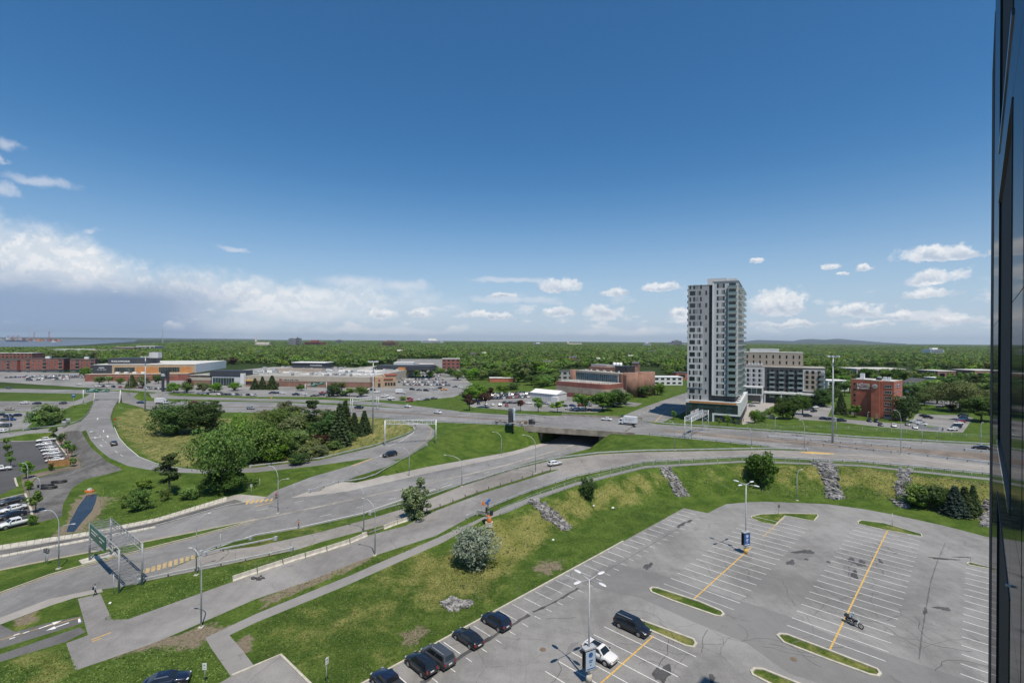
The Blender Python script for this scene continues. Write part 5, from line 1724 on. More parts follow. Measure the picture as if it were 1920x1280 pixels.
for i,(x,y,tp,w,lf) in enumerate(((500,800,776,40,'olive'),(530,800,772,44,'mid'),(552,796,768,40,'olive'),(575,830,800,42,'mid'),(540,862,836,40,'mid'),(575,868,846,44,'olive'),(600,862,842,34,'olive'),(560,878,858,36,'dark'),(640,800,776,36,'dark'),(655,836,818,30,'dark'),(610,800,778,30,'olive'))):
    tree('bush',x,y-8,tp-8,w,f'{ORD[i]} low scrub bush of the loop thicket counted from its rear corner','leaves '+lf,LT)
tree('bush',535,776,752,26,'bare looking grey scrub at the highway edge of the loop','leaves olive',LT)
SP='row of spruces in the loop'
tree('spruce',637,838,757,38,'front and largest spruce of the loop',None,SP)
tree('spruce',647,818,752,34,'tallest rear spruce of the loop',None,SP)
tree('spruce',664,815,774,26,'short spruce second from the mast',None,SP)
tree('spruce',683,815,770,27,'spruce standing nearest the tall mast',None,SP)
FB='bushes and trees on the lawn before the loop'
tree('pine',318,928,850,54,'bent dark pine on the lawn below the loop road',None,FB)
tree('bush',237,951,926,22,'small bright bush left beside the round lawn bush','leaves yellow green',FB)
tree('bush',263,956,917,42,'round bright green bush by the dark stream','leaves light',FB)
tree('bush',271,918,897,32,'yellow green bush behind the round lawn bush','leaves yellow green',FB)
tree('bush',355,936,911,34,'yellow green bush right of the bent lawn pine','leaves yellow green',FB)
tree('bush',309,938,915,20,'narrow dark green bush at the foot of the bent lawn pine','leaves mid',FB)
tree('bush',72,803,770,44,'bright green bush on the flyover bank, front one','leaves light','bushes on the flyover bank')
tree('bush',92,797,757,40,'dull green taller bush on the flyover bank, rear one','leaves mid','bushes on the flyover bank')
tree('tall',780,971,899,46,'slender grey green willow at the edge of the ramp','leaves willow',None,'willow_tree')
tree('bush',780,971,930,50,'spreading lower shoots of the ramp willow','leaves willow',None,'willow_shoots_bush')
tree('silver',888,1062,988,76,'round silvery leaved bush on the slope beside the footpath',None)
SB='bushes on the dry slope'
tree('bush',1101,933,896,32,'small dark bush on the slope near the first stone chute','leaves dark',SB)
tree('bush',1427,908,847,56,'large dark bush on the slope below the ramp guardrail','leaves dark',SB)
for x,y,tp,w,lf,lb in ((1716,950,908,46,'leaves mid','leftmost leafy shrub of the evergreen clump'),(1742,953,908,48,'leaves dark','dark leafy shrub second from left in the evergreen clump'),(1768,955,915,40,'leaves dark','low dark shrub in the middle of the evergreen clump')):
    tree('bush',x,y,tp,w,lb,lf,SB)
for x,y,tp,w,lf,lb in ((1790,965,912,40,'needles blue','blue grey spruce of the slope clump'),(1808,964,913,36,'needles dark','dark green spruce right of the blue grey one'),(1824,961,910,26,'needles dark','rightmost spruce of the slope clump')):
    tree('spruce',x,y,tp,w,lb,lf,SB)
# street side trees of the institute
IT='trees around the institute car park'
for kind,x,y,tp,w,lf,lb in (('small',976,770,750,12,'leaves red','thin reddish young tree behind the billboard'),('small',1009,772,745,24,'leaves light','round young tree on the verge, first right of the billboard'),
        ('small',1045,773,752,26,'leaves yellow green','yellowish young tree on the verge, second right of the billboard'),('small',1085,771,738,24,'leaves light','bright tree at the car park, left of a close pair'),('small',1098,771,740,22,'leaves light','bright tree at the car park, right of a close pair'),
        ('broad',1130,770,735,46,'leaves mid','broad tree before the brick annexe, left of three'),('broad',1150,763,730,42,'leaves dark','broad tree before the brick annexe, middle of three'),('broad',1171,758,734,28,'leaves mid','tree before the glass front, right of three'),
        ('broad',1209,745,722,24,'leaves mid','tree at the brick cylinders, left'),('broad',1233,740,718,26,'leaves mid','tree at the brick cylinders, right'),
        ('small',880,769,740,22,'leaves red','reddish young tree on the verge at the far car park, left'),('small',910,764,737,26,'leaves red','dark red tree on the verge at the far car park, right'),
        ('broad',893,752,717,42,'leaves light','light green tree at the corner of the far car park'),('bush',877,750,728,24,'leaves dark','dark bush beside the light green corner tree'),
        ('broad',918,742,727,18,'leaves red','copper coloured tree on the lawn of the institute'),('bush',940,738,722,24,'leaves mid','dark shrub on the lawn of the institute'),('bush',962,730,718,30,'leaves dark','long hedge at the far institute lawn')):
    tree(kind,x,y,tp,w,lb,lf,IT)
AT_='trees around the tower annexe and hotel'
for kind,x,y,tp,w,lf,lb in (('small',1364,798,778,12,'leaves light','young tree in front of the white podium frame'),('small',1348,797,784,8,'leaves light','tiny tree left of the young podium tree'),('small',1379,797,786,7,'leaves light','tiny tree right of the young podium tree'),
        ('small',1263,786,770,9,'leaves light','young tree on the corner of the underpass street'),('broad',1468,786,746,32,'leaves dark','dark tree below the annexe, first of three'),('broad',1486,785,744,28,'leaves dark','dark tree below the annexe, second of three'),
        ('broad',1505,777,741,28,'leaves dark','dark tree below the annexe, third of three'),('broad',1545,762,729,34,'leaves dark','dark tree at the corner of the annexe'),('broad',1562,752,723,24,'leaves mid','tree between annexe and hotel'),
        ('spruce',1577,777,737,22,'needles dark','spruce at the left of the brick hotel'),('small',1602,782,759,22,'leaves mid','small tree before the hotel wall'),('bush',1692,789,742,40,'leaves dark','large dark conifer shaped tree at the right hotel corner'),
        ('spruce',1713,767,733,20,'needles dark','spruce behind the right hotel corner'),('airy',1800,772,714,78,'leaves olive','big thin leaved olive tree right of the hotel car park'),('airy',1757,757,722,40,'leaves olive','thin leaved olive tree behind the hotel car park'),
        ('broad',1840,790,744,58,'leaves dark','dense dark tree at the end of the hotel lawn'),('broad',1715,752,716,44,'leaves mid','tree beside the gabled house, left'),('broad',1745,740,712,40,'leaves mid','tree beside the gabled house, right'),('bush',1783,770,757,22,'leaves red','round dark red bush at the hotel car park'),
        ('bush',1415,793,768,22,'leaves light','light shrub on the annexe lawn, left'),('bush',1428,790,770,20,'leaves light','light shrub on the annexe lawn, middle'),('bush',1440,780,766,16,'leaves mid','shrub on the annexe lawn by the wall'),('broad',1733,760,736,28,'leaves mid','small tree at the side street behind the hotel'),('broad',1770,745,720,30,'leaves mid','leafy tree at the side street, farther right')):
    tree(kind,x,y,tp,w,lb,lf,AT_)
MT='trees before the shopping centre'
for i,(kind,x,y,tp,w,lf) in enumerate(sorted((('broad',186,721,705,18,'leaves mid'),('small',204,720,706,14,'leaves light'),('broad',226,720,708,14,'leaves mid'),('bush',165,712,700,10,'leaves dark'),('spruce',247,727,703,20,'leaves olive'),('broad',268,726,704,26,'leaves olive'),
        ('broad',297,719,703,16,'leaves dark'),('broad',160,708,688,18,'leaves light'),('broad',326,736,717,22,'leaves light'),('broad',350,736,716,24,'leaves light'),('bush',356,722,708,14,'leaves red'),('broad',380,737,716,22,'leaves olive'),('broad',402,735,718,24,'leaves light'),
        ('small',404,722,708,12,'leaves mid'),('broad',440,732,716,24,'leaves light'),('spruce',478,730,709,16,'needles dark'),('spruce',492,730,706,16,'needles dark'),('spruce',510,730,704,20,'needles dark'),('bush',626,743,718,28,'needles dark'),('bush',640,742,732,26,'leaves dark'),
        ('small',655,743,727,18,'leaves light'),('broad',677,743,724,26,'leaves mid'),('bush',756,750,743,14,'leaves light'),('broad',565,732,722,18,'leaves dark'),('broad',640,727,716,14,'leaves olive')),key=lambda a_:a_[1])):
    tree(kind,x,y,tp,w,('light green' if lf in ('leaves light',) else 'olive coloured' if 'olive' in lf else 'dark red' if 'red' in lf else 'dark evergreen' if 'needles' in lf else 'dark green' if 'dark' in lf else 'mid green')+f' tree before the shopping centre, {ORD[i]} in the list from the flyover side'.replace(' in the list',''),lf,MT)
YT='young trees around the new car park'
for x,y,tp,w,lf,lb in ((12,838,820,10,'leaves light','young tree in the planting island, farthest'),(14,850,832,11,'leaves mid','young tree in the planting island, second farthest'),(17,862,845,11,'leaves mid','young tree in the planting island, third'),(20,875,855,12,'leaves light','young tree in the planting island, nearest'),
        (49,897,865,20,'leaves light','leafy young tree at the corner of the planting bed'),(52,918,900,12,'leaves yellow green','yellowish shrub below the corner young tree'),(67,960,922,22,'leaves mid','leafy young tree beside the gravel yard'),(60,984,964,14,'leaves mid','small conifer shrub behind the white pickup'),
        (100,818,800,12,'leaves mid','young tree behind the pickup row, farthest'),(115,835,812,12,'leaves light','young tree behind the pickup row, second'),(124,850,826,14,'leaves light','young tree behind the pickup row, third'),(135,856,833,14,'leaves mid','young tree behind the pickup row, fourth'),(137,874,858,14,'leaves mid','young tree at the end of the cedar enclosure'),(96,882,868,9,'leaves dark','small conifer in front of the cedar enclosure'),(58,917,905,9,'leaves mid','little shrub in the planting bed by the lamp')):
    tree('bush' if 'shrub' in lb or 'conifer' in lb else 'small',x,y,tp,w,lb,lf,YT)
CT='trees between the crowded car park and the institute lawn'
for i,(x,y,tp,w,lf) in enumerate(((756,709,694,16,'mid'),(770,698,684,18,'light'),(779,704,690,16,'mid'),(793,701,687,16,'dark'),(806,708,695,16,'light'),(815,699,685,18,'mid'),(826,704,690,18,'mid'),(845,706,690,22,'dark'),(858,712,694,22,'mid'),(872,708,690,24,'mid'),(886,712,690,24,'light'),(903,712,694,24,'mid'),(928,712,693,26,'dark'),(951,714,696,22,'mid'),(972,716,697,26,'mid'),(996,722,703,24,'dark'),(1012,726,706,24,'mid'),(1026,724,702,26,'light'),(1040,722,700,20,'mid'))):
    tree('broad',x,y,tp,w,f'{ORD[i]} tree from the left in the belt from restaurant lot to institute','leaves '+lf,CT)
# wooded suburb: the nearest 150 trees one by one, everything behind them as one wood
EDGE=[(-400,684),(0,682),(185,681),(380,688),(450,684),(560,687),(690,688),(745,681),(840,673),(862,686),(885,708),(920,712),(960,714),(1000,722),(1035,724),(1045,700),(1060,692),(1215,695),(1290,712),(1300,718),(1400,716),(1555,742),(1592,744),(1600,722),(1705,740),(1760,750),(1860,756),(2300,756)]
KEEP=[P('340,700 345,690 690,688 735,690 735,710 340,712'),P('736,715 738,687 745,672 832,672 862,690 880,715'),P('-100,672 -100,700 182,700 182,671'),P('1045,745 1062,690 1240,690 1240,745'),P('1222,735 1222,706 1345,698 1345,735'),P('1600,715 1600,687 1710,687 1710,712'),P('1755,722 1755,694 1820,694 1820,722'),P('1824,722 1824,694 1900,694 1900,722'),P('1700,745 1700,725 1760,722 1760,742'),
        P('1400,760 1400,690 1555,695 1560,760'),P('820,700 822,684 868,684 868,700'),P('1290,735 1310,715 1420,715 1420,730'),RIVER]
KEEP=[np.array([(p.x,p.y) for p in k]) for k in KEEP]
pts=[]
def ring(r0,r1,cell,jit):
    y=r0*0.3
    out=[]
    nx=int(r1*1.3/cell)
    ny=int(r1/cell)
    gx,gy=np.meshgrid(np.arange(-nx,nx)*cell,np.arange(1,ny)*cell)
    g=np.stack([gx.ravel(),gy.ravel()],1)+rng.uniform(-jit,jit,(gx.size,2))
    d=np.hypot(g[:,0],g[:,1])
    a=np.abs(np.arctan2(g[:,0],g[:,1]))
    return g[(d >= r0) & (d<r1) & (a<rad(57))]
def zlim(px,dd):
    # the land falls away towards the river bank on the left: lower trees there
    return 40-(np.interp(px,[-400,150,230,300,400,480],[651,649,646,642,639,636])-(HY+(px-CX)*math.tan(ROLL)))/F*dd*np.cos(np.arctan((px-CX)/F))
def edge_ok(g):
    # seen from the camera, is the foot of the tree above the near edge of the wood?
    px=CX+F*(g[:,0]/g[:,1])
    pyb=HY+F*CAMZ/g[:,1]+(px-CX)*math.tan(ROLL)
    lim=np.interp(px,[e[0] for e in EDGE],[e[1] for e in EDGE])
    ok=pyb<lim
    for k in KEEP:
        ok &= ~inside(k,g)
    dd=np.hypot(g[:,0],g[:,1])
    ok &= (px>480) | (zlim(px,dd)>3.5) | (dd>9500)
    return ok
Anear=ring(300,1500,14.5,6)
Amid=ring(1500,3600,20,8)
Afar=ring(3600,9000,46,20)
Aout=ring(9000,24000,170,70)
wood=[]
for g,s in ((Anear,1.0),(Amid,1.7),(Afar,3.0),(Aout,6.5)):
    g=g[edge_ok(g)]
    if s==1.0:
        # leave small clearings for houses and yards
        cl=np.sin(g[:,0]*.031+1.3)*np.sin(g[:,1]*.027+.4)+.35*np.sin(g[:,0]*.11)*np.sin(g[:,1]*.09)
        g=g[cl<.62]
    wood.append((g,s))
g0=wood[0][0]
order=np.argsort(np.hypot(g0[:,0],g0[:,1]))
NEAR_N=150
ndone=0
pick=order[:NEAR_N]
LV=['leaves mid','leaves mid','leaves dark','leaves light','leaves mid','leaves olive','leaves dark']
LN={'leaves mid':'mid green','leaves dark':'dark green','leaves light':'light green','leaves olive':'olive green'}
zn={}
for i in sorted(pick,key=lambda i:g0[i][0]/g0[i][1]):
    x,y=g0[i]
    lf=LV[int(rng.integers(0,len(LV)))]
    p=Vector((x,y,gz(x,y)))
    k=depth_px(p)
    zone=zone_of(g0[i])
    nz_=zn[zone]=zn.get(zone,-1)+1
    H=rng.uniform(9,16.5)
    fm=rng.uniform(.65,1.1)
    tree('tall' if fm<.8 else 'small',0,H*k,0,H*fm*k,f'{ORD[nz_]} wood edge tree from the left behind {zone}, '+('tall ' if H>12.5 else 'low ' if H<10 else '')+('slender ' if fm<.8 else 'broad ' if fm>.98 else '')+LN[lf],lf,'wood edge trees behind '+zone,base=p)
rest=np.concatenate([np.c_[wood[0][0][order[NEAR_N:]],np.full(len(order)-NEAR_N,1.0)]]+[np.c_[g,np.full(len(g),s)] for g,s in wood[1:]])
# source crowns: five crowns of standing trees
def crown_of(kind,lf,n,size,R,zc):
    return leaf_mesh('crown',*broad_points(rs,n,16,R,zc),size,rs,lf)
src=[]
for lf,n,R,zc,sz in (('wood mid',420,(4.6,4.6,4.2),5.2,.85),('wood mid',420,(3.9,3.9,4.6),5.4,.8),('wood dark',420,(4.4,4.4,4.4),5.2,.85),('wood light',380,(4.6,4.6,3.8),5.0,.85),('wood olive',340,(4.5,4.5,3.8),5.2,.8),('leaves red',300,(3.6,3.6,3.8),5.0,.8)):
    me=crown_of('x',lf,n,sz,R,zc)
    x,y=(0,0)
    src.append(me)
far_trees=[]
for j,me in enumerate(src):
    i=order[NEAR_N+j*3]
    x,y=g0[i]
    t=thing('broadleaf_tree',['mid green round','mid green tall','very dark round','light green round','olive thin','copper red'][j]+' leafy tree just inside the edge of the suburban wood','tree',(x,y,gz(x,y)),0,'trees just inside the wood')
    c_=link('crown',me,t)
    c_.scale=(1.2,1.2,1.2)
    link('trunk',KIND['small'][1][0],t)
    far_trees.append(c_)
me=bpy.data.meshes.new('woodland')
n=len(rest)
zz=np.full(n,-0.5)
me.from_pydata([(r_[0],r_[1],-2.0 if math.hypot(r_[0],r_[1])>9000 else-.4) for r_ in rest],[],[])
var=rng.choice(6,n,p=[.34,.22,.22,.13,.07,.02])
sc=rest[:,2]*rng.uniform(1.05,2.1,n)
at=me.attributes.new('variant','INT','POINT');at.data.foreach_set('value',var.astype(np.int32))
at=me.attributes.new('size','FLOAT_VECTOR','POINT')
hz=np.where(rest[:,2]>2,rng.uniform(1.0,1.7,n),np.where(rest[:,2]>1.2,rng.uniform(.9,1.5,n),rng.uniform(.8,1.6,n)))
rpx=CX+F*rest[:,0]/rest[:,1]
rdd=np.hypot(rest[:,0],rest[:,1])
low_=(rpx<480) & (rdd<9500)
hz=np.where(low_,np.minimum(hz,np.maximum(zlim(rpx,rdd),3)/10.5),hz)
at.data.foreach_set('vector',np.stack([sc,sc,hz],1).astype(np.float32).ravel())
at=me.attributes.new('turn','FLOAT','POINT');at.data.foreach_set('value',rng.uniform(0,6.28,n).astype(np.float32))
wd=link('woodland',me)
tag(wd,'endless leafy suburban wood reaching to the horizon',None,None,'stuff')
ng=bpy.data.node_groups.new('woodland','GeometryNodeTree')
ng.interface.new_socket('Geometry',in_out='INPUT',socket_type='NodeSocketGeometry')
ng.interface.new_socket('Geometry',in_out='OUTPUT',socket_type='NodeSocketGeometry')
N=ng.nodes.new
gi,go=N('NodeGroupInput'),N('NodeGroupOutput')
iop=N('GeometryNodeInstanceOnPoints')
join=N('GeometryNodeJoinGeometry')
L_=ng.links.new
for o_ in reversed(far_trees):
    oi=N('GeometryNodeObjectInfo');oi.inputs['Object'].default_value=o_;oi.transform_space='ORIGINAL'
    oi.inputs['As Instance'].default_value=True
    L_(oi.outputs['Geometry'],join.inputs[0])
def attr(nm,typ):
    a=N('GeometryNodeInputNamedAttribute');a.data_type=typ;a.inputs['Name'].default_value=nm
    return a.outputs[0]
L_(gi.outputs[0],iop.inputs['Points'])
L_(join.outputs[0],iop.inputs['Instance'])
iop.inputs['Pick Instance'].default_value=True
L_(attr('variant','INT'),iop.inputs['Instance Index'])
cx=N('ShaderNodeCombineXYZ');L_(attr('turn','FLOAT'),cx.inputs[2])
L_(cx.outputs[0],iop.inputs['Rotation'])
L_(attr('size','FLOAT_VECTOR'),iop.inputs['Scale'])
L_(iop.outputs[0],go.inputs[0])
md=wd.modifiers.new('woodland','NODES');md.node_group=ng
# tufts of tall grass and weeds on the banks and verges
def tufts(name,label,outlines,n,m,size,seed):
    rr=np.random.default_rng(seed)
    allp=[]
    for o_ in outlines:
        pl=np.array([(p.x,p.y) for p in densify([gp(*p) for p in PT(o_)],6)])
        lo,hi=pl.min(0),pl.max(0)
        q=rr.uniform(lo,hi,(n*3,2))
        q=q[inside(pl,q)][:n]
        allp.append(q)
    q=np.concatenate(allp)
    z=np.array([gz(a,b) for a,b in q])
    pts_=np.c_[q,z+size*.3]
    me=leaf_mesh(name,pts_,np.tile([0,0,.6],(len(q),1)),size,rr,m)
    o_=link(name,me)
    tag(o_,label,None,None,'stuff')
tufts('weeds','dry tall weeds on the slope below the footpath',['925,985 1040,932 1210,884 1400,872 1400,925 1240,930 1130,962 1040,1005 960,1065 900,1125 850,1090 900,1030','1400,872 1615,878 1857,905 1857,985 1690,945 1560,930 1400,925'],2600,'leaves olive',.22,1)
tufts('weeds','green weeds along the closed ramp and verges',['480,1124 640,1064 700,1048 820,1008 760,1036 640,1080 480,1146','440,1092 690,1006 760,988 820,958 900,926 960,906 960,903 900,922 690,998 560,1036 440,1080','180,900 260,920 400,925 460,925 300,975 200,990 150,985 190,960 200,930'],500,'leaves mid',.16,2)
tufts('weeds','long grass in the loop meadow',['212,795 330,790 480,800 620,800 755,795 770,806 700,834 600,858 470,872 375,876 300,869 240,830'],2500,'leaves olive',.30,3)
tufts('lawn_tufts','uneven green tufts of the lawn between footpath and car park',['480,1170 650,1100 830,1020 890,1060 960,1125 1120,1040 1280,950 1240,935 1130,962 1040,1008 960,1072 900,1130 680,1278 600,1285 526,1222 480,1244'],16000,'leaves mid',.11,7)
tufts('lawn_tufts','pale dry tufts scattered over the lawn',['480,1170 650,1100 830,1020 890,1060 960,1125 680,1278 600,1285 526,1222 480,1244','925,985 1040,932 1210,884 1400,872 1615,878 1857,905 1857,985 1690,945 1560,930 1400,925 1240,930 1130,962 1040,1005 960,1065 900,1125 850,1090 900,1030'],7000,'leaves olive',.11,8)
tufts('lawn_tufts','green tufts on the verges of street and closed ramp',['190,1165 262,1098 480,1054 556,1038 688,1000 600,1032 480,1072 240,1160','0,1290 0,1250 125,1212 150,1258 300,1208 395,1215 430,1268 300,1300','180,905 260,925 400,925 430,930 300,975 200,990 150,995 190,960'],3500,'leaves mid',.12,9)
# ------------------------------------------------------------------ buildings
class Bld:
    """a building with its own axes: x along the front, y away from the viewer, z up"""
    def __init__(s,name,label,cat,A,B,group=None,z=0.0):
        A,B=Vector((A[0],A[1],0)),Vector((B[0],B[1],0))
        d=B-A
        s.L=d.length
        s.o=thing(name,label,cat,(A.x,A.y,z),math.atan2(d.y,d.x),group)
    def box(s,name,x0,x1,y0,y1,z0,z1,m,label=None,parent=None):
        return part(name,MB().box(x0,x1,y0,y1,z0,z1),m,parent or s.o,label=label)
    def prism(s,name,poly,z0,z1,m,label=None,parent=None):
        return part(name,MB().prism(poly,z0,z1),m,parent or s.o,label=label)
WIN={}
def window(b,x,z,w,h,face='front',at=0.0,glass_m='window glass',frame_m='dark metal',bars=0,name='window',parent=None):
    """framed pane set on a wall; face front: wall at y=at looking to -y; right: wall at x=at looking to +x; left: at x=at looking to -x"""
    key=(round(w,2),round(h,2),glass_m,frame_m,bars)
    if key not in WIN:
        f=.07
        fm=MB().box(0,w,-.07,.05,0,f).box(0,w,-.07,.05,h-f,h).box(0,f,-.07,.05,f,h-f).box(w-f,w,-.07,.05,f,h-f)
        for k in range(bars):
            xx=w*(k+1)/(bars+1)
            fm.box(xx-.04,xx+.04,-.06,.05,f,h-f)
        WIN[key]=(fm.mesh('window',[frame_m]),MB().box(f,w-f,-.03,.05,f,h-f).mesh('pane',[glass_m]))
    fm,pm=WIN[key]
    root=b.o if isinstance(b,Bld) else b
    o=link(name,fm,parent or root)
    if face=='front':
        o.location=(x,at,z)
    elif face=='right':
        o.location=(at,x,z);o.rotation_euler=(0,0,PI/2)
    elif face=='left':
        o.location=(at,x+w,z);o.rotation_euler=(0,0,-PI/2)
    link('pane',pm,o)
    return o
# ---- the residential tower
TC=Vector((110.8,236.5,0))                      # near corner
TU=Vector((0.879,-0.477,0))
tw=Bld('tower','tall grey and white patchwork apartment tower on a glass podium','tower',TC-TU*25.2,TC)
X1=25.2
H0,H1,FL_,NF=10.6,69.6,3.105,19
S0=1.0                                            # front of the shaft behind the podium edge
# shaft: left wing, dark recess, right wing
tw.box('shaft',0.6,10.6,S0+.6,46,H0,H1-1.2,'panel grey')
tw.box('shaft',10.6,12.4,S0+1.6,46,H0,H1-1.2,'panel dark')
tw.box('shaft',12.4,X1-1.2,S0,46,H0+2.8,H1,'panel light')
tw.box('shaft',12.4,X1-2.4,S0+2.2,45,H0,H0+2.8,'panel dark')
tw.box('cladding_frame',0.45,7.9,S0+.3,S0+.62,H0+2*FL_,H0+12*FL_,'panel light')
tw.box('cladding_frame',12.2,13.0,S0-.15,S0+.01,H0+2.9,H1,'panel white')
tw.box('cladding_band',20.1,X1-5.6+2.9,S0-.003,S0+.02,H0+3,H1-2.0,'panel mid') if False else None
tw.box('roof',0.4,12.5,S0+.5,46.2,H1-1.2,H1-.9,'roof gravel')
tw.box('roof',12.3,X1-1.0,S0-.2,46.2,H1,H1+.5,'panel mid')
tw.box('penthouse',8.3,17.5,14,26,H1-.9,H1+3.6,'panel light')
tw.box('penthouse',16.5,21.5,26,38,H1+.5,H1+4.6,'panel light')
tw.box('lift_house',3.0,7.0,24,34,H1-.9,H1+1.2,'panel grey')
rr=random.Random(4)
bal_m=MB().box(0,4.2,-1.5,0,0,.22).mesh('balcony',['panel white'])
bal_g=MB().box(0,4.2,-1.55,-1.5,.22,1.25).box(0,.05,-1.5,0,.22,1.25).box(4.15,4.2,-1.5,0,.22,1.25).mesh('balustrade',['balcony glass'])
for i in range(NF):
    z=H0+i*FL_+.35
    hw=2.05
    inner=2 <= i<12
    y=S0+.3 if inner else S0+.6
    # left wing
    if i % 2==0:
        window(tw,1.3,z,.75,hw,at=y);window(tw,3.1,z,.8,hw,at=y)
        tw.box('panel',3.95,5.6,y-.02,y+.02,z,z+hw,'panel mid')
        window(tw,6.4,z,.8,hw,at=y) if not inner or i % 4==0 else window(tw,6.0,z,.8,hw,at=y)
        if inner:tw.box('panel',6.85 if i % 4 else 7.2,7.75,y-.02,y+.02,z,z+hw,'panel mid')
    else:
        window(tw,1.5,z,2.6,hw,at=y,bars=2)
        tw.box('panel',5.0,5.95,y-.02,y+.02,z,z+hw,'panel mid')
        window(tw,5.95,z,.8,hw,at=y)
        window(tw,8.9,z,.8,hw,at=S0+.6)
    if i==0:continue
    # right wing
    y=S0
    if i % 2==0:
        window(tw,14.3,z,.8,hw,at=y);window(tw,17.1,z,.8,hw,at=y)
        tw.box('panel',15.1,17.1,y-.02,y+.02,z,z+hw,'panel mid')
    else:
        window(tw,14.2,z,.8,hw,at=y);tw.box('panel',16.4,17.4,y-.02,y+.02,z,z+hw,'panel mid');window(tw,17.4,z,.6,hw,at=y)
    window(tw,19.9,z-.2,3.0,2.4,at=y,glass_m='window glass',bars=1,name='balcony_door')
    a=link('balcony',bal_m,tw.o,(19.4,y,z-.42));a.scale=(.95,.75,1)
    q=link('balustrade',bal_g,a)
    # right flank: windows and balconies stepping away from the viewer
    xr=X1-1.2
    window(tw,1.8,z,.8,hw,'right',xr)
    for k,yy in enumerate((5.5,14.5,23.5,32.5,40.5)):
        a=link('balcony',bal_m,tw.o,(xr,yy,z-.42),PI/2)
        link('balustrade',bal_g,a)
        window(tw,yy+.3,z-.2,1.9,2.4,'right',xr,name='balcony_door')
        window(tw,yy+5.6,z,1.2,hw,'right',xr)
    if i % 1==0:
        for yy in (9,24):
            a=link('balcony',bal_m,tw.o,(.6,yy+4.2,z-.42),-PI/2)
            link('balustrade',bal_g,a)
tw.box('dark_band',18.4,19.35,S0-.02,S0+.01,H0+2.9,H1-3.2,'panel mid')
for k in range(3):
    tw.box('flank_panel',X1-1.2,X1-1.17,3.2+k*9,4.6+k*9,H0+3,H1-1,'panel beige')
# podium: dark glass under a white frame with a terracotta strip
tw.box('podium',0,X1-.02,.35,60,0,H0-1.4,'panel dark')
tw.box('podium_roof',-.1,X1+.02,.1,60,H0-1.4,H0,'panel white')
tw.box('terracotta_strip',1.8,X1-1.6,-.02,.1,H0-1.25,H0-.35,'panel orange')
n=9
for i in range(n):
    for j in range(2):
        x0=.4+i*(X1-1.4)/n
        window(tw,x0+.05,4.75+j*2.2,(X1-1.4)/n-.1,2.1,at=.35,glass_m='curtain glass',name='curtain_pane')
for i in range(5):
    window(tw,.6+i*2.4,.5,2.2,4.0,at=.35,glass_m='curtain glass',name='curtain_pane')
tw.box('white_frame',12.6,X1,-.02,.36,3.9,4.7,'panel white')
tw.box('white_frame',12.6,13.5,-.02,.36,0,3.9,'panel white')
tw.box('white_frame',X1-1.0,X1,-.02,.36,4.7,H0-1.4,'panel white')
tw.box('flank_band',X1,X1+.3,0,62,4.2,H0+.2,'panel white')
for k in range(7):
    tw.box('flank_window',X1+.3,X1+.33,4+k*7.5,4.5+k*7.5,5.2,9.0,'window glass')
for i in range(4):
    window(tw,15+i*2.3,.4,1.0,2.9,at=.35,name='shop_door')
for i in range(9):
    window(tw,2.5+i*4,.5,.7,3.0,'right',X1-.02)
# ---- annexe behind, with bridge
AV=Vector((0.477,0.879,0))
A0=Vector((158.5,331,0))
an=Bld('annexe','dark grey stepped apartment annexe with beige top floor beside the tower','apartment building',A0,A0+TU*46)
an.box('wall',0,46,2,24,0,23.4,'panel dark')
an.box('roof',-.1,46.1,1.9,24.1,23.4,23.8,'roof gravel')
an.box('wall',-2,34,12,24,23.8,33.0,'panel beige','beige top storeys')
an.box('roof',-2.1,34.1,11.9,24.1,33,33.4,'roof pale')
an.box('penthouse',2,20,14,22,33.4,35.6,'panel light')
an.box('light_block',-.5,11.5,.6,2.2,10.0,23.0,'panel light','light framed block')
an.box('light_block',33.5,45.5,.3,2.2,8.5,22.4,'panel light','light framed block at the corner')
an.box('inset',34.3,44.7,.22,.35,9.3,21.4,'panel beige')
for f in range(6):
    z=4.2+f*3.15
    for x in (.8,4.3,7.8):
        if f >= 2:
            window(an,x,z,1.3,2.0,at=.6);an.box('panel',x+1.3,x+2.4,.58,.62,z,z+2,'panel grey')
    for x in (13,18.5,24,29):
        window(an,x,z,1.0,2.0,at=2.0);window(an,x+2.2,z-.1,1.6,2.2,at=2.0,name='balcony_door')
        a=link('balcony',bal_m,an.o,(x+1.4,2,z-.5));a.scale=(.75,1,1)
        link('balustrade',bal_g,a)
    if 1<f:
        for x in (35,38.2,41.6):
            window(an,x,z,1.6,2.0,at=.22,bars=1)
        window(an,4.0,z,1.2,2.0,'right',46);window(an,10.0,z,1.2,2.0,'right',46)
        a=link('balcony',bal_m,an.o,(42.3,.3,z-.5));a.scale=(.75,.8,1)
        link('balustrade',bal_g,a)
for f in range(2):
    for x in (0,4,8,12,16,20,24,28,31.5):
        window(an,x,25.2+f*3.9,.9,2.2,at=12)
an.box('canopy',11,42,-3.5,2.0,6.3,7.4,'panel white','long white canopy')
for x in (11.5,21,31,41):
    an.box('column',x,x+.6,-3.2,-2.6,0,6.3,'panel white')
an.box('link_bridge',-2.5,11,-12,-6,5.6,11.2,'panel white','white framed glass link')
for i in range(4):
    window(an,-2.0+i*3.1,6.5,2.9,3.7,at=-12,glass_m='curtain glass',name='curtain_pane')
an.box('link_column',9.5,11,-11,-8,0,5.6,'panel white')
an.box('roof_garden',1,10,3,9,23.8,24.6,'panel mid')
for i in range(5):
    an.box('air_unit',1.5+i*1.9,2.7+i*1.9,4,5.4,24.6,25.8,'white metal')
g=thing('garden_wall','low pale retaining wall and green roof on the annexe court','wall',G(1415,783),-.3)
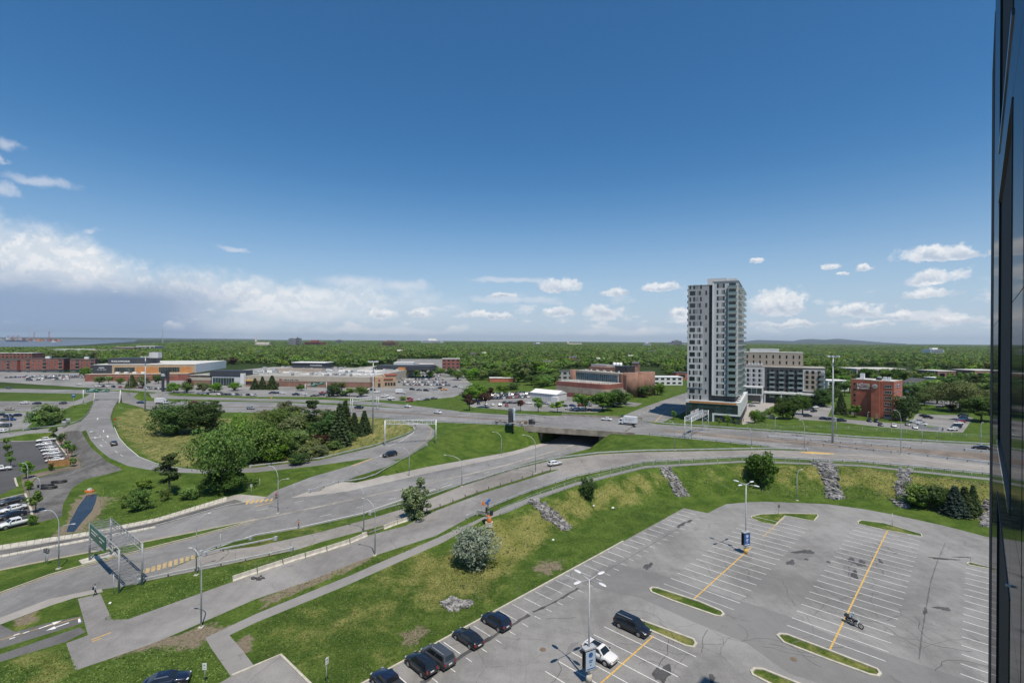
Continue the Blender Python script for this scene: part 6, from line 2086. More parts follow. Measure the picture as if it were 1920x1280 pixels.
part('wall',MB().box(0,9,0,.4,0,1.6).box(0,.4,0,8,0,1.6).box(9,9.4,0,8,0,1.6),'concrete',g)
# ---- brick hotel
HU=Vector((0.643,-0.766,0))
HC=Vector((199,254.5,0))
ht=Bld('hotel','red brick hotel block with white roof sign letters','hotel',HC-HU*19.8,HC)
HH=19.8
ht.box('wall',0,10.2,3.6,19,0,HH,'brick red')
ht.box('wall',10.2,13.9,0,19,0,HH,'brick red','projecting stair bay')
ht.box('fin',13.9,15.0,.5,6,0,HH-.1,'brick red')
ht.box('wall',15.0,19.8,.9,19,0,HH,'brick red')
roof=ht.box('roof',.3,19.5,4,18.7,HH,HH+.12,'roof pale')
ht.prism('coping',[(0,3.6),(10.2,3.6),(10.2,3.95),(0,3.95)],HH,HH+.35,'kerb concrete')
ht.prism('coping',[(10.2,0),(13.9,0),(13.9,.35),(10.2,.35)],HH,HH+.35,'kerb concrete')
ht.prism('coping',[(15,.9),(19.8,.9),(19.8,1.25),(15,1.25)],HH,HH+.35,'kerb concrete')
ht.prism('coping',[(19.45,1.25),(19.8,1.25),(19.8,19),(19.45,19)],HH,HH+.35,'kerb concrete')
for f in range(6):
    z=1.2+f*3.05
    if f>1:
        window(ht,1.2,z+.2,1.1,1.3,at=3.6);ht.box('sill',1.1,2.4,3.48,3.6,z+.08,z+.2,'stucco pale')
        window(ht,9.3,z+.4,.7,1.4,at=3.6)
    window(ht,16.0,z,2.9,1.45,at=.9,bars=2,frame_m='white metal')
    ht.box('sill',15.9,19.0,.78,.9,z-.14,z,'stucco pale')
    for y in (3,7,11,15):
        window(ht,y,z,1.4,1.45,'right',19.8,frame_m='white metal',bars=1)
ht.box('base_panel',15.6,19.2,.8,.9,0,.9,'stucco pale')
ht.box('base_panel',.2,2.6,3.5,3.6,0,3.0,'stucco pale')
ht.box('door',12.2,13.4,-.08,0,0,2.3,'stucco tan')
def lettering(name,txt,size,parent,loc,rot,m,depth=.06,bold=True,sx=1.0):
    cu=bpy.data.curves.new(name,'FONT')
    cu.body=txt
    cu.size=size
    cu.extrude=depth
    cu.offset=size*.018 if bold else 0
    cu.materials.append(M(m))
    tmp=bpy.data.objects.new('tmp',cu);COL.objects.link(tmp)
    dg=bpy.context.evaluated_depsgraph_get()
    me=bpy.data.meshes.new_from_object(tmp.evaluated_get(dg))
    bpy.data.objects.remove(tmp);me.name=name
    o=link(name,me,parent,loc)
    o.rotation_euler=rot
    o.scale=(sx,1,1)
    return o
lettering('lettering','HÔTEL',2.35,ht.o,(3.0,3.45,HH-3.6),(PI/2,0,0),'sign white',sx=.83)
lettering('lettering','DAUPHIN',1.25,ht.o,(4.35,3.45,HH-5.0),(PI/2,0,0),'sign white',sx=.83)
part('sign_disc',MB().tube([(3.5,3.42,HH-4.55),(3.5,3.6,HH-4.55)],.58,16),'sign white',ht.o)
em=part('emblem',MB().tube([(11.9,-.32,HH-2.8),(11.9,0,HH-2.8)],1.15,20),'roof pale',ht.o)
part('emblem_face',MB().ball((11.9,-.34,HH-2.8),(.85,.06,.4),12,6),'panel mid',em)
part('sign_board',MB().box(19.8,19.92,8.2,10.8,HH-3.6,HH-.9),'sign blue',ht.o)
part('sign_print',MB().box(19.92,19.94,8.4,10.6,HH-2.3,HH-1.9).box(19.92,19.94,8.4,10.6,HH-1.6,HH-1.3).box(19.92,19.94,8.4,10.6,HH-3.2,HH-2.9),'sign white',ht.o)
for x,y,w,h in ((11.2,8,.9,.9),(13.6,8,.9,.9),(15.6,7.6,.9,.9),(2.6,10,1.3,1.6),(11.0,5.6,1.6,.6)):
    o=ht.box('air_unit',x,x+w*1.5,y,y+1.6,HH+.3,HH+.3+h*1.8,'white metal' if h>.7 else 'dark metal')
ht.box('entrance_porch',20.6,24.6,3,8,0,3.0,'stucco pale')
gf=thing('screen_fence','grey board screen with a lime sign at the hotel car park corner','fence',G(1722,804))
b_=G(1768,808)-G(1722,804)
for i in range(6):
    p0,p1=b_*(i/6),b_*((i+.96)/6)
    nn=Vector((-b_.y,b_.x,0)).normalized()*.1
    part('board',MB().prism([p0[:2],p1[:2],(p1+nn)[:2],(p0+nn)[:2]],0,1.9),'panel grey' if i<5 else 'panel light',gf)
nn=Vector((b_.y,-b_.x,0)).normalized()*.06
p0,p1=b_*.30,b_*.66
part('sign_board',MB().prism([p0[:2],p1[:2],(p1+nn)[:2],(p0+nn)[:2]],1.45,1.95),'sign lime',gf)
# ---- institute with glass front and brick cylinders
IA,IB=Vector((46.5,388,0)),Vector((77.6,349,0))
it=Bld('institute','long glass fronted building with brown brick cylinders at its street end','institute',IA,IB)
IL,IH=it.L,16.6
it.box('wall',0,IL,1.2,30,0,IH,'brick brown')
it.box('roof',.2,IL-.2,1.4,29.8,IH,IH+.3,'roof gravel')
for i in range(22):
    for j in range(5):
        window(it,4.6+i*1.93,.6+j*3.05,1.88,2.98,at=1.2,glass_m='teal glass',frame_m='galvanised',name='curtain_pane')
it.box('cornice',4.0,IL-2.2,.7,1.25,IH-.9,IH+.5,'stucco pale')
it.box('corner_strip',IL-3.0,IL-2.6,.8,1.2,0,IH,'panel white')
def cyl(b,name,x,y,r,z0,z1,m,n=20):
    return part(name,MB().tube([(x,y,z0),(x,y,z1)],r,n),m,b.o)
cyl(it,'brick_cylinder',2.2,2.2,3.4,0,IH+.8,'brick brown')
for k,(x,y,r) in enumerate(((IL+2.6,8.5,5.2),(IL+3.0,17.5,4.0),(IL+2.6,25.5,5.2),(IL+1.5,32,4.2))):
    cyl(it,'brick_cylinder',x,y,r,0,IH+(.8 if k != 1 else-.8),'brick brown')
it.box('wall',IL-1,IL+3,3.0,32,0,IH-.6,'brick brown')
it.box('roof_storey',8,IL-3,13,26,IH+.3,IH+3.4,'brick brown')
it.box('roof_storey',IL-12,IL-1,9,18,IH+.3,IH+5.2,'dark metal')
it.box('roof_storey',2,18,22,30,IH+.3,IH+4.6,'panel grey')
for i in range(3):
    cyl(it,'cooling_tower',IL-17+i*3,14,1.2,IH+3.4,IH+7.4,'white metal',12)
for i in range(9):
    it.box('roof_vent',10+i*4,10.9+i*4,6+(i*37 % 5),7+(i*37 % 5),IH+.3,IH+1.4,'white metal')
it.box('vestibule',IL+3,IL+7,-1.5,3.2,0,3.6,'curtain glass')
it.box('sign_pylon',IL+5.6,IL+7.4,-4.2,-3.6,0,6.0,'white metal')
# brick annexe with pale band
BA,BB=G(1042,741),G(1136,751)
ba=Bld('brick_annexe','low red brick annexe with a broad tan band and rounded corner','building',BA,BB)
rc=[(0,0),(ba.L-5,0)]+[(ba.L-5+5*math.sin(a),5-5*math.cos(a)) for a in [PI/2*k/6 for k in range(1,7)]]+[(ba.L,22),(0,22)]
ba.prism('wall',rc,0,3.2,'brick apartment');ba.prism('band',rc,3.2,7.4,'block tan');ba.prism('wall',rc,7.4,10.6,'brick apartment')
ba.prism('roof',[(.4,.4),(ba.L-.6,5),(ba.L-.6,21.6),(.4,21.6)],10.6,10.7,'roof gravel')
for i in range(7):
    ba.box('roof_vent',3+i*6.4,3.9+i*6.4,3+(i*5 % 4),4+(i*5 % 4),10.7,11.6,'white metal')
for x in (ba.L*.2,ba.L*.55):
    ba.box('joint',x,x+.12,-.03,.02,0,10.5,'dark metal')
sA,sB=G(995,747),G(1044,752)
sh=Bld('pale_shed','pale metal shed with a low gable roof in the car park','shed',sA,sB)
sh.box('wall',0,sh.L,0,12,0,4.4,'panel light')
part('roof',MB().add([(-.3,-.4,4.4),(sh.L+.3,-.4,4.4),(sh.L+.3,6,6.6),(-.3,6,6.6),(-.3,12.4,4.4),(sh.L+.3,12.4,4.4)],[(0,1,2,3),(3,2,5,4),(0,3,4),(1,5,2),(0,4,5,1)]),'roof white',sh.o)
for i in range(9):
    sh.box('rib',1+i*2,1.12+i*2,-.05,0,0,4.3,'panel grey')
sh.box('porch',sh.L-3,sh.L+2,-2.6,0,0,2.9,'panel white')
# ---- shopping centre
MA,MB_=G(159,715),G(352,713)
ml=Bld('shopping_centre','big shopping hall with orange panels, window strips and dark sign box','shopping centre',MA,MB_)
ML=ml.L
ml.box('wall',0,ML,0,20,0,6.2,'brick apartment')
ml.box('roof',-.2,ML+.2,-.2,20,6.2,6.6,'stucco pale')
ml.box('wall',2,ML+3,9,95,6.6,14.6,'stucco tan')
ml.box('roof',1.8,ML+3.2,8.8,95,14.6,15.1,'roof pale')
ml.box('sign_wall',1.7,17,8.6,9,6.6,14.6,'mall dark')
for x0,x1 in ((ML*.44,ML*.66),(ML*.88,ML*.995)):
    ml.box('orange_panel',x0,x1,8.9,9,6.7,12.4,'panel orange')
for x0,x1,n in ((ML*.225,ML*.425,12),(ML*.665,ML*.875,12)):
    for i in range(n):
        w=(x1-x0)/n
        window(ml,x0+i*w+.05,7.6,w-.1,4.6,at=9,glass_m='curtain glass',name='window')
ml.box('end_wall',ML+3,ML+3.2,9,95,6.6,14.6,'panel white')
ml.box('brick_lines',ML*.2,ML*.9,-.04,.01,4.6,5.0,'stucco tan')
sb=ml.box('sign_box',9,ML*.50,18,44,15.1,20.6,'mall dark')
lettering('lettering','PLACE LONGUEUIL',2.0,sb,(12.0,17.9,17.0),(PI/2,0,0),'sign white',sx=.9)
mb=MB()
for i,w in enumerate((.9,.5,1.2,.4,.8,1.0,.5)):
    mb.box(5.2+i*1.15,5.2+i*1.15+w,8.52,8.59,10.0,10.7)
mb.box(6.5,11.0,8.52,8.59,11.6,12.6)
part('faint_lettering',mb,'pale steel',ml.o)['kind']='stuff'
ml.box('roof_unit',40,48,26,34,20.6,26,'panel light')
for i in range(4):
    ml.box('roof_unit',22+i*7,25+i*7,4,7,6.6,8.2,'roof white')
LA,LB=G(352,722),G(693,727)
lo=Bld('mall_wing','long low mall wing with brown brick front and a cluttered pale roof','shopping centre',LA,LB)
LL=lo.L
lo.box('wall',0,LL*.32,0,12,0,4.4,'brick brown');lo.box('fascia',0,LL*.32,-.15,0,4.4,7.0,'stucco pale')
lo.box('wall',LL*.32,LL,0,12,0,4.6,'brick brown')
lo.box('fascia',LL*.32,LL,-.15,12,4.6,8.4,'stucco pale')
lo.box('wall',0,LL,12,130,0,8.3,'stucco pale')
lo.box('roof',0,LL,0,130,8.4,8.8,'roof gravel')
lo.box('roof_sheet',LL*.02,LL*.45,40,66,8.8,9.0,'roof pale');lo.box('roof_sheet',LL*.55,LL*.98,22,44,8.8,9.0,'roof pale')
lo.box('roof_sheet',LL*.45,LL*.9,60,90,8.8,9.05,'roof pale')
lo.box('raised_hall',LL*.30,LL*.58,55,62,8.8,12,'panel beige')
bx=lo.box('sign_box',LL*.24,LL*.46,100,118,8.8,15.2,'mall dark');lo.box('sign_box_top',LL*.235,LL*.465,99,119,15.2,15.8,'roof white')
lettering('lettering','PLACE LONGUEUIL',1.9,bx,(LL*.36,99.9,12.2),(PI/2,0,0),'sign white',sx=.8)
lo.box('dark_hall',LL*.80,LL*1.16,104,128,8.8,13,'mall dark')
part('slope_roof',MB().add([(LL*.62,92,8.9),(LL*.79,92,8.9),(LL*.79,104,12),(LL*.79,128,12),(LL*.62,128,9.5)],[(0,1,2),(0,2,3,4)]),'roof gravel',lo.o)
lo.box('orange_block',LL*.95,LL*.995,100,103.9,8.8,11.4,'panel orange')
rr=random.Random(12)
um={k:MB().box(-a/2,a/2,-b/2,b/2,0,c_).mesh('roof_unit',[m_]) for k,(a,b,c_,m_) in enumerate(((2.4,2,1.5,'panel light'),(3.6,2.2,1.8,'pale steel'),(1.4,1.4,1.0,'galvanised'),(5,2.4,2,'panel grey'),(1.8,1.5,2.2,'panel mid'),(9,1.2,.8,'balcony glass')))}
for i in range(150):
    link('roof_unit',um[rr.choice((0,0,1,2,2,3,4,5))],lo.o,(rr.uniform(4,LL-4),6+118*rr.random() ** 1.2,8.8),rr.choice((0,0,.1,PI/2)))
en=lo.box('entrance',LL*.15,LL*.32,-3,6,0,8.2,'panel light');lo.box('entrance_roof',LL*.14,LL*.325,-3.4,10,8.6,13,'mall dark')
for i in range(8):
    window(lo,LL*.155+i*2.4,.5,2.2,6.6,at=-3,glass_m='curtain glass',name='curtain_pane')
lo.box('entrance_fin',LL*.31,LL*.33,-3.6,-1,0,11,'panel white')
mb=MB()
for i in range(9):
    mb.box(LL*.53+i*1.6,LL*.53+i*1.6+(1.1 if i % 3 else .7),-.25,-.16,5.2,6.2 if i % 2 else 5.9)
part('faint_lettering',mb,'mall dark',lo.o)['kind']='stuff'
lo.box('sign_mark',LL*.53-3,LL*.53-.8,-.25,-.16,5.1,6.6,'container red')
lo.box('shop_door',LL*.49,LL*.51,-.12,0,0,3,'dark metal');lo.box('shop_door',LL*.62,LL*.63,-.12,0,0,2.6,'dark metal')
lo.box('awning',LL*.325,LL*.39,-1.2,0,4.4,5.3,'yellow paint')
# restaurant
RA,RB=G(683,726.5),G(743,725)
rs_=Bld('restaurant','tan restaurant pavilion with dark red roof edges at the mall end','restaurant',RA,RB)
RL=rs_.L
rs_.box('wall',0,RL*.32,1.5,14,0,6.2,'stucco tan');rs_.box('wall',RL*.32,RL*.60,0,14,0,8.6,'stucco tan');rs_.box('wall',RL*.60,RL,1.0,14,0,9.6,'stucco tan')
rs_.box('red_roof',-.2,RL*.33,1.0,5,6.2,7.0,'container red');rs_.box('red_roof',RL*.58,RL*.9,.4,5,6.3,7.2,'container red');rs_.box('red_roof',RL*.66,RL*1.02,.5,14,9.6,10.4,'container red')
for x in (.8,3.2,5.6):
    window(rs_,x,1.0,1.8,2.6,at=1.5)
for x in (RL*.64,RL*.73,RL*.82,RL*.91):
    window(rs_,x,1.0,1.7,2.8,at=1.0)
rs_.box('door',RL*.42,RL*.50,-.1,0,0,3.4,'dark metal');rs_.box('sign_disc',RL*.43,RL*.49,-.12,0,4.8,6.6,'container red')
# pylon of the mall by the road
for (px,py,top,w,lb) in ((308,734,693,12,'tall dark mall pylon sign with white lettering panel'),(618,744,729,8,'small dark mall pylon sign on the lawn by the service road')):
    p=gp(px,py);k=1/depth_px(p)
    H_,Wd_=(py-top)*k,w*k
    t=thing('mall_pylon',lb,'pylon sign',p)
    part('leg',MB().box(-Wd_*.38,-Wd_*.05,-.5,.5,0,H_*.62),'mall dark',t);part('leg',MB().box(Wd_*.3,Wd_*.62,.2,1.2,0,H_*1.0),'mall dark',t)
    pn=part('panel',MB().box(-Wd_*.5,Wd_*.35,-.6,.5,H_*.60,H_*.97),'mall dark',t)
    part('lettering',MB().box(-Wd_*.40,Wd_*.10,-.64,-.6,H_*.78,H_*.82).box(-Wd_*.40,Wd_*.2,-.64,-.6,H_*.72,H_*.76),'sign white',pn)
# ---- brick apartments at the far left
def apartments(px0,py0,px1,py1,top,label,name='apartment_block'):
    A,B=G(px0,py0),G(px1,py1)
    b=Bld(name,label,'apartment building',A,B,'brick apartment blocks beyond the far car park')
    k=1/depth_px(A)
    H_=(py0-top)*k
    b.box('wall',0,b.L,0,16,2.6,H_,'brick apartment')
    b.box('plinth',.5,b.L-.5,.8,15,0,2.6,'panel mid')
    b.box('roof',-.2,b.L+.2,-.2,16.2,H_,H_+.5,'roof dark')
    n=max(2,int(b.L/4.4))
    for f in range(3):
        for i in range(n):
            x=(i+.18)*b.L/n
            z=3.3+f*(H_-2.8)/3
            if i % 3==1:
                o=b.box('loggia',x-.4,x+2.6,-.05,.02,z-.2,z+2.9,'panel dark')
                b.box('balcony',x-.5,x+2.7,-1.0,-.05,z-.35,z-.1,'kerb concrete')
            else:
                window(b,x,z+.3,1.9,1.9,at=0,frame_m='white metal',bars=1)
    b.box('skylight',b.L*.55,b.L*.55+4,2,6,H_+.5,H_+3.0,'roof white')
    return b
apartments(-90,696,32,698,674,'brick apartment block at the left picture rim with a dark top storey')
apartments(38,698,119,697,673,'long brick apartment block with a white roof hatch, middle of the row')
apartments(131,697,178,696,674,'brick apartment block half hidden by the shopping hall')
def simple(name,px0,px1,py,top,depth,wall,roof_m,label,floors=0,cat='building',group=None,over=.3,glassrow=True,dy=0.0):
    A,B=G(px0,py),G(px1,py+dy)
    b=Bld(name,label,cat,A,B,group)
    k=1/depth_px(A)
    H_=(py-top)*k
    b.box('wall',0,b.L,0,depth,0,H_,wall)
    b.box('roof',-over,b.L+over,-over,depth+over,H_,H_+max(.4,H_*.05),roof_m)
    if floors:
        n=max(2,int(b.L/(H_/floors*1.25)))
        for f in range(floors):
            for i in range(n):
                w=b.L/n
                window(b,(i+.2)*w,(f+.3)*H_/floors,w*.6,H_/floors*.5,at=0,frame_m='pale steel')
    return b,H_
OB='scattered buildings among the suburban trees'
for a in (('brick_house',829,862,692,673,18,'brick apartment','roof pale','three storey red brick block with pale roof beyond the crowded car park',3),
          ('white_shop',1226,1280,722,707,14,'panel white','roof white','white shop building with blue stripe at the underpass street',2),
          ('brick_house',1268,1330,712,699,14,'brick red','roof dark','low red brick house behind the white shop',1),
          ('school',1606,1698,711,692,30,'panel beige','roof pale','long flat roofed school with beige wall behind the hotel',2),
          ('school',1672,1712,714,697,30,'brick brown','roof gravel','brown annexe of the school behind the hotel roof',0),
          ('brown_block',1758,1792,714,696,24,'brick brown','roof pale','dark brown flat roofed block among trees right of the hotel',1),
          ('brown_block',1827,1880,716,695,24,'brick brown','roof pale','dark brown flat roofed block next to the facade edge',1),
          ('white_hall',1552,1592,733,714,14,'panel light','roof white','pale two storey house between annexe and hotel',2),
          ('white_hall',1758,1790,726,709,14,'panel light','roof white','white flat roof behind the gabled house',0),
          ('pale_store',738,775,690,680,20,'panel white','roof white','white low store at the rear of the crowded car park',0),
          ('brick_store',785,812,694,683,20,'brick red','roof pale','orange brick store at the rear of the crowded car park',1),
          ('dark_house',1033,1075,712,696,16,'panel grey','roof dark','grey house row left behind the institute',2),
          ('brick_wall_block',918,966,716,709,12,'brick red','roof pale','long low brick wall building on the institute lawn',0),
          ('apartment_row',-20,60,672,662,30,'brick apartment','roof pale','far brick apartment row at the left picture rim',2),
          ('apartment_row',212,250,661,651.5,60,'brick apartment','panel grey','far red brick apartment slab above the shopping hall',3),
          ('apartment_row',95,150,664,655,60,'panel light','roof pale','far pale flat roofed row near the river',1),
          ('apartment_row',150,200,664,656,60,'brick brown','roof pale','far brown flat roofed row near the river',1),
          ('apartment_row',255,290,660,649,60,'panel grey','roof pale','far grey slab near the river',2)):
    simple(*a[:8],a[8],a[9],'building',OB)
b,H_=simple('gabled_house',1716,1757,737,719,14,'panel white','roof dark','white and blue gabled house right of the hotel',1,'house',OB)
part('gable',MB().add([(-.4,-.4,H_),(b.L+.4,-.4,H_),(b.L/2,-.4,H_+4),(-.4,14,H_),(b.L+.4,14,H_),(b.L/2,14,H_+4)],[(0,1,2),(3,5,4),(0,2,5,3),(1,4,5,2)]),'roof dark',b.o)
# small houses glimpsed between the trees
rr=random.Random(21)
HS=[(882,671),(905,668),(968,672),(1010,664),(1068,680),(1120,684),(1140,668),(1185,690),(1215,664),(745,664),(700,664),(650,668),(590,670),(560,664),(440,672),(480,668),(310,668),(345,670),(390,664),(1590,660),(1620,672),(1665,668),(1700,664),(1748,672),(1790,664),(1820,678),(1845,668),(1755,658),(1440,666),(1020,690),(990,700),(1180,676),(820,664),(940,690),(1250,676)]
wl=['panel grey','panel light','stucco pale','brick brown','panel beige','brick red']
wn=['grey','pale grey','cream','brown brick','beige','red brick']
rn=[('roof dark','dark'),('roof pale','pale'),('roof dark','dark')]
hn={}
for i,(px,py) in enumerate(sorted(HS)):
    k=rr.randrange(6);q=rr.choice(rn)
    far_=(py<668)
    A=G(px,py);hz_=zone_of(A);hn[hz_]=hn.get(hz_,-1)+1
    w=rr.uniform(9,15)*(1.6 if far_ else 1.0)
    b=Bld('house',f'{wn[k]} house, {q[1]} roof, {ORD[hn[hz_]]} from the left amid trees behind {hz_}','house',A,A+Vector((w*math.cos(rr.uniform(-.6,.6)),w*math.sin(rr.uniform(-.6,.6)),0)),'houses half hidden in the suburban wood')
    hh=rr.uniform(7,9.5)
    b.box('wall',0,b.L,0,9,0,hh,wl[k])
    if rr.random()<.5:
        part('roof',MB().add([(-.4,-.4,hh),(b.L+.4,-.4,hh),(b.L+.4,4.5,hh+3),(-.4,4.5,hh+3),(-.4,9.4,hh),(b.L+.4,9.4,hh)],[(0,1,2,3),(3,2,5,4),(0,3,4),(1,5,2)]),q[0],b.o)
    else:
        b.box('roof',-.3,b.L+.3,-.3,9.3,hh,hh+.5,q[0])
    window(b,b.L*.2,hh-2.6,1.4,1.4);window(b,b.L*.6,hh-2.6,1.4,1.4)
# far towers on the skyline
def far_block(px0,px1,top,D,m,label,name='far_tower',foot=-2):
    A,B=AT(px0,HY,D),AT(px1,HY,D)
    zt_=AT((px0+px1)/2,top,D).z
    b=Bld(name,label,'tower',A,B,'far towers on the skyline')
    b.box('wall',0,b.L,0,b.L*.8,foot,zt_,m)
    b.box('roof',b.L*.3,b.L*.7,b.L*.2,b.L*.5,zt_,zt_+b.L*.12,m)
    n=5
    for i in range(n):
        b.box('window_band',b.L*.04,b.L*.96,-1,0,foot+(zt_-foot)*(i+.5)/n,foot+(zt_-foot)*(i+.8)/n,'window glass')
for a in ((541,551,634.5,2600,'panel grey','grey twin slab under a crane on the skyline, left half'),(552,562,634,2650,'panel mid','grey twin slab under a crane on the skyline, right half'),(571,602,641,2600,'brick apartment','low red block right of the crane slabs'),
          (630,640,637.5,4200,'panel mid','small dark block on the skyline left of centre'),(716,742,641,2500,'brick brown','wide brown block on the skyline above the mall roof'),(790,828,638.6,5200,'panel white','long white hall on the skyline'),
          (1254,1262,641.5,4500,'panel grey','left small grey block beside the tower on the skyline'),(1263,1278,639,4600,'panel mid','dark grey block beside the tower on the skyline'),(1279,1287,641.5,4500,'panel light','pale block nearest the tower on the skyline'),
          (1000,1018,644,3800,'panel light','white hall roof in the far trees'),(1745,1770,655,1500,'panel white','white hall roof in the far trees at the right'),(1208,1220,643,3600,'panel white','white dome roof in the far trees left of the tower')):
    far_block(*a)
def spire(px,base,top,D,label):
    A=AT(px,HY,D);z1=AT(px,top,D).z;z0=AT(px,base,D).z
    t=thing('church',label,'church',(A.x,A.y,0))
    w=D/F*3.2
    part('tower',MB().box(-w/2,w/2,-w/2,w/2,-1,z0+(z1-z0)*.45),'stucco pale',t)
    zb=z0+(z1-z0)*.45
    part('spire',MB().add([(-w*.5,-w*.5,zb),(w*.5,-w*.5,zb),(w*.5,w*.5,zb),(-w*.5,w*.5,zb),(0,0,z1)],[(0,1,4),(1,2,4),(2,3,4),(3,0,4)]),'roof pale',t)
    part('nave',MB().box(w*.5,w*8,-w,w*1.5,-1,z0+(z1-z0)*.22),'stucco pale',t)
    part('roof',MB().add([(w*.5,-w,z0+(z1-z0)*.22),(w*8,-w,z0+(z1-z0)*.22),(w*8,w*.25,z0+(z1-z0)*.38),(w*.5,w*.25,z0+(z1-z0)*.38),(w*8,w*1.5,z0+(z1-z0)*.22),(w*.5,w*1.5,z0+(z1-z0)*.22)],[(0,1,2,3),(3,2,4,5),(1,4,2),(0,3,5)]),'roof gravel',t)
spire(480,650,627,2300,'church with a tall pale spire rising above the woods')
spire(1065,646,638.5,4200,'tiny far church steeple on the horizon')
def lattice(px,top,D,label,kind='mast'):
    A=AT(px,HY,D);z1=AT(px,top,D).z
    t=thing('lattice_mast' if kind=='mast' else 'port_crane',label,'mast' if kind=='mast' else 'crane',(A.x,A.y,-8 if kind != 'mast' else 0))
    s_=D/F
    mb=MB()
    z0=-6
    for sx,sy in ((-1,-1),(1,-1),(1,1),(-1,1)):
        mb.beam((sx*s_*.9,sy*s_*.9,z0),(sx*s_*.15,sy*s_*.15,z1+8),s_*.25,s_*.25)
    for i in range(6):
        f,g_=i/6,(i+1)/6
        r0,r1=.9-.75*f,.9-.75*g_
        mb.beam((-s_*r0,-s_*r0,z0+(z1+8-z0)*f),(s_*r1,-s_*r1,z0+(z1+8-z0)*g_),s_*.15,s_*.15)
    part('lattice',mb,'pale steel' if kind=='mast' else 'container red',t)
    if kind=='crane':
        part('jib',MB().beam((-s_*2,0,(z1+8)*.75),(s_*6,0,z1+14),s_*.22,s_*.22),'container red',t)
    if kind=='tower':
        part('jib',MB().beam((-s_*2,0,z1+4),(s_*4,0,z1+10),s_*.3,s_*.3),'panel light',t)
lattice(305,617,3600,'lone radio mast on the skyline above the shopping hall')
lattice(558,630.5,2660,'tower crane over the grey twin slabs','tower')
lattice(1066-32,640,5000,'tiny far mast right of centre on the skyline')
for x,tp,lb in ((55,612,'tallest thin pylon behind the port'),(64,622,'slanting port crane, middle'),(92,621,'slanting port crane, farthest right'),(24,629,'red quay crane, left of the ship'),(33,628.5,'red quay crane above the ship'),(15,629,'red quay crane at the left rim')):
    lattice(x,tp,6200,lb,'mast' if x==55 else 'crane')
# port: ship, quay, containers
def ship(px0,px1,D,label):
    A,B=AT(px0,HY,D),AT(px1,HY,D)
    b=Bld('cargo_ship',label,'ship',A,B,None,-8)
    Ls=b.L
    part('hull',MB().prism([(0,-10),(Ls*.9,-14),(Ls,0),(Ls*.9,14),(0,12)],-1,18),'ship hull',b.o)
    rr=random.Random(3)
    for i in range(9):
        part('container_stack',MB().box(Ls*(.14+i*.08),Ls*(.205+i*.08),-11,11,18,18+rr.choice((10,14,18,22))),rr.choice(('container red','panel light','panel orange','panel beige')),b.o)
    part('bridge',MB().box(Ls*.03,Ls*.11,-12,12,18,46),'panel white',b.o)
ship(12,52,5600,'dark cargo ship stacked with containers at the port quay')
qa,qb=AT(-60,HY,6100),AT(118,HY,6100)
q=Bld('quay','far port quay with sheds and stacked red containers','quay',qa,qb,None,-8)
part('quay_wall',MB().box(0,q.L,0,200,-2,4),'concrete',q.o)
rr=random.Random(8)
for i in range(46):
    x=rr.uniform(.02,.93)*q.L
    part('container_stack',MB().box(0,rr.uniform(14,46),0,20,4,4+rr.choice((8,14,20,26,30))),rr.choice(('container red','container red','panel beige','panel light','panel orange','panel grey','stucco pale')),q.o,(x,rr.uniform(5,120),0))
mb=MB()
t=thing('white_ferry','small white vessel on the river right of the port','ship',AT(101,HY,5200).xy.to_3d()+Vector((0,0,-8)))
part('hull',MB().prism([(-22,-5),(16,-5),(24,0),(16,5),(-22,5)],0,6),'panel white',t)
part('cabin',MB().box(-16,8,-4,4,6,14),'panel white',t)
# hills
def hill_range(name,prof,D,depth,label=None):
    mb=MB()
    xs=np.linspace(prof[0][0],prof[-1][0],70)
    rr=np.random.default_rng(5)
    top=np.interp(xs,[p[0] for p in prof],[p[1] for p in prof])+np.convolve(rr.normal(0,.35,74),np.ones(5)/5,'valid')
    vs_,fs=[],[]
    for i,x in enumerate(xs):
        a=AT(x,top[i],D)
        zc=max(2.0,a.z)
        dirn=Vector((a.x,a.y,0)).normalized()
        for q,zz in ((-depth,-3),(-depth*.45,zc*.55),(0,zc),(depth*.6,zc*.6),(depth,-3)):
            p=Vector((a.x,a.y,0))+dirn*q
            vs_.append((p.x,p.y,zz))
    for i in range(len(xs)-1):
        for k in range(4):
            fs.append((i*5+k,(i+1)*5+k,(i+1)*5+k+1,i*5+k+1))
    o=link(name,mb.add(vs_,fs,0,True).mesh(name,['hill']))
    o['kind']='structure'
    if label:o['label']=label
hill_range('hill',[(1395,640),(1420,637),(1460,638.5),(1500,639.5),(1560,640),(1650,642.2),(1700,644.2)],16500,1500)
hill_range('hill',[(1480,641),(1500,636.5),(1520,635.3),(1545,637),(1570,635),(1600,637.5),(1640,640.5),(1700,644.3)],19500,1800)
hill_range('far_shore',[(-200,631),(60,632.2),(140,632.6),(210,633.2),(330,634.0),(480,635.5)],15000,700)
# ------------------------------------------------------------------ the glass facade of the building the picture is taken from
FD=Vector((0.6925,0.7214,0)).normalized()       # along the facade (parallel to the rows of stalls)
FN=Vector((FD.y,-FD.x,0))                       # pointing into the building, to the right
PD=0.52                                           # distance from the lens to the facade
def fx(px,py=640):
    """distance along the facade and height at a picture point"""
    r=ray(px,py)
    t_=PD/r.dot(FN)
    p=CAM+r*t_
    return (p-CAM).dot(FD),p.z
fac=thing('glass_facade','dark glass curtain wall of the near building rising at the right edge','building',(FN.x*PD,FN.y*PD,0),math.atan2(FD.y,FD.x))
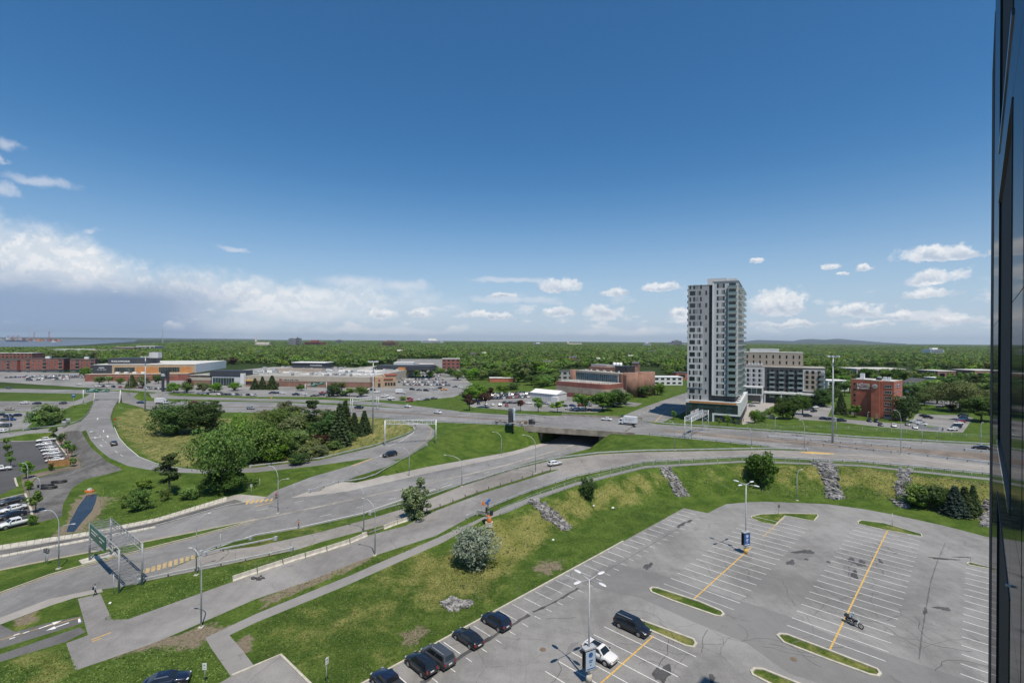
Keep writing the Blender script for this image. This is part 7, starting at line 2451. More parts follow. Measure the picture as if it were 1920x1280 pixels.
# local axes: x along the facade, y = -FN (towards the viewer side), z up
s_end=fx(1857.5)[0]
ZHI=59.0
part('wall',MB().box(-6,s_end,-8,-.12,-1,ZHI),'dark metal',fac)
part('corner_trim',MB().box(fx(1862)[0],s_end,-.12,.01,-1,ZHI),'black rubber',fac)
zt0,zb0=fx(1896,205)[1],fx(1896,967)[1]
SLOT,SPAN=zt0-zb0,2.1
bays=[(fx(1917.5)[0]+.02,fx(1896)[0],'g'),(fx(1896)[0],fx(1871.5)[0],'s'),(fx(1871.5)[0],fx(1862.5)[0],'g'),(-5.5,fx(1918.5)[0],'g')]
k=-5
joints=[]
while True:
    z0=zb0+k*(SLOT+SPAN)
    if z0>ZHI:break
    k+=1
    if z0+SLOT<0:continue
    for x0,x1,ty in bays:
        lo,hi=max(0,z0),min(ZHI,z0+SLOT)
        if hi>lo+.2:
            if ty=='s':
                part('window_slot',MB().box(x0+.03,x1-.03,-.12,-.075,lo,hi),'black rubber',fac)
                part('reveal',MB().box(x0,x0+.05,-.12,.015,lo,hi),'dark metal',fac)
                part('sill',MB().box(x0+.05,x1,-.12,.03,lo-.16,lo),'paint grey',fac)
                part('head_rail',MB().box(x0+.05,x1,-.12,.02,hi-.05,hi),'dark metal',fac)
            else:
                mid=(lo+hi)/2
                for a_,b_ in ((lo,mid),(mid,hi)):
                    part('glass_panel',MB().box(x0+.02,x1-.02,-.1,0,a_+.012,b_-.012),'facade glass',fac)
        lo,hi=max(0,z0+SLOT),min(ZHI,z0+SLOT+SPAN)
        if hi>lo+.2:
            part('spandrel',MB().box(x0+.02,x1-.02,-.1,0,lo+.012,hi-(.17 if ty=='s' else .012)),'facade glass',fac)
part('vent_pipe',MB().tube([(fx(1899)[0],-.1,fx(1899,1122)[1]),(fx(1899)[0],.09,fx(1899,1122)[1])],.03,8),'galvanised',fac)
# ------------------------------------------------------------------ air: thin haze round the whole place
hz=MB().box(-34000,34000,-400,33500,-14,330).mesh('haze',[])
hm=bpy.data.materials.new('haze')
hm.use_nodes=True
hm.node_tree.nodes.clear()
T=NT(hm.node_tree)
pv=T.n('VolumePrincipled',ins={'Color':(0.80,0.90,1.0,1),'Density':3.1e-5,'Anisotropy':0.2})
out=T.n('OutputMaterial')
T.link(pv.outputs[0],out.inputs['Volume'])
hz.materials.append(hm)
ho=link('haze',hz)
tag(ho,'thin blue haze over the plain',None,None,'stuff')
scene.cycles.volume_step_rate=4
# ------------------------------------------------------------------ vehicles
CARS={
    'sedan':dict(L=4.75,W=1.84,H=1.45,zs=.26,top=[(-2.36,.62),(-2.30,.92),(-1.95,1.02),(-1.2,1.02),(0,.98),(.95,.96),(1.2,.93),(1.9,.82),(2.25,.70),(2.37,.50)],gh=(-1.80,-.95,.25,1.10),wb=(-1.38,1.42)),
    'hatch':dict(L=4.25,W=1.80,H=1.50,zs=.25,top=[(-2.10,.62),(-2.05,.98),(-1.6,1.02),(-1.0,1.02),(0,.98),(.85,.97),(1.1,.94),(1.7,.84),(2.0,.72),(2.12,.50)],gh=(-2.02,-1.45,.20,1.02),wb=(-1.30,1.30)),
    'suv':dict(L=4.65,W=1.88,H=1.70,zs=.33,top=[(-2.30,.70),(-2.26,1.10),(-1.9,1.14),(-1.0,1.13),(0,1.10),(.9,1.09),(1.2,1.06),(1.9,.98),(2.2,.85),(2.32,.58)],gh=(-2.22,-1.80,.30,1.10),wb=(-1.38,1.38)),
    'minivan':dict(L=5.1,W=1.98,H=1.78,zs=.28,top=[(-2.52,.68),(-2.48,1.08),(-2.0,1.12),(-1.0,1.10),(0,1.07),(1.1,1.05),(1.5,1.02),(2.1,.88),(2.42,.72),(2.55,.50)],gh=(-2.45,-2.15,.55,1.55),wb=(-1.50,1.50)),
    'pickup':dict(L=5.75,W=2.0,H=1.90,zs=.42,top=[(-2.86,.80),(-2.84,1.24),(-2.0,1.25),(-.7,1.25),(0,1.24),(1.1,1.23),(1.5,1.22),(2.3,1.14),(2.7,1.0),(2.87,.65)],gh=(-.72,-.60,.72,1.42),wb=(-1.75,1.85)),
    'jeep':dict(L=4.4,W=1.86,H=1.84,zs=.45,top=[(-2.2,.75),(-2.18,1.18),(-1.5,1.18),(-.7,1.18),(0,1.18),(.6,1.17),(.9,1.16),(1.6,1.12),(2.1,1.05),(2.2,.70)],gh=(-2.15,-2.05,.42,.80),wb=(-1.30,1.35)),
}
def car_geometry(kind):
    c=CARS[kind]
    L,Wd,H,zs,top,gh=c['L'],c['W']/2,c['H'],c['zs'],c['top'],c['gh']
    body=MB()
    vs_,n=[],0
    K=9
    for x,zt in top:
        w=Wd*(1-.16*(abs(x)/(L/2)) ** 5)
        zb=zs+(.06 if abs(x)<L*.45 else .14)
        zm=zb+(zt-zb)*.55
        ring_=[(x,-w*.80,zb),(x,-w*.97,zb+.12),(x,-w,zm),(x,-w*.95,zt-.05),(x,-w*.80,zt+.02),(x,0,zt+.045),(x,w*.80,zt+.02),(x,w*.95,zt-.05),(x,w,zm),(x,w*.97,zb+.12),(x,w*.80,zb)]
        K=len(ring_)
        vs_+=ring_
    fs=[]
    m_=len(top)
    for i in range(m_-1):
        for k in range(K):
            k2=(k+1) % K
            fs.append((i*K+k,i*K+k2,(i+1)*K+k2,(i+1)*K+k)[::-1])
    fs.append(tuple(range(K)));fs.append(tuple((m_-1)*K+k for k in range(K))[::-1])
    body.add(vs_,fs,0,True)
    rb,rt,ft,fb=gh
    zb=np.interp((rb+fb)/2,[t[0] for t in top],[t[1] for t in top])-.02
    zbf=np.interp(fb,[t[0] for t in top],[t[1] for t in top])-.01
    zbr=np.interp(rb,[t[0] for t in top],[t[1] for t in top])-.01
    wb,wr=Wd*.92,Wd*.70
    def gx(t,e0,e1):
        return e0+(e1-e0)*t
    # cabin: base, shoulder, roof edge, crown
    def ring4(t,w,z_,inset):
        xr,xf=rb+(rt-rb)*t-0*inset,fb+(ft-fb)*t
        return [(xr,-w,z_ if t else zbr),(xf,-w,z_ if t else zbf),(xf,w,z_ if t else zbf),(xr,w,z_ if t else zbr)]
    R0=ring4(0,wb,zb,0)
    R1=ring4(.86,wb+(wr-wb)*.86,zb+(H-.07-zb)*.93,0)
    R2=ring4(1.0,wr-.06,H-.03,0)
    cab=R0+R1+R2
    mx=(rt+ft)/2
    cab+=[(mx,0,H+.01),(rt+.15,0,H-.01),(ft-.15,0,H-.01)]
    f2=[]
    for a in (0,4):
        for k in range(4):
            f2.append((a+k,a+(k+1) % 4,a+4+(k+1) % 4,a+4+k))
    f2+=[(8,9,14,12),(8,12,13),(9,10,14),(10,11,13,12),(10,12,14),(8,13,11)]
    body.add(cab,f2,0,False)
    def lerp(a,b,t):
        return tuple(a[i]+(b[i]-a[i])*t for i in range(3))
    def pane(a,b,c_,d,out,m0=.06,m1=.06,m2=.14,m3=.06):
        # a,b bottom; c,d top; inset margins; pushed outwards
        def q(u,v):
            lo,hi=lerp(a,b,u),lerp(d,c_,u)
            p=lerp(lo,hi,v)
            return tuple(p[i]+out[i] for i in range(3))
        return [q(m0,m2),q(1-m1,m2),q(1-m1,1-m3),q(m0,1-m3)]
    panes=[]
    panes.append(('windscreen',pane(R0[1],R0[2],R1[2],R1[1],(.012,0,.012),.07,.07,.06,.08)))
    panes.append(('rear_window',pane(R0[3],R0[0],R1[0],R1[3],(-.012,0,.012),.12,.12,.10 if kind != 'sedan' else .05,.06)))
    sm=.50 if kind not in ('pickup',) else .52
    for side in (0,1):
        if side==0:
            a,b,c_,d=R0[0],R0[1],R1[1],R1[0];out=(0,-.014,.004)
        else:
            a,b,c_,d=R0[3],R0[2],R1[2],R1[3];out=(0,.014,.004)
        rear=pane(a,lerp(a,b,sm),lerp(d,c_,sm),d,out,.16,.04,.16,.12)
        frnt=pane(lerp(a,b,sm),b,c_,lerp(d,c_,sm),out,.04,.16,.16,.12)
        if side==1:
            rear,frnt=rear[::-1],frnt[::-1]
        panes.append(('side_window',rear));panes.append(('side_window',frnt))
    return c,body,panes,zb
def ring_torus(mb,cx,cz,R,r,n=18,m=6,y=0.0,mi=0):
    vs_,fs=[],[]
    for i in range(n):
        a=2*PI*i/n
        for k in range(m):
            b=2*PI*k/m
            rr_=R+r*math.cos(b)
            vs_.append((cx+rr_*math.cos(a),y+r*math.sin(b),cz+rr_*math.sin(a)))
    for i in range(n):
        for k in range(m):
            fs.append((i*m+k,i*m+(k+1) % m,((i+1) % n)*m+(k+1) % m,((i+1) % n)*m+k))
    return mb.add(vs_,fs,mi,True)
CM={}
def car_meshes(kind):
    if kind in CM:
        return CM[kind]
    c,body,panes,zb=car_geometry(kind)
    L,Wd,zs=c['L'],c['W']/2,c['zs']
    R=.34 if kind in ('sedan','hatch') else .37 if kind in ('suv','minivan') else .41
    d={}
    full=[]
    far=MB()
    far.v+=body.v;far.f+=body.f;far.mi+=body.mi;far.sm+=body.sm
    d['paint']=body.mesh('body',['paint white'])
    allg=MB()
    for nm,q in panes:
        mb=MB().add(q,[(0,1,2,3)])
        full.append((nm,mb.mesh(nm,['car glass']),(0,0,0)))
        allg.add(q,[(0,1,2,3)])
        far.add(q,[(0,1,2,3)],1)
    d['glass']=allg.mesh('windows',['car glass'])
    ty=MB().tube([(0,-.12,0),(0,.12,0)],R,16)
    rim=MB().tube([(0,-.125,0),(0,.125,0)],R*.66,12)
    for k in range(5):
        a=2*PI*k/5
        rim.beam((0,-.13,0),(R*.6*math.cos(a),-.13,R*.6*math.sin(a)),.05,.012)
    d['tyre']=ty.mesh('wheel',['black rubber'])
    d['rim']=rim.mesh('rim',['rim metal'])
    d['wheels']=[(x,s*(Wd-.10),R) for x in c['wb'] for s in (-1,1)]
    for x,y,z in d['wheels']:
        far.tube([(x,y-.12,z),(x,y+.12,z)],R,8,2)
    arch=MB()
    for x in c['wb']:
        for s in (-1,1):
            arch.tube([(x,s*(Wd-.25),R+.03),(x,s*(Wd+.003),R+.03)],R+.07,14)
    full.append(('wheel_arch',arch.mesh('wheel_arch',['black rubber']),(0,0,0)))
    ztop_r=c['top'][1][1];xr=c['top'][1][0]-.01
    ztop_f=c['top'][-2][1];xf=c['top'][-2][0]
    hl=MB().ball((0,0,0),(.20,.24,.085),8,5).mesh('headlight',['clear lamp'])
    tl=MB().box(-.04,.10,-.14,.14,-.09,.09).mesh('tail_light',['red lamp'])
    if kind in ('suv','minivan','hatch','jeep'):
        tl=MB().box(-.03,.12,-.09,.09,-.16,.14).mesh('tail_light',['red lamp'])
    for s in (-1,1):
        full.append(('headlight',hl,(xf-.08,s*Wd*.68,ztop_f-.04)))
        full.append(('tail_light',tl,(xr-.02,s*Wd*.76,ztop_r-.2)))
        full.append(('mirror',MB().ball((0,0,0),(.10,.12,.08),7,5).mesh('mirror',['dark metal']),(c['gh'][3]-.25,s*(Wd+.08),zb+.12)))
    full.append(('licence_plate',MB().box(-.03,.0,-.26,.26,-.07,.07).mesh('licence_plate',['sign white']),(c['top'][0][0]-.0,0,ztop_r-.34)))
    full.append(('grille',MB().box(0,.04,-.48,.48,-.09,.09).mesh('grille',['dark metal']),(c['top'][-1][0]-.05,0,c['top'][-1][1]+.06)))
    full.append(('lower_trim',MB().box(-L/2+.1,L/2-.1,-Wd*.985,Wd*.985,zs-.02,zs+.16).mesh('lower_trim',['dark metal']),(0,0,0)))
    if kind=='pickup':
        full.append(('bed_cover',MB().box(-2.75,-.78,-.82,.82,1.26,1.31).mesh('bed_cover',['dark metal']),(0,0,0)))
        far.box(-2.75,-.78,-.82,.82,1.26,1.31,2)
    if kind in ('suv','minivan'):
        rr_=MB()
        for s in (-1,1):
            rr_.beam((c['gh'][1]+.2,s*Wd*.60,c['H']+.03),(c['gh'][2]-.2,s*Wd*.60,c['H']+.03),.05,.05)
        full.append(('roof_rail',rr_.mesh('roof_rail',['pale steel' if kind=='minivan' else 'dark metal']),(0,0,0)))
    d['full']=full
    d['far']=far.mesh('car',['paint white','car glass','black rubber'])
    CM[kind]=d
    return d
WORD={'sedan':'sedan','hatch':'hatchback','suv':'SUV','minivan':'people carrier','pickup':'pickup truck','jeep':'off-roader'}
NCAR={}
def car(kind,col,pos,ang,label,lod=0,group=None,sunroof=False):
    d=car_meshes(kind)
    nm='pickup_truck' if kind=='pickup' else 'parked_car'
    if lod==2:
        o=link(nm,d['far'],None,pos,ang)
        o.material_slots[0].link='OBJECT';o.material_slots[0].material=M('paint '+col)
        return tag(o,label,'pickup' if kind=='pickup' else 'car',group)
    t=thing(nm,label,'pickup' if kind=='pickup' else 'car',pos,ang,group)
    b=link('body',d['paint'],t)
    b.material_slots[0].link='OBJECT';b.material_slots[0].material=M('paint '+col)
    for p in d['wheels']:
        w=link('wheel',d['tyre'],t,p)
        if lod==0:
            link('rim',d['rim'],w)
    if lod==0:
        for n_,me,p in d['full']:
            link(n_,me,t,p)
        if sunroof:
            c=CARS[kind]
            part('sunroof',MB().box(c['gh'][1]+.75,c['gh'][2]-.22,-.42,.42,c['H']-.01,c['H']+.022),'car glass',t)
    else:
        link('windows',d['glass'],t)
    return t
def head(a,b):
    p,q=gp(*a),gp(*b)
    return math.atan2(q.y-p.y,q.x-p.x)
CG='dark cars parked along the lawn kerb'
A2=math.atan2(-KN.y,-KN.x)                    # noses to the kerb
def kerb_car(kind,col,px,py,label,off=2.65,**kw):
    p=gp(px,py)
    t_=(p-K0).dot(KE)
    q=K0+KE*t_+KN*off
    car(kind,col,(q.x,q.y,0),A2,label,0,CG,**kw)
kerb_car('suv','navy',931,1172,'dark navy sport utility car, farthest in the row along the lawn kerb')
kerb_car('sedan','black',880,1204,'dark sedan with a pale rear window in the lawn kerb row')
kerb_car('minivan','grey',822,1238,'charcoal grey wagon with red lamps in the lawn kerb row',2.85)
kerb_car('suv','black',792,1255,'glossy black compact crossover next to the charcoal wagon')
kerb_car('pickup','navy',727,1290,'dark blue pickup truck at the near end of the lawn kerb row',3.1)
aR=math.atan2(-E2.y,-E2.x)
car('minivan','black',gp(1185,1180).xy.to_3d(),aR,'big black people carrier beside the second grass island')
car('suv','white',gp(1124,1233).xy.to_3d(),aR,'white sport utility car with a sunroof beside the near lamp post',0,None,True)
car('sedan','navy',gp(312,1284).xy.to_3d(),head((312,1284),(340,1278)),'roof of a dark blue car cut off at the bottom rim of the lawn')
RG='vehicles driving on the roads'
def road_car(kind,col,px,py,to,label,lod=0,z=None):
    p=gp(px,py) if z is None else G(px,py,z)
    o=car(kind,col,p,head((px,py),to),label,lod,RG)
    q=gp(*to) if z is None else G(*to,z)
    d_=q-p
    o.rotation_euler=(0,-math.atan2(d_.z,d_.xy.length),math.atan2(d_.y,d_.x))
road_car('hatch','white',1040,872,(1062,868),'white hatchback driving up the concrete ramp')
road_car('suv','black',731,855,(716,858),'black sport utility car coming down the loop ramp under the gantry')
road_car('sedan','grey',213,833,(205,822),'dark grey car driving up towards the flyover')
road_car('sedan','black',1840,842,(1822,840),'black sedan on the highway near the glass facade')
road_car('sedan','white',1137,788,(1120,786.5),'white car on the far highway edge by the underpass street',1,6.03)
road_car('hatch','white',821,775,(838,776.4),'white car on the highway near the brown median',1)
road_car('hatch','white',765,763.5,(780,765),'white car on the service road before the shopping centre lot',1)
road_car('pickup','black',673,766,(660,765),'dark pickup truck behind the highway gantry',1)
road_car('pickup','grey',539,758,(525,757.5),'dark pickup truck on the highway behind the loop thicket',1)
road_car('suv','silver',470,767,(490,767.5),'silver car on the highway behind the loop trees',1)
road_car('suv','white',46,757,(30,757),'white car in the far highway lane at the left',1)
road_car('sedan','navy',69,757.5,(50,757.5),'dark car following the white one in the far highway lane',1)
road_car('sedan','grey',118,757,(100,757),'dark grey car on the highway left of the flyover',1)
road_car('sedan','beige',18,768.5,(40,768.5),'pale car in the near highway lane at the left',1)
road_car('sedan','blue',265,756,(280,756),'blue car on the highway just right of the flyover',1)
road_car('suv','red',362,756,(350,756),'red car on the highway behind the loop trees',1)
road_car('sedan','grey',17,729,(30,729.4),'grey car on the service road at the left',2)
road_car('sedan','white',148,722,(130,721),'white car at the lot entrance beside the shopping hall',2)
road_car('sedan','black',1168,783,(1180,778),'black car turning behind the white box truck',1)
# box trucks
def box_truck(px,py,to,label,txt=None,s=1.0,z=None):
    p=gp(px,py) if z is None else G(px,py,z)
    q=gp(*to) if z is None else G(*to,z)
    a=math.atan2(q.y-p.y,q.x-p.x)
    t=thing('box_truck',label,'truck',p,a,'box trucks')
    bx=part('cargo_box',MB().box(-3.9*s,1.3*s,-1.2,1.2,1.0,3.5),'white metal',t)
    part('chassis',MB().box(-3.8*s,3.0*s,-.5,.5,.55,1.0),'dark metal',t)
    cab_=MB().add([(1.45*s,-1.05,.5),(3.3*s,-1.05,.5),(3.3*s,1.05,.5),(1.45*s,1.05,.5),(1.45*s,-1.05,1.5),(3.3*s,-1.05,1.45),(3.3*s,1.05,1.45),(1.45*s,1.05,1.5),(1.45*s,-.95,2.5),(2.85*s,-.95,2.45),(2.85*s,.95,2.45),(1.45*s,.95,2.5)],
                    [(3,2,1,0),(0,1,5,4),(1,2,6,5),(2,3,7,6),(3,0,4,7),(4,5,9,8),(5,6,10,9),(6,7,11,10),(7,4,8,11),(8,9,10,11)])
    cb=part('cab',cab_,'white metal',t)
    part('windscreen',MB().add([(3.28*s,-.9,1.5),(3.28*s,.9,1.5),(2.9*s,.85,2.38),(2.9*s,-.85,2.38)],[(0,1,2,3)]),'car glass',cb)
    for sd in (-1,1):
        part('side_window',MB().add([(1.9*s,sd*1.06,1.6),(3.0*s,sd*1.06,1.6),(2.75*s,sd*1.0,2.3),(1.9*s,sd*1.0,2.3)],[(0,1,2,3)]),'car glass',cb)
    for x in (-2.6*s,2.4*s):
        for y in (-.95,.95):
            part('wheel',MB().tube([(0,-.16,0),(0,.16,0)],.48,12),'black rubber',t,(x,y,.48))
    if txt:
        for sd in (-1,1):
            mb=MB()
            for x0,x1,z0,z1 in ((-2.9,-2.75,2.1,2.9),(-2.5,-1.9,2.2,2.5),(-1.7,-1.45,2.1,2.8),(-1.35,-.9,2.15,2.6),(-.8,-.6,2.1,2.6),(-.1,.15,2.0,2.75),(.3,.5,2.1,2.85),(-2.4,.2,1.62,1.74)):
                mb.box(x0*s,x1*s,sd*1.2-.006,sd*1.2+.006,z0,z1)
            part('faint_lettering',mb,'panel grey',bx)['kind']='stuff'
    return t
box_truck(1176,796,(1160,794.6),'white box truck with grey side print on the highway above the underpass',True,1.0,6.03)
box_truck(304,757,(318,757),'white box truck on the highway behind the left loop trees')
box_truck(752,738,(770,738),'white box truck parked before the restaurant')
# parked rows: positions read along each row
rr=random.Random(31)
def row(a,b,n,nose,cols,where,group,lod=1,kinds=('sedan','suv','hatch','suv','pickup'),skip=(),jitter=.25,order='from the near end'):
    p0,p1=gp(*a),gp(*b)
    d=Vector((p1.x-p0.x,p1.y-p0.y,0))
    ang0=math.atan2(d.y,d.x)+nose
    for i in range(n):
        if i in skip:continue
        q=p0.lerp(p1,i/max(1,n-1))
        q=q+Vector((math.cos(ang0),math.sin(ang0),0))*rr.uniform(-jitter,jitter)
        q.z=gz(q.x,q.y)
        col=cols[i % len(cols)] if isinstance(cols,(list,tuple)) else cols
        k=rr.choice(kinds)
        flip=PI if rr.random()<.3 else 0
        lb=f'{col} {WORD[k]}, {ORD[i]} {where}' if where else None
        car(k,col,q,ang0+rr.uniform(-.03,.03)+flip,lb,lod,group)
# new car park at the left: row nosed to the planting bed
G1='cars in the row beside the cedar enclosure'
for i,(k,col,x,y) in enumerate((('pickup','white',86,828),('suv','white',83,836),('sedan','silver',90,841),('sedan','white',93,846),('suv','white',97,853),('sedan','silver',100,858),('sedan','white',103,865))):
    car(k,col,gp(x,y),head((x,y),(x-20,y+1.6))+.1,f'{col} {WORD[k]}, {ORD[i]} from the far end of the row by the cedar enclosure',0,G1)
G2='cars in the near left row'
for i,(k,col,x,y) in enumerate((('sedan','grey',22,943),('sedan','white',24,958),('sedan','black',22,970),('pickup','white',30,986))):
    car(k,col,gp(x,y),head((x,y),(x-25,y+6)),['grey sedan, farthest of the four cars at the left rim','white sedan between two dark cars at the left rim','black sedan next to the white pickup at the left rim','white crew cab pickup, nearest of the four at the left rim'][i],0,G2)
car('suv','white',gp(2,882),head((2,882),(20,880)),'white car cut by the left rim beside the planting island',0,G2)
G3='dark cars on the far left concrete lot'
for x,y,col,k in ((16,782,'navy','suv'),(31,780,'navy','sedan'),(20,788,'blue','sedan'),(7,789,'grey','sedan'),(11,800,'grey','suv'),(4,779,'black','sedan'),(-6,795,'white','sedan'),(1,811,'white','suv'),(-14,785,'black','suv')):
    car(k,col,gp(x,y),rr.uniform(-.1,.1)+(0 if rr.random()<.5 else PI),f'{col} {WORD[k]} on the far left lot below the highway',1,G3)
# cedar enclosure
ea,eb,ec=gp(91,876),gp(131,872),gp(127,858)
en_=thing('cedar_enclosure','orange cedar board bin enclosure at the end of the car row','fence',ea)
def boards(p,q,n,h):
    d_=(q-p)
    nn=Vector((-d_.y,d_.x,0)).normalized()*.08
    for i in range(n):
        a,b=p+d_*(i/n)-ea,p+d_*((i+.97)/n)-ea
        part('board',MB().prism([a[:2],b[:2],(b+nn)[:2],(a+nn)[:2]],0,h),'cedar',en_)
boards(ea,eb,16,2.0);boards(eb,ec,8,2.0)
ed=ea+(ec-eb)
boards(ea,ed,6,2.0)
# hotel and annexe car park
G4='cars in the hotel car park'
for i,(x,y,col,k,dx) in enumerate(((1514,781,'black','suv',8),(1545,786,'navy','sedan',8),(1556,787,'navy','sedan',9),(1578,790,'black','suv',10),(1630,790,'navy','suv',9),(1643,791,'black','suv',9),(1651,798,'grey','hatch',10),(1676,800,'white','suv',9),(1702,797,'silver','sedan',9),(1716,803,'white','sedan',10))):
    car(k,col,gp(x,y),head((x,y),(x+3,y+3)) if i>3 else head((x,y),(x+dx,y)),f'{col} {WORD[k]}, {ORD[i]} from the left in the hotel front row',1,G4)
for i,(x,y,col,k) in enumerate(((1716,793,'white','suv'),(1728,797,'white','suv'),(1724,791,'silver','sedan'),(1740,784,'black','suv'),(1734,781,'black','sedan'))):
    car(k,col,gp(x,y),head((x,y),(x+10,y+1)),f'{col} {WORD[k]}, {ORD[i]} of the cluster left of the hotel lane',1,G4)
for i,(x,y,col,k) in enumerate(((1786,807,'white','jeep'),(1793,802,'black','suv'),(1795,799,'grey','sedan'),(1797,795,'white','sedan'),(1801,792,'red','sedan'),(1804,788,'white','sedan'),(1806,785,'silver','sedan'),(1806,781,'black','pickup'))):
    car(k,col,gp(x,y),head((x,y),(x-10,y+.2)),f'{col} {WORD[k]}, {ORD[i]} from the near end of the row at the hotel lawn',1,G4)
for i,(x,y,col) in enumerate(((1514,769,'grey'),(1521,767,'black'),(1529,765,'white'),(1535,762,'navy'),(1541,760,'black'),(1526,772,'black'))):
    car('sedan',col,gp(x,y),head((x,y),(x-9,y+1)),f'{col} sedan, {ORD[i]} of the slanting row beside the annexe trees',1,G4)
car('suv','silver',gp(1410,762),.4,'silver car under the white annexe canopy',1,G4)
car('sedan','grey',gp(1762,764),.1,'grey sedan on the side street behind the hotel',1,G4)
# institute car park
G5='cars in the institute car park'
cols=['white','navy','black','white','silver','black','white','red','grey','navy','white','white','black','silver','blue']
def px_row(x0,y0,x1,y1,n,dxy,where,group,lod=2,off=0):
    for i in range(n):
        if rr.random()<.10:continue
        x,y=x0+(x1-x0)*i/max(1,n-1),y0+(y1-y0)*i/max(1,n-1)
        k=rr.choice(('sedan','suv','hatch','suv','sedan','minivan'))
        c_=cols[(i*7+off+rr.randrange(3)) % len(cols)]
        a=head((x,y),(x+dxy[0],y+dxy[1]))+(PI if rr.random()<.4 else 0)
        car(k,c_,gp(x,y),a,f'{c_} {WORD[k]}, {ORD[min(i, 29)]} from the left {where}',lod,group)
px_row(884,757,950,762,6,(3,3),'in the nearest institute row',G5,1)
px_row(906,749,990,745,16,(2,2),'in the second institute row',G5,2,3)
px_row(912,744,992,740,16,(2,2),'in the third institute row',G5,2,5)
px_row(920,740,996,737,12,(2,2),'in the fourth institute row',G5,2,8)
px_row(948,756,992,757,5,(8,0),'beside the pale shed',G5,1,1)
px_row(1022,757,1040,760,3,(6,1),'right of the pale shed',G5,1,2)
px_row(1058,762,1150,760,7,(8,1),'before the brick annexe',G5,1,6)
px_row(1066,768,1120,771,5,(8,1),'on the verge side of the brick annexe',G5,1,9)
car('minivan','white',gp(1097,757),2.8,'white van half hidden by the two bright trees',1,G5)
# shopping centre car parks
G6='cars in the shopping centre car parks'
for r_,(y0,y1,n,x0,x1) in enumerate(((714.5,712.5,12,52,128),(712.0,708.5,17,48,152),(709.5,706.5,18,12,150),(707.5,705,14,50,150))):
    px_row(x0,y0-1,x1,y1-1,n,(3,-.7),f'in row {["one", "two", "three", "four"][r_]} by the brick apartments',G6,2,r_*4)
px_row(180,725,232,727,9,(4,.8),'before the shopping hall brick front',G6,2,2)
px_row(252,727,312,731,13,(4,.8),'right of the mast before the shopping hall',G6,2,6)
px_row(368,739,478,742,17,(4,1),'in the long row along the service road',G6,2,4)
px_row(500,738,530,738,4,(5,0),'beside the spruces at the mall front',G6,1,0)
for x,y,col,k in ((555,741,'navy','pickup'),(570,740,'white','suv'),(588,743,'black','sedan'),(602,742,'navy','pickup'),(605,738,'red','pickup'),(646,742,'white','sedan'),(674,745,'grey','sedan'),(688,731,'white','suv'),(699,732,'black','suv'),(707,736,'white','sedan'),(722,744,'white','pickup'),(733,748,'white','pickup'),(731,752,'black','sedan'),(769,749,'red','suv'),(768,753,'red','sedan'),(788,751,'silver','sedan'),(800,750,'grey','sedan'),(814,748,'black','sedan'),(773,731,'black','suv'),(786,732,'grey','sedan'),(799,733,'black','suv'),(809,728,'white','sedan'),(816,731,'silver','sedan'),(824,729,'black','suv'),(832,732,'orange','pickup'),(864,728,'white','suv'),(853,726,'grey','sedan')):
    car(k,col,gp(x,y),head((x,y),(x+rr.choice((-9,9)),y+rr.uniform(-.3,.6))),f'{col} {WORD[k]} in the open lot '+('left of the orange pickup, ' if x in (824,) else 'beside the grey sedan, ' if x==799 else 'nearest the restaurant door, ' if x==773 else 'at the far right end, ' if x==853 else 'beside the red pickup, ' if x==602 else 'by the dark sedan, ' if x==733 else '')+('before the mall wing' if x<680 else 'by the restaurant' if x<742 else 'near the service road' if y>740 else 'before the crowded rows'),1,G6)
for r_,(x0,y0,x1,y1,n) in enumerate(((752,722,842,723,17),(748,717,836,718,17),(748,712,830,712,14),(750,706,822,706,11),(742,700,800,699,9))):
    px_row(x0,y0,x1,y1,n,(2.5,1.6),f'in crowded row {["one", "two", "three", "four", "five"][r_]} right of the restaurant',G6,2,r_*5)
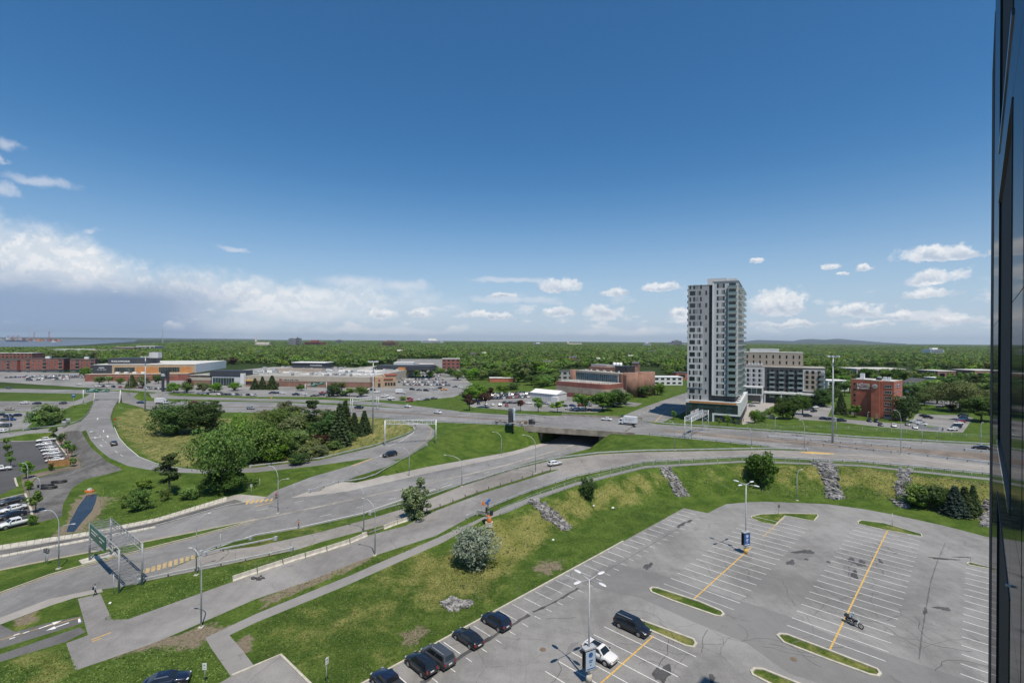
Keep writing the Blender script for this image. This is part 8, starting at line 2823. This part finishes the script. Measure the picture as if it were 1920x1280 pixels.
# ------------------------------------------------------------------ people and two-wheelers
def person(pos,ang,label,joints,zones,extras=None,H=1.74,parent=None):
    """one continuous skinned body; joints: name -> (x forward, y left, z) in metres, radii in R"""
    J=dict(pelvis=(0,0,.95),waist=(0,0,1.12),chest=(0,0,1.34),neck=(.0,0,1.50),head0=(.01,0,1.60),head1=(.02,0,1.70),
             hipL=(0,.09,.92),kneeL=(.02,.10,.50),ankleL=(0,.10,.09),toeL=(.17,.11,.04),hipR=(0,-.09,.92),kneeR=(.02,-.10,.50),ankleR=(0,-.10,.09),toeR=(.17,-.11,.04),
             shL=(0,.18,1.43),elL=(-.02,.24,1.16),wrL=(.05,.25,.92),haL=(.07,.25,.83),shR=(0,-.18,1.43),elR=(-.02,-.24,1.16),wrR=(.05,-.25,.92),haR=(.07,-.25,.83))
    J.update(joints)
    R=dict(pelvis=.145,waist=.125,chest=.15,neck=.058,head0=.088,head1=.092,hip=.10,knee=.062,ankle=.042,toe=.036,sh=.066,el=.044,wr=.030,ha=.036)
    names=list(J)
    idx={n:i for i,n in enumerate(names)}
    ed=[('pelvis','waist'),('waist','chest'),('chest','neck'),('neck','head0'),('head0','head1')]
    for s in 'LR':
        ed+=[('pelvis','hip'+s),('hip'+s,'knee'+s),('knee'+s,'ankle'+s),('ankle'+s,'toe'+s),('chest','sh'+s),('sh'+s,'el'+s),('el'+s,'wr'+s),('wr'+s,'ha'+s)]
    me=bpy.data.meshes.new('body')
    me.from_pydata([J[n] for n in names],[(idx[a],idx[b]) for a,b in ed],[])
    o=bpy.data.objects.new('tmp',me);COL.objects.link(o)
    sk=o.modifiers.new('skin','SKIN');sk.use_smooth_shade=True
    sv=me.skin_vertices[0].data
    for n,i in idx.items():
        r_=R.get(n,R.get(n[:-1],.06))
        sv[i].radius=(r_,r_*(.78 if n in ('pelvis','waist','chest') else 1.0))
        sv[i].use_root=n=='pelvis'
    sb_=o.modifiers.new('sub','SUBSURF');sb_.levels=1;sb_.render_levels=1
    dg=bpy.context.evaluated_depsgraph_get()
    bm_=bpy.data.meshes.new_from_object(o.evaluated_get(dg))
    bpy.data.objects.remove(o)
    bm_.name='body'
    mats_=['skin',zones['top'],zones['legs'],zones.get('shoes','dark metal')]
    bm_.materials.clear()
    for m_ in mats_:
        bm_.materials.append(M(m_))
    segs=[(Vector(J[a]),Vector(J[b]),a,b) for a,b in ed]
    for p in bm_.polygons:
        c_=p.center
        best,bn=1e9,None
        for a,b,na,nb in segs:
            ab=b-a
            t_=max(0,min(1,(c_-a).dot(ab)/ab.length_squared))
            d_=(c_-(a+ab*t_)).length
            if d_<best:best,bn=d_,(na,nb,t_)
        na,nb,t_=bn
        mi=0
        if na in ('pelvis','waist') and nb in ('waist','chest') or nb[:2]=='sh' or (na=='chest' and t_<.6):mi=1
        elif na[:2]=='sh' or (zones.get('long') and na[:2]=='el' and t_<.85):mi=1
        elif nb[:3]=='hip' or (na[:3]=='hip') or (na[:4]=='knee' and not zones.get('shorts')):mi=2
        if nb[:3]=='toe':mi=3
        p.material_index=mi;p.use_smooth=True
    t=thing('person',label,'person',pos,ang)
    part('body',bm_,None,t) if False else link('body',bm_,t)
    h=Vector(J['head1'])
    part('hair',MB().ball((h.x-.02,h.y,h.z+.035),(.105,.09,.085),8,6),zones.get('hair','hair dark'),t)
    f=MB()
    f.ball((h.x+.098,0+h.y,h.z-.045),(.022,.014,.024),6,4)
    part('nose',f,'skin',t)
    for s,y in (('L',1),('R',-1)):
        hd=Vector(J['ha'+s]);wr=Vector(J['wr'+s])
        d_=(hd-wr).normalized()
        mb=MB()
        sd=Vector((0,1,0)) if abs(d_.y)<.8 else Vector((1,0,0))
        for k,ln in enumerate((.065,.08,.085,.078)):
            b0=hd+sd*(.024-k*.016)
            mb.tube([b0,b0+d_*ln*.6,b0+d_*ln+Vector((.012,0,0))],[.010,.009,.006],5)
        mb.tube([wr+d_*.04,wr+d_*.08+Vector((.035,0,0)),wr+d_*.12+Vector((.04,0,0))],[.012,.010,.007],5)
        part('fingers',mb,'skin',t)
    return t
p=gp(178,1116)
t=person(p,head((178,1116),(196,1110)),'pedestrian in pale blue shirt with a backpack walking at the street crossing',dict(kneeL=(.16,.10,.52),ankleL=(.22,.10,.12),toeL=(.38,.11,.10),kneeR=(-.02,-.10,.50),ankleR=(-.26,-.10,.14),toeR=(-.12,-.11,.04),elL=(-.12,.24,1.18),wrL=(-.08,.25,.94),haL=(-.06,.25,.86),elR=(.08,-.24,1.18),wrR=(.20,-.24,.98),haR=(.24,-.24,.91)),dict(top='cloth pale blue',legs='cloth dark',long=True))
o=part('backpack',MB().ball((-.23,0,1.22),(.13,.17,.27),10,8),'cloth dark',t)
p=gp(560,990)
person(p,head((560,990),(540,996)),'jogger in an orange top on the grass edge of the street',dict(kneeL=(.22,.10,.58),ankleL=(.10,.10,.22),toeL=(.26,.11,.16),kneeR=(-.05,-.10,.50),ankleR=(-.34,-.10,.28),toeR=(-.26,-.11,.14),elL=(-.14,.24,1.20),wrL=(.06,.22,1.12),haL=(.14,.20,1.14),elR=(.04,-.25,1.16),wrR=(.24,-.20,1.20),haR=(.31,-.18,1.24)),dict(top='cloth orange',legs='cloth dark',shorts=True,long=False))
for x,y,tx,lb,tp in ((844,767,852,'distant walker in dark clothes on the path by the far car park','cloth dark'),(1147,783,1140,'distant pedestrian in dark clothes at the corner of the underpass street','cloth dark'),(1768,808,1776,'person in dark clothes at the end of the grey board screen','cloth dark'),(1394,791,1390,'person in black standing at the tower podium corner','cloth dark')):
    person(gp(x,y),head((x,y),(tx,y)),lb,dict(kneeL=(.10,.10,.51),ankleL=(.12,.10,.10),toeL=(.28,.11,.06),ankleR=(-.16,-.10,.10),toeR=(0,-.11,.04)),dict(top=tp,legs='cloth dark',long=True))
def bicycle(pos,ang,label):
    t=thing('bicycle',label,'bicycle',pos,ang)
    for x in (-.52,.54):
        w=part('wheel',ring_torus(MB(),0,0,.33,.022,20,6),'black rubber',t,(x,0,.34))
        mb=MB()
        for k in range(8):
            a=PI*k/8
            mb.beam((-.32*math.cos(a),0,-.32*math.sin(a)),(.32*math.cos(a),0,.32*math.sin(a)),.006,.006)
        part('spokes',mb,'galvanised',w)
    mb=MB()
    for a,b in (((-.52,0,.34),(-.10,0,.30)),((-.52,0,.34),(-.22,0,.84)),((-.10,0,.30),(-.26,0,.92)),((-.10,0,.30),(.36,0,.80)),((-.22,0,.84),(.34,0,.88)),((.54,0,.34),(.33,0,.98))):
        mb.tube([a,b],.018,6)
    part('frame',mb,'red paint',t)
    part('saddle',MB().ball((-.28,0,.95),(.14,.07,.035),8,5),'black rubber',t)
    part('handlebar',MB().tube([(.42,.26,.98),(.34,0,1.0),(.42,-.26,.98)],.015,6),'dark metal',t)
    part('pedals',MB().tube([(-.10,.14,.14),(-.10,.08,.30),(-.10,-.08,.30),(-.10,-.14,.46)],.02,6),'dark metal',t)
    return t
p=gp(518,934);a=head((518,934),(530,929))
bicycle(p,a,'bicycle ridden out of the slip road beside the double arm lamp')
person(p,a,'cyclist in a red top riding at the slip road',dict(pelvis=(-.24,0,1.02),waist=(-.12,0,1.16),chest=(.05,0,1.32),neck=(.17,0,1.44),head0=(.24,0,1.52),head1=(.29,0,1.60),hipL=(-.20,.09,.99),kneeL=(.12,.11,.72),ankleL=(-.08,.12,.24),toeL=(.08,.12,.17),hipR=(-.20,-.09,.99),kneeR=(.18,-.11,.86),ankleR=(-.06,-.12,.52),toeR=(.09,-.12,.47),shL=(.06,.18,1.38),elL=(.26,.25,1.18),wrL=(.40,.25,1.04),haL=(.44,.25,1.01),shR=(.06,-.18,1.38),elR=(.26,-.25,1.18),wrR=(.40,-.25,1.04),haR=(.44,-.25,1.01)),dict(top='cloth red',legs='cloth dark',shorts=True))
# motorcycle with a rider in the middle of the empty rows
p=gp(1601,1172);a=head((1594,1168),(1612,1177))
mc=thing('motorcycle','black touring motorcycle with a long front fork standing across the stall lines','motorcycle',p,a)
for x,r_ in ((-.78,.30),(.92,.33)):
    w=part('wheel',ring_torus(MB(),0,0,r_,.065,20,8),'black rubber',mc,(x,0,r_+.06))
    mb=MB()
    for k in range(6):
        q=PI*k/6
        mb.beam((-r_*math.cos(q),0,-r_*math.sin(q)),(r_*math.cos(q),0,r_*math.sin(q)),.014,.014)
    part('spokes',mb,'rim metal',w)
part('fork',MB().tube([(.92,.10,.40),(.50,.09,1.0)],.03,6).tube([(.92,-.10,.40),(.50,-.09,1.0)],.03,6),'rim metal',mc)
part('tank',MB().ball((.25,0,.80),(.34,.17,.15),10,6),'paint black',mc)
part('engine',MB().box(-.22,.34,-.2,.2,.28,.66).tube([(0,-.3,.45),(0,.3,.45)],.13,10),'rim metal',mc)
part('frame',MB().tube([(-.78,.08,.36),(-.1,.1,.5),(.45,0,.92)],.03,6).tube([(-.78,-.08,.36),(-.1,-.1,.5),(.45,0,.92)],.03,6),'dark metal',mc)
part('seat',MB().ball((-.32,0,.78),(.42,.18,.09),10,6),'black rubber',mc)
part('handlebar',MB().tube([(.30,.40,1.08),(.46,.2,1.10),(.50,0,1.03),(.46,-.2,1.10),(.30,-.40,1.08)],.02,6),'rim metal',mc)
part('windshield',MB().add([(.62,-.2,1.0),(.62,.2,1.0),(.45,.16,1.36),(.45,-.16,1.36)],[(0,1,2,3)]),'balcony glass',mc)
part('headlight',MB().ball((.66,0,.92),.10,8,6),'clear lamp',mc)
part('fender',MB().tube([(-1.12,0,.48),(-.98,0,.68),(-.78,0,.76),(-.5,0,.70)],[.08,.10,.11,.09],8),'paint black',mc)
part('exhaust',MB().tube([(.1,-.22,.30),(-.4,-.24,.26),(-1.0,-.24,.30)],.05,8),'rim metal',mc)
part('trunk',MB().box(-1.18,-.80,-.27,.27,.80,1.16),'paint black',mc)
for s in (-1,1):
    part('saddle_bag',MB().ball((-.80,s*.30,.60),(.30,.13,.18),8,6),'paint black',mc)
person(p,a,'rider in a light blue shirt seated on the black motorcycle',dict(pelvis=(-.30,0,.95),waist=(-.26,0,1.12),chest=(-.18,0,1.34),neck=(-.12,0,1.50),head0=(-.09,0,1.60),head1=(-.07,0,1.70),hipL=(-.26,.12,.92),kneeL=(.16,.27,.80),ankleL=(.06,.30,.38),toeL=(.24,.31,.33),hipR=(-.26,-.12,.92),kneeR=(.16,-.27,.80),ankleR=(.06,-.30,.38),toeR=(.24,-.31,.33),shL=(-.16,.19,1.43),elL=(.02,.30,1.22),wrL=(.22,.36,1.12),haL=(.29,.38,1.10),shR=(-.16,-.19,1.43),elR=(.02,-.30,1.22),wrR=(.22,-.36,1.12),haR=(.29,-.38,1.10)),dict(top='cloth blue',legs='cloth dark',hair='white metal'))
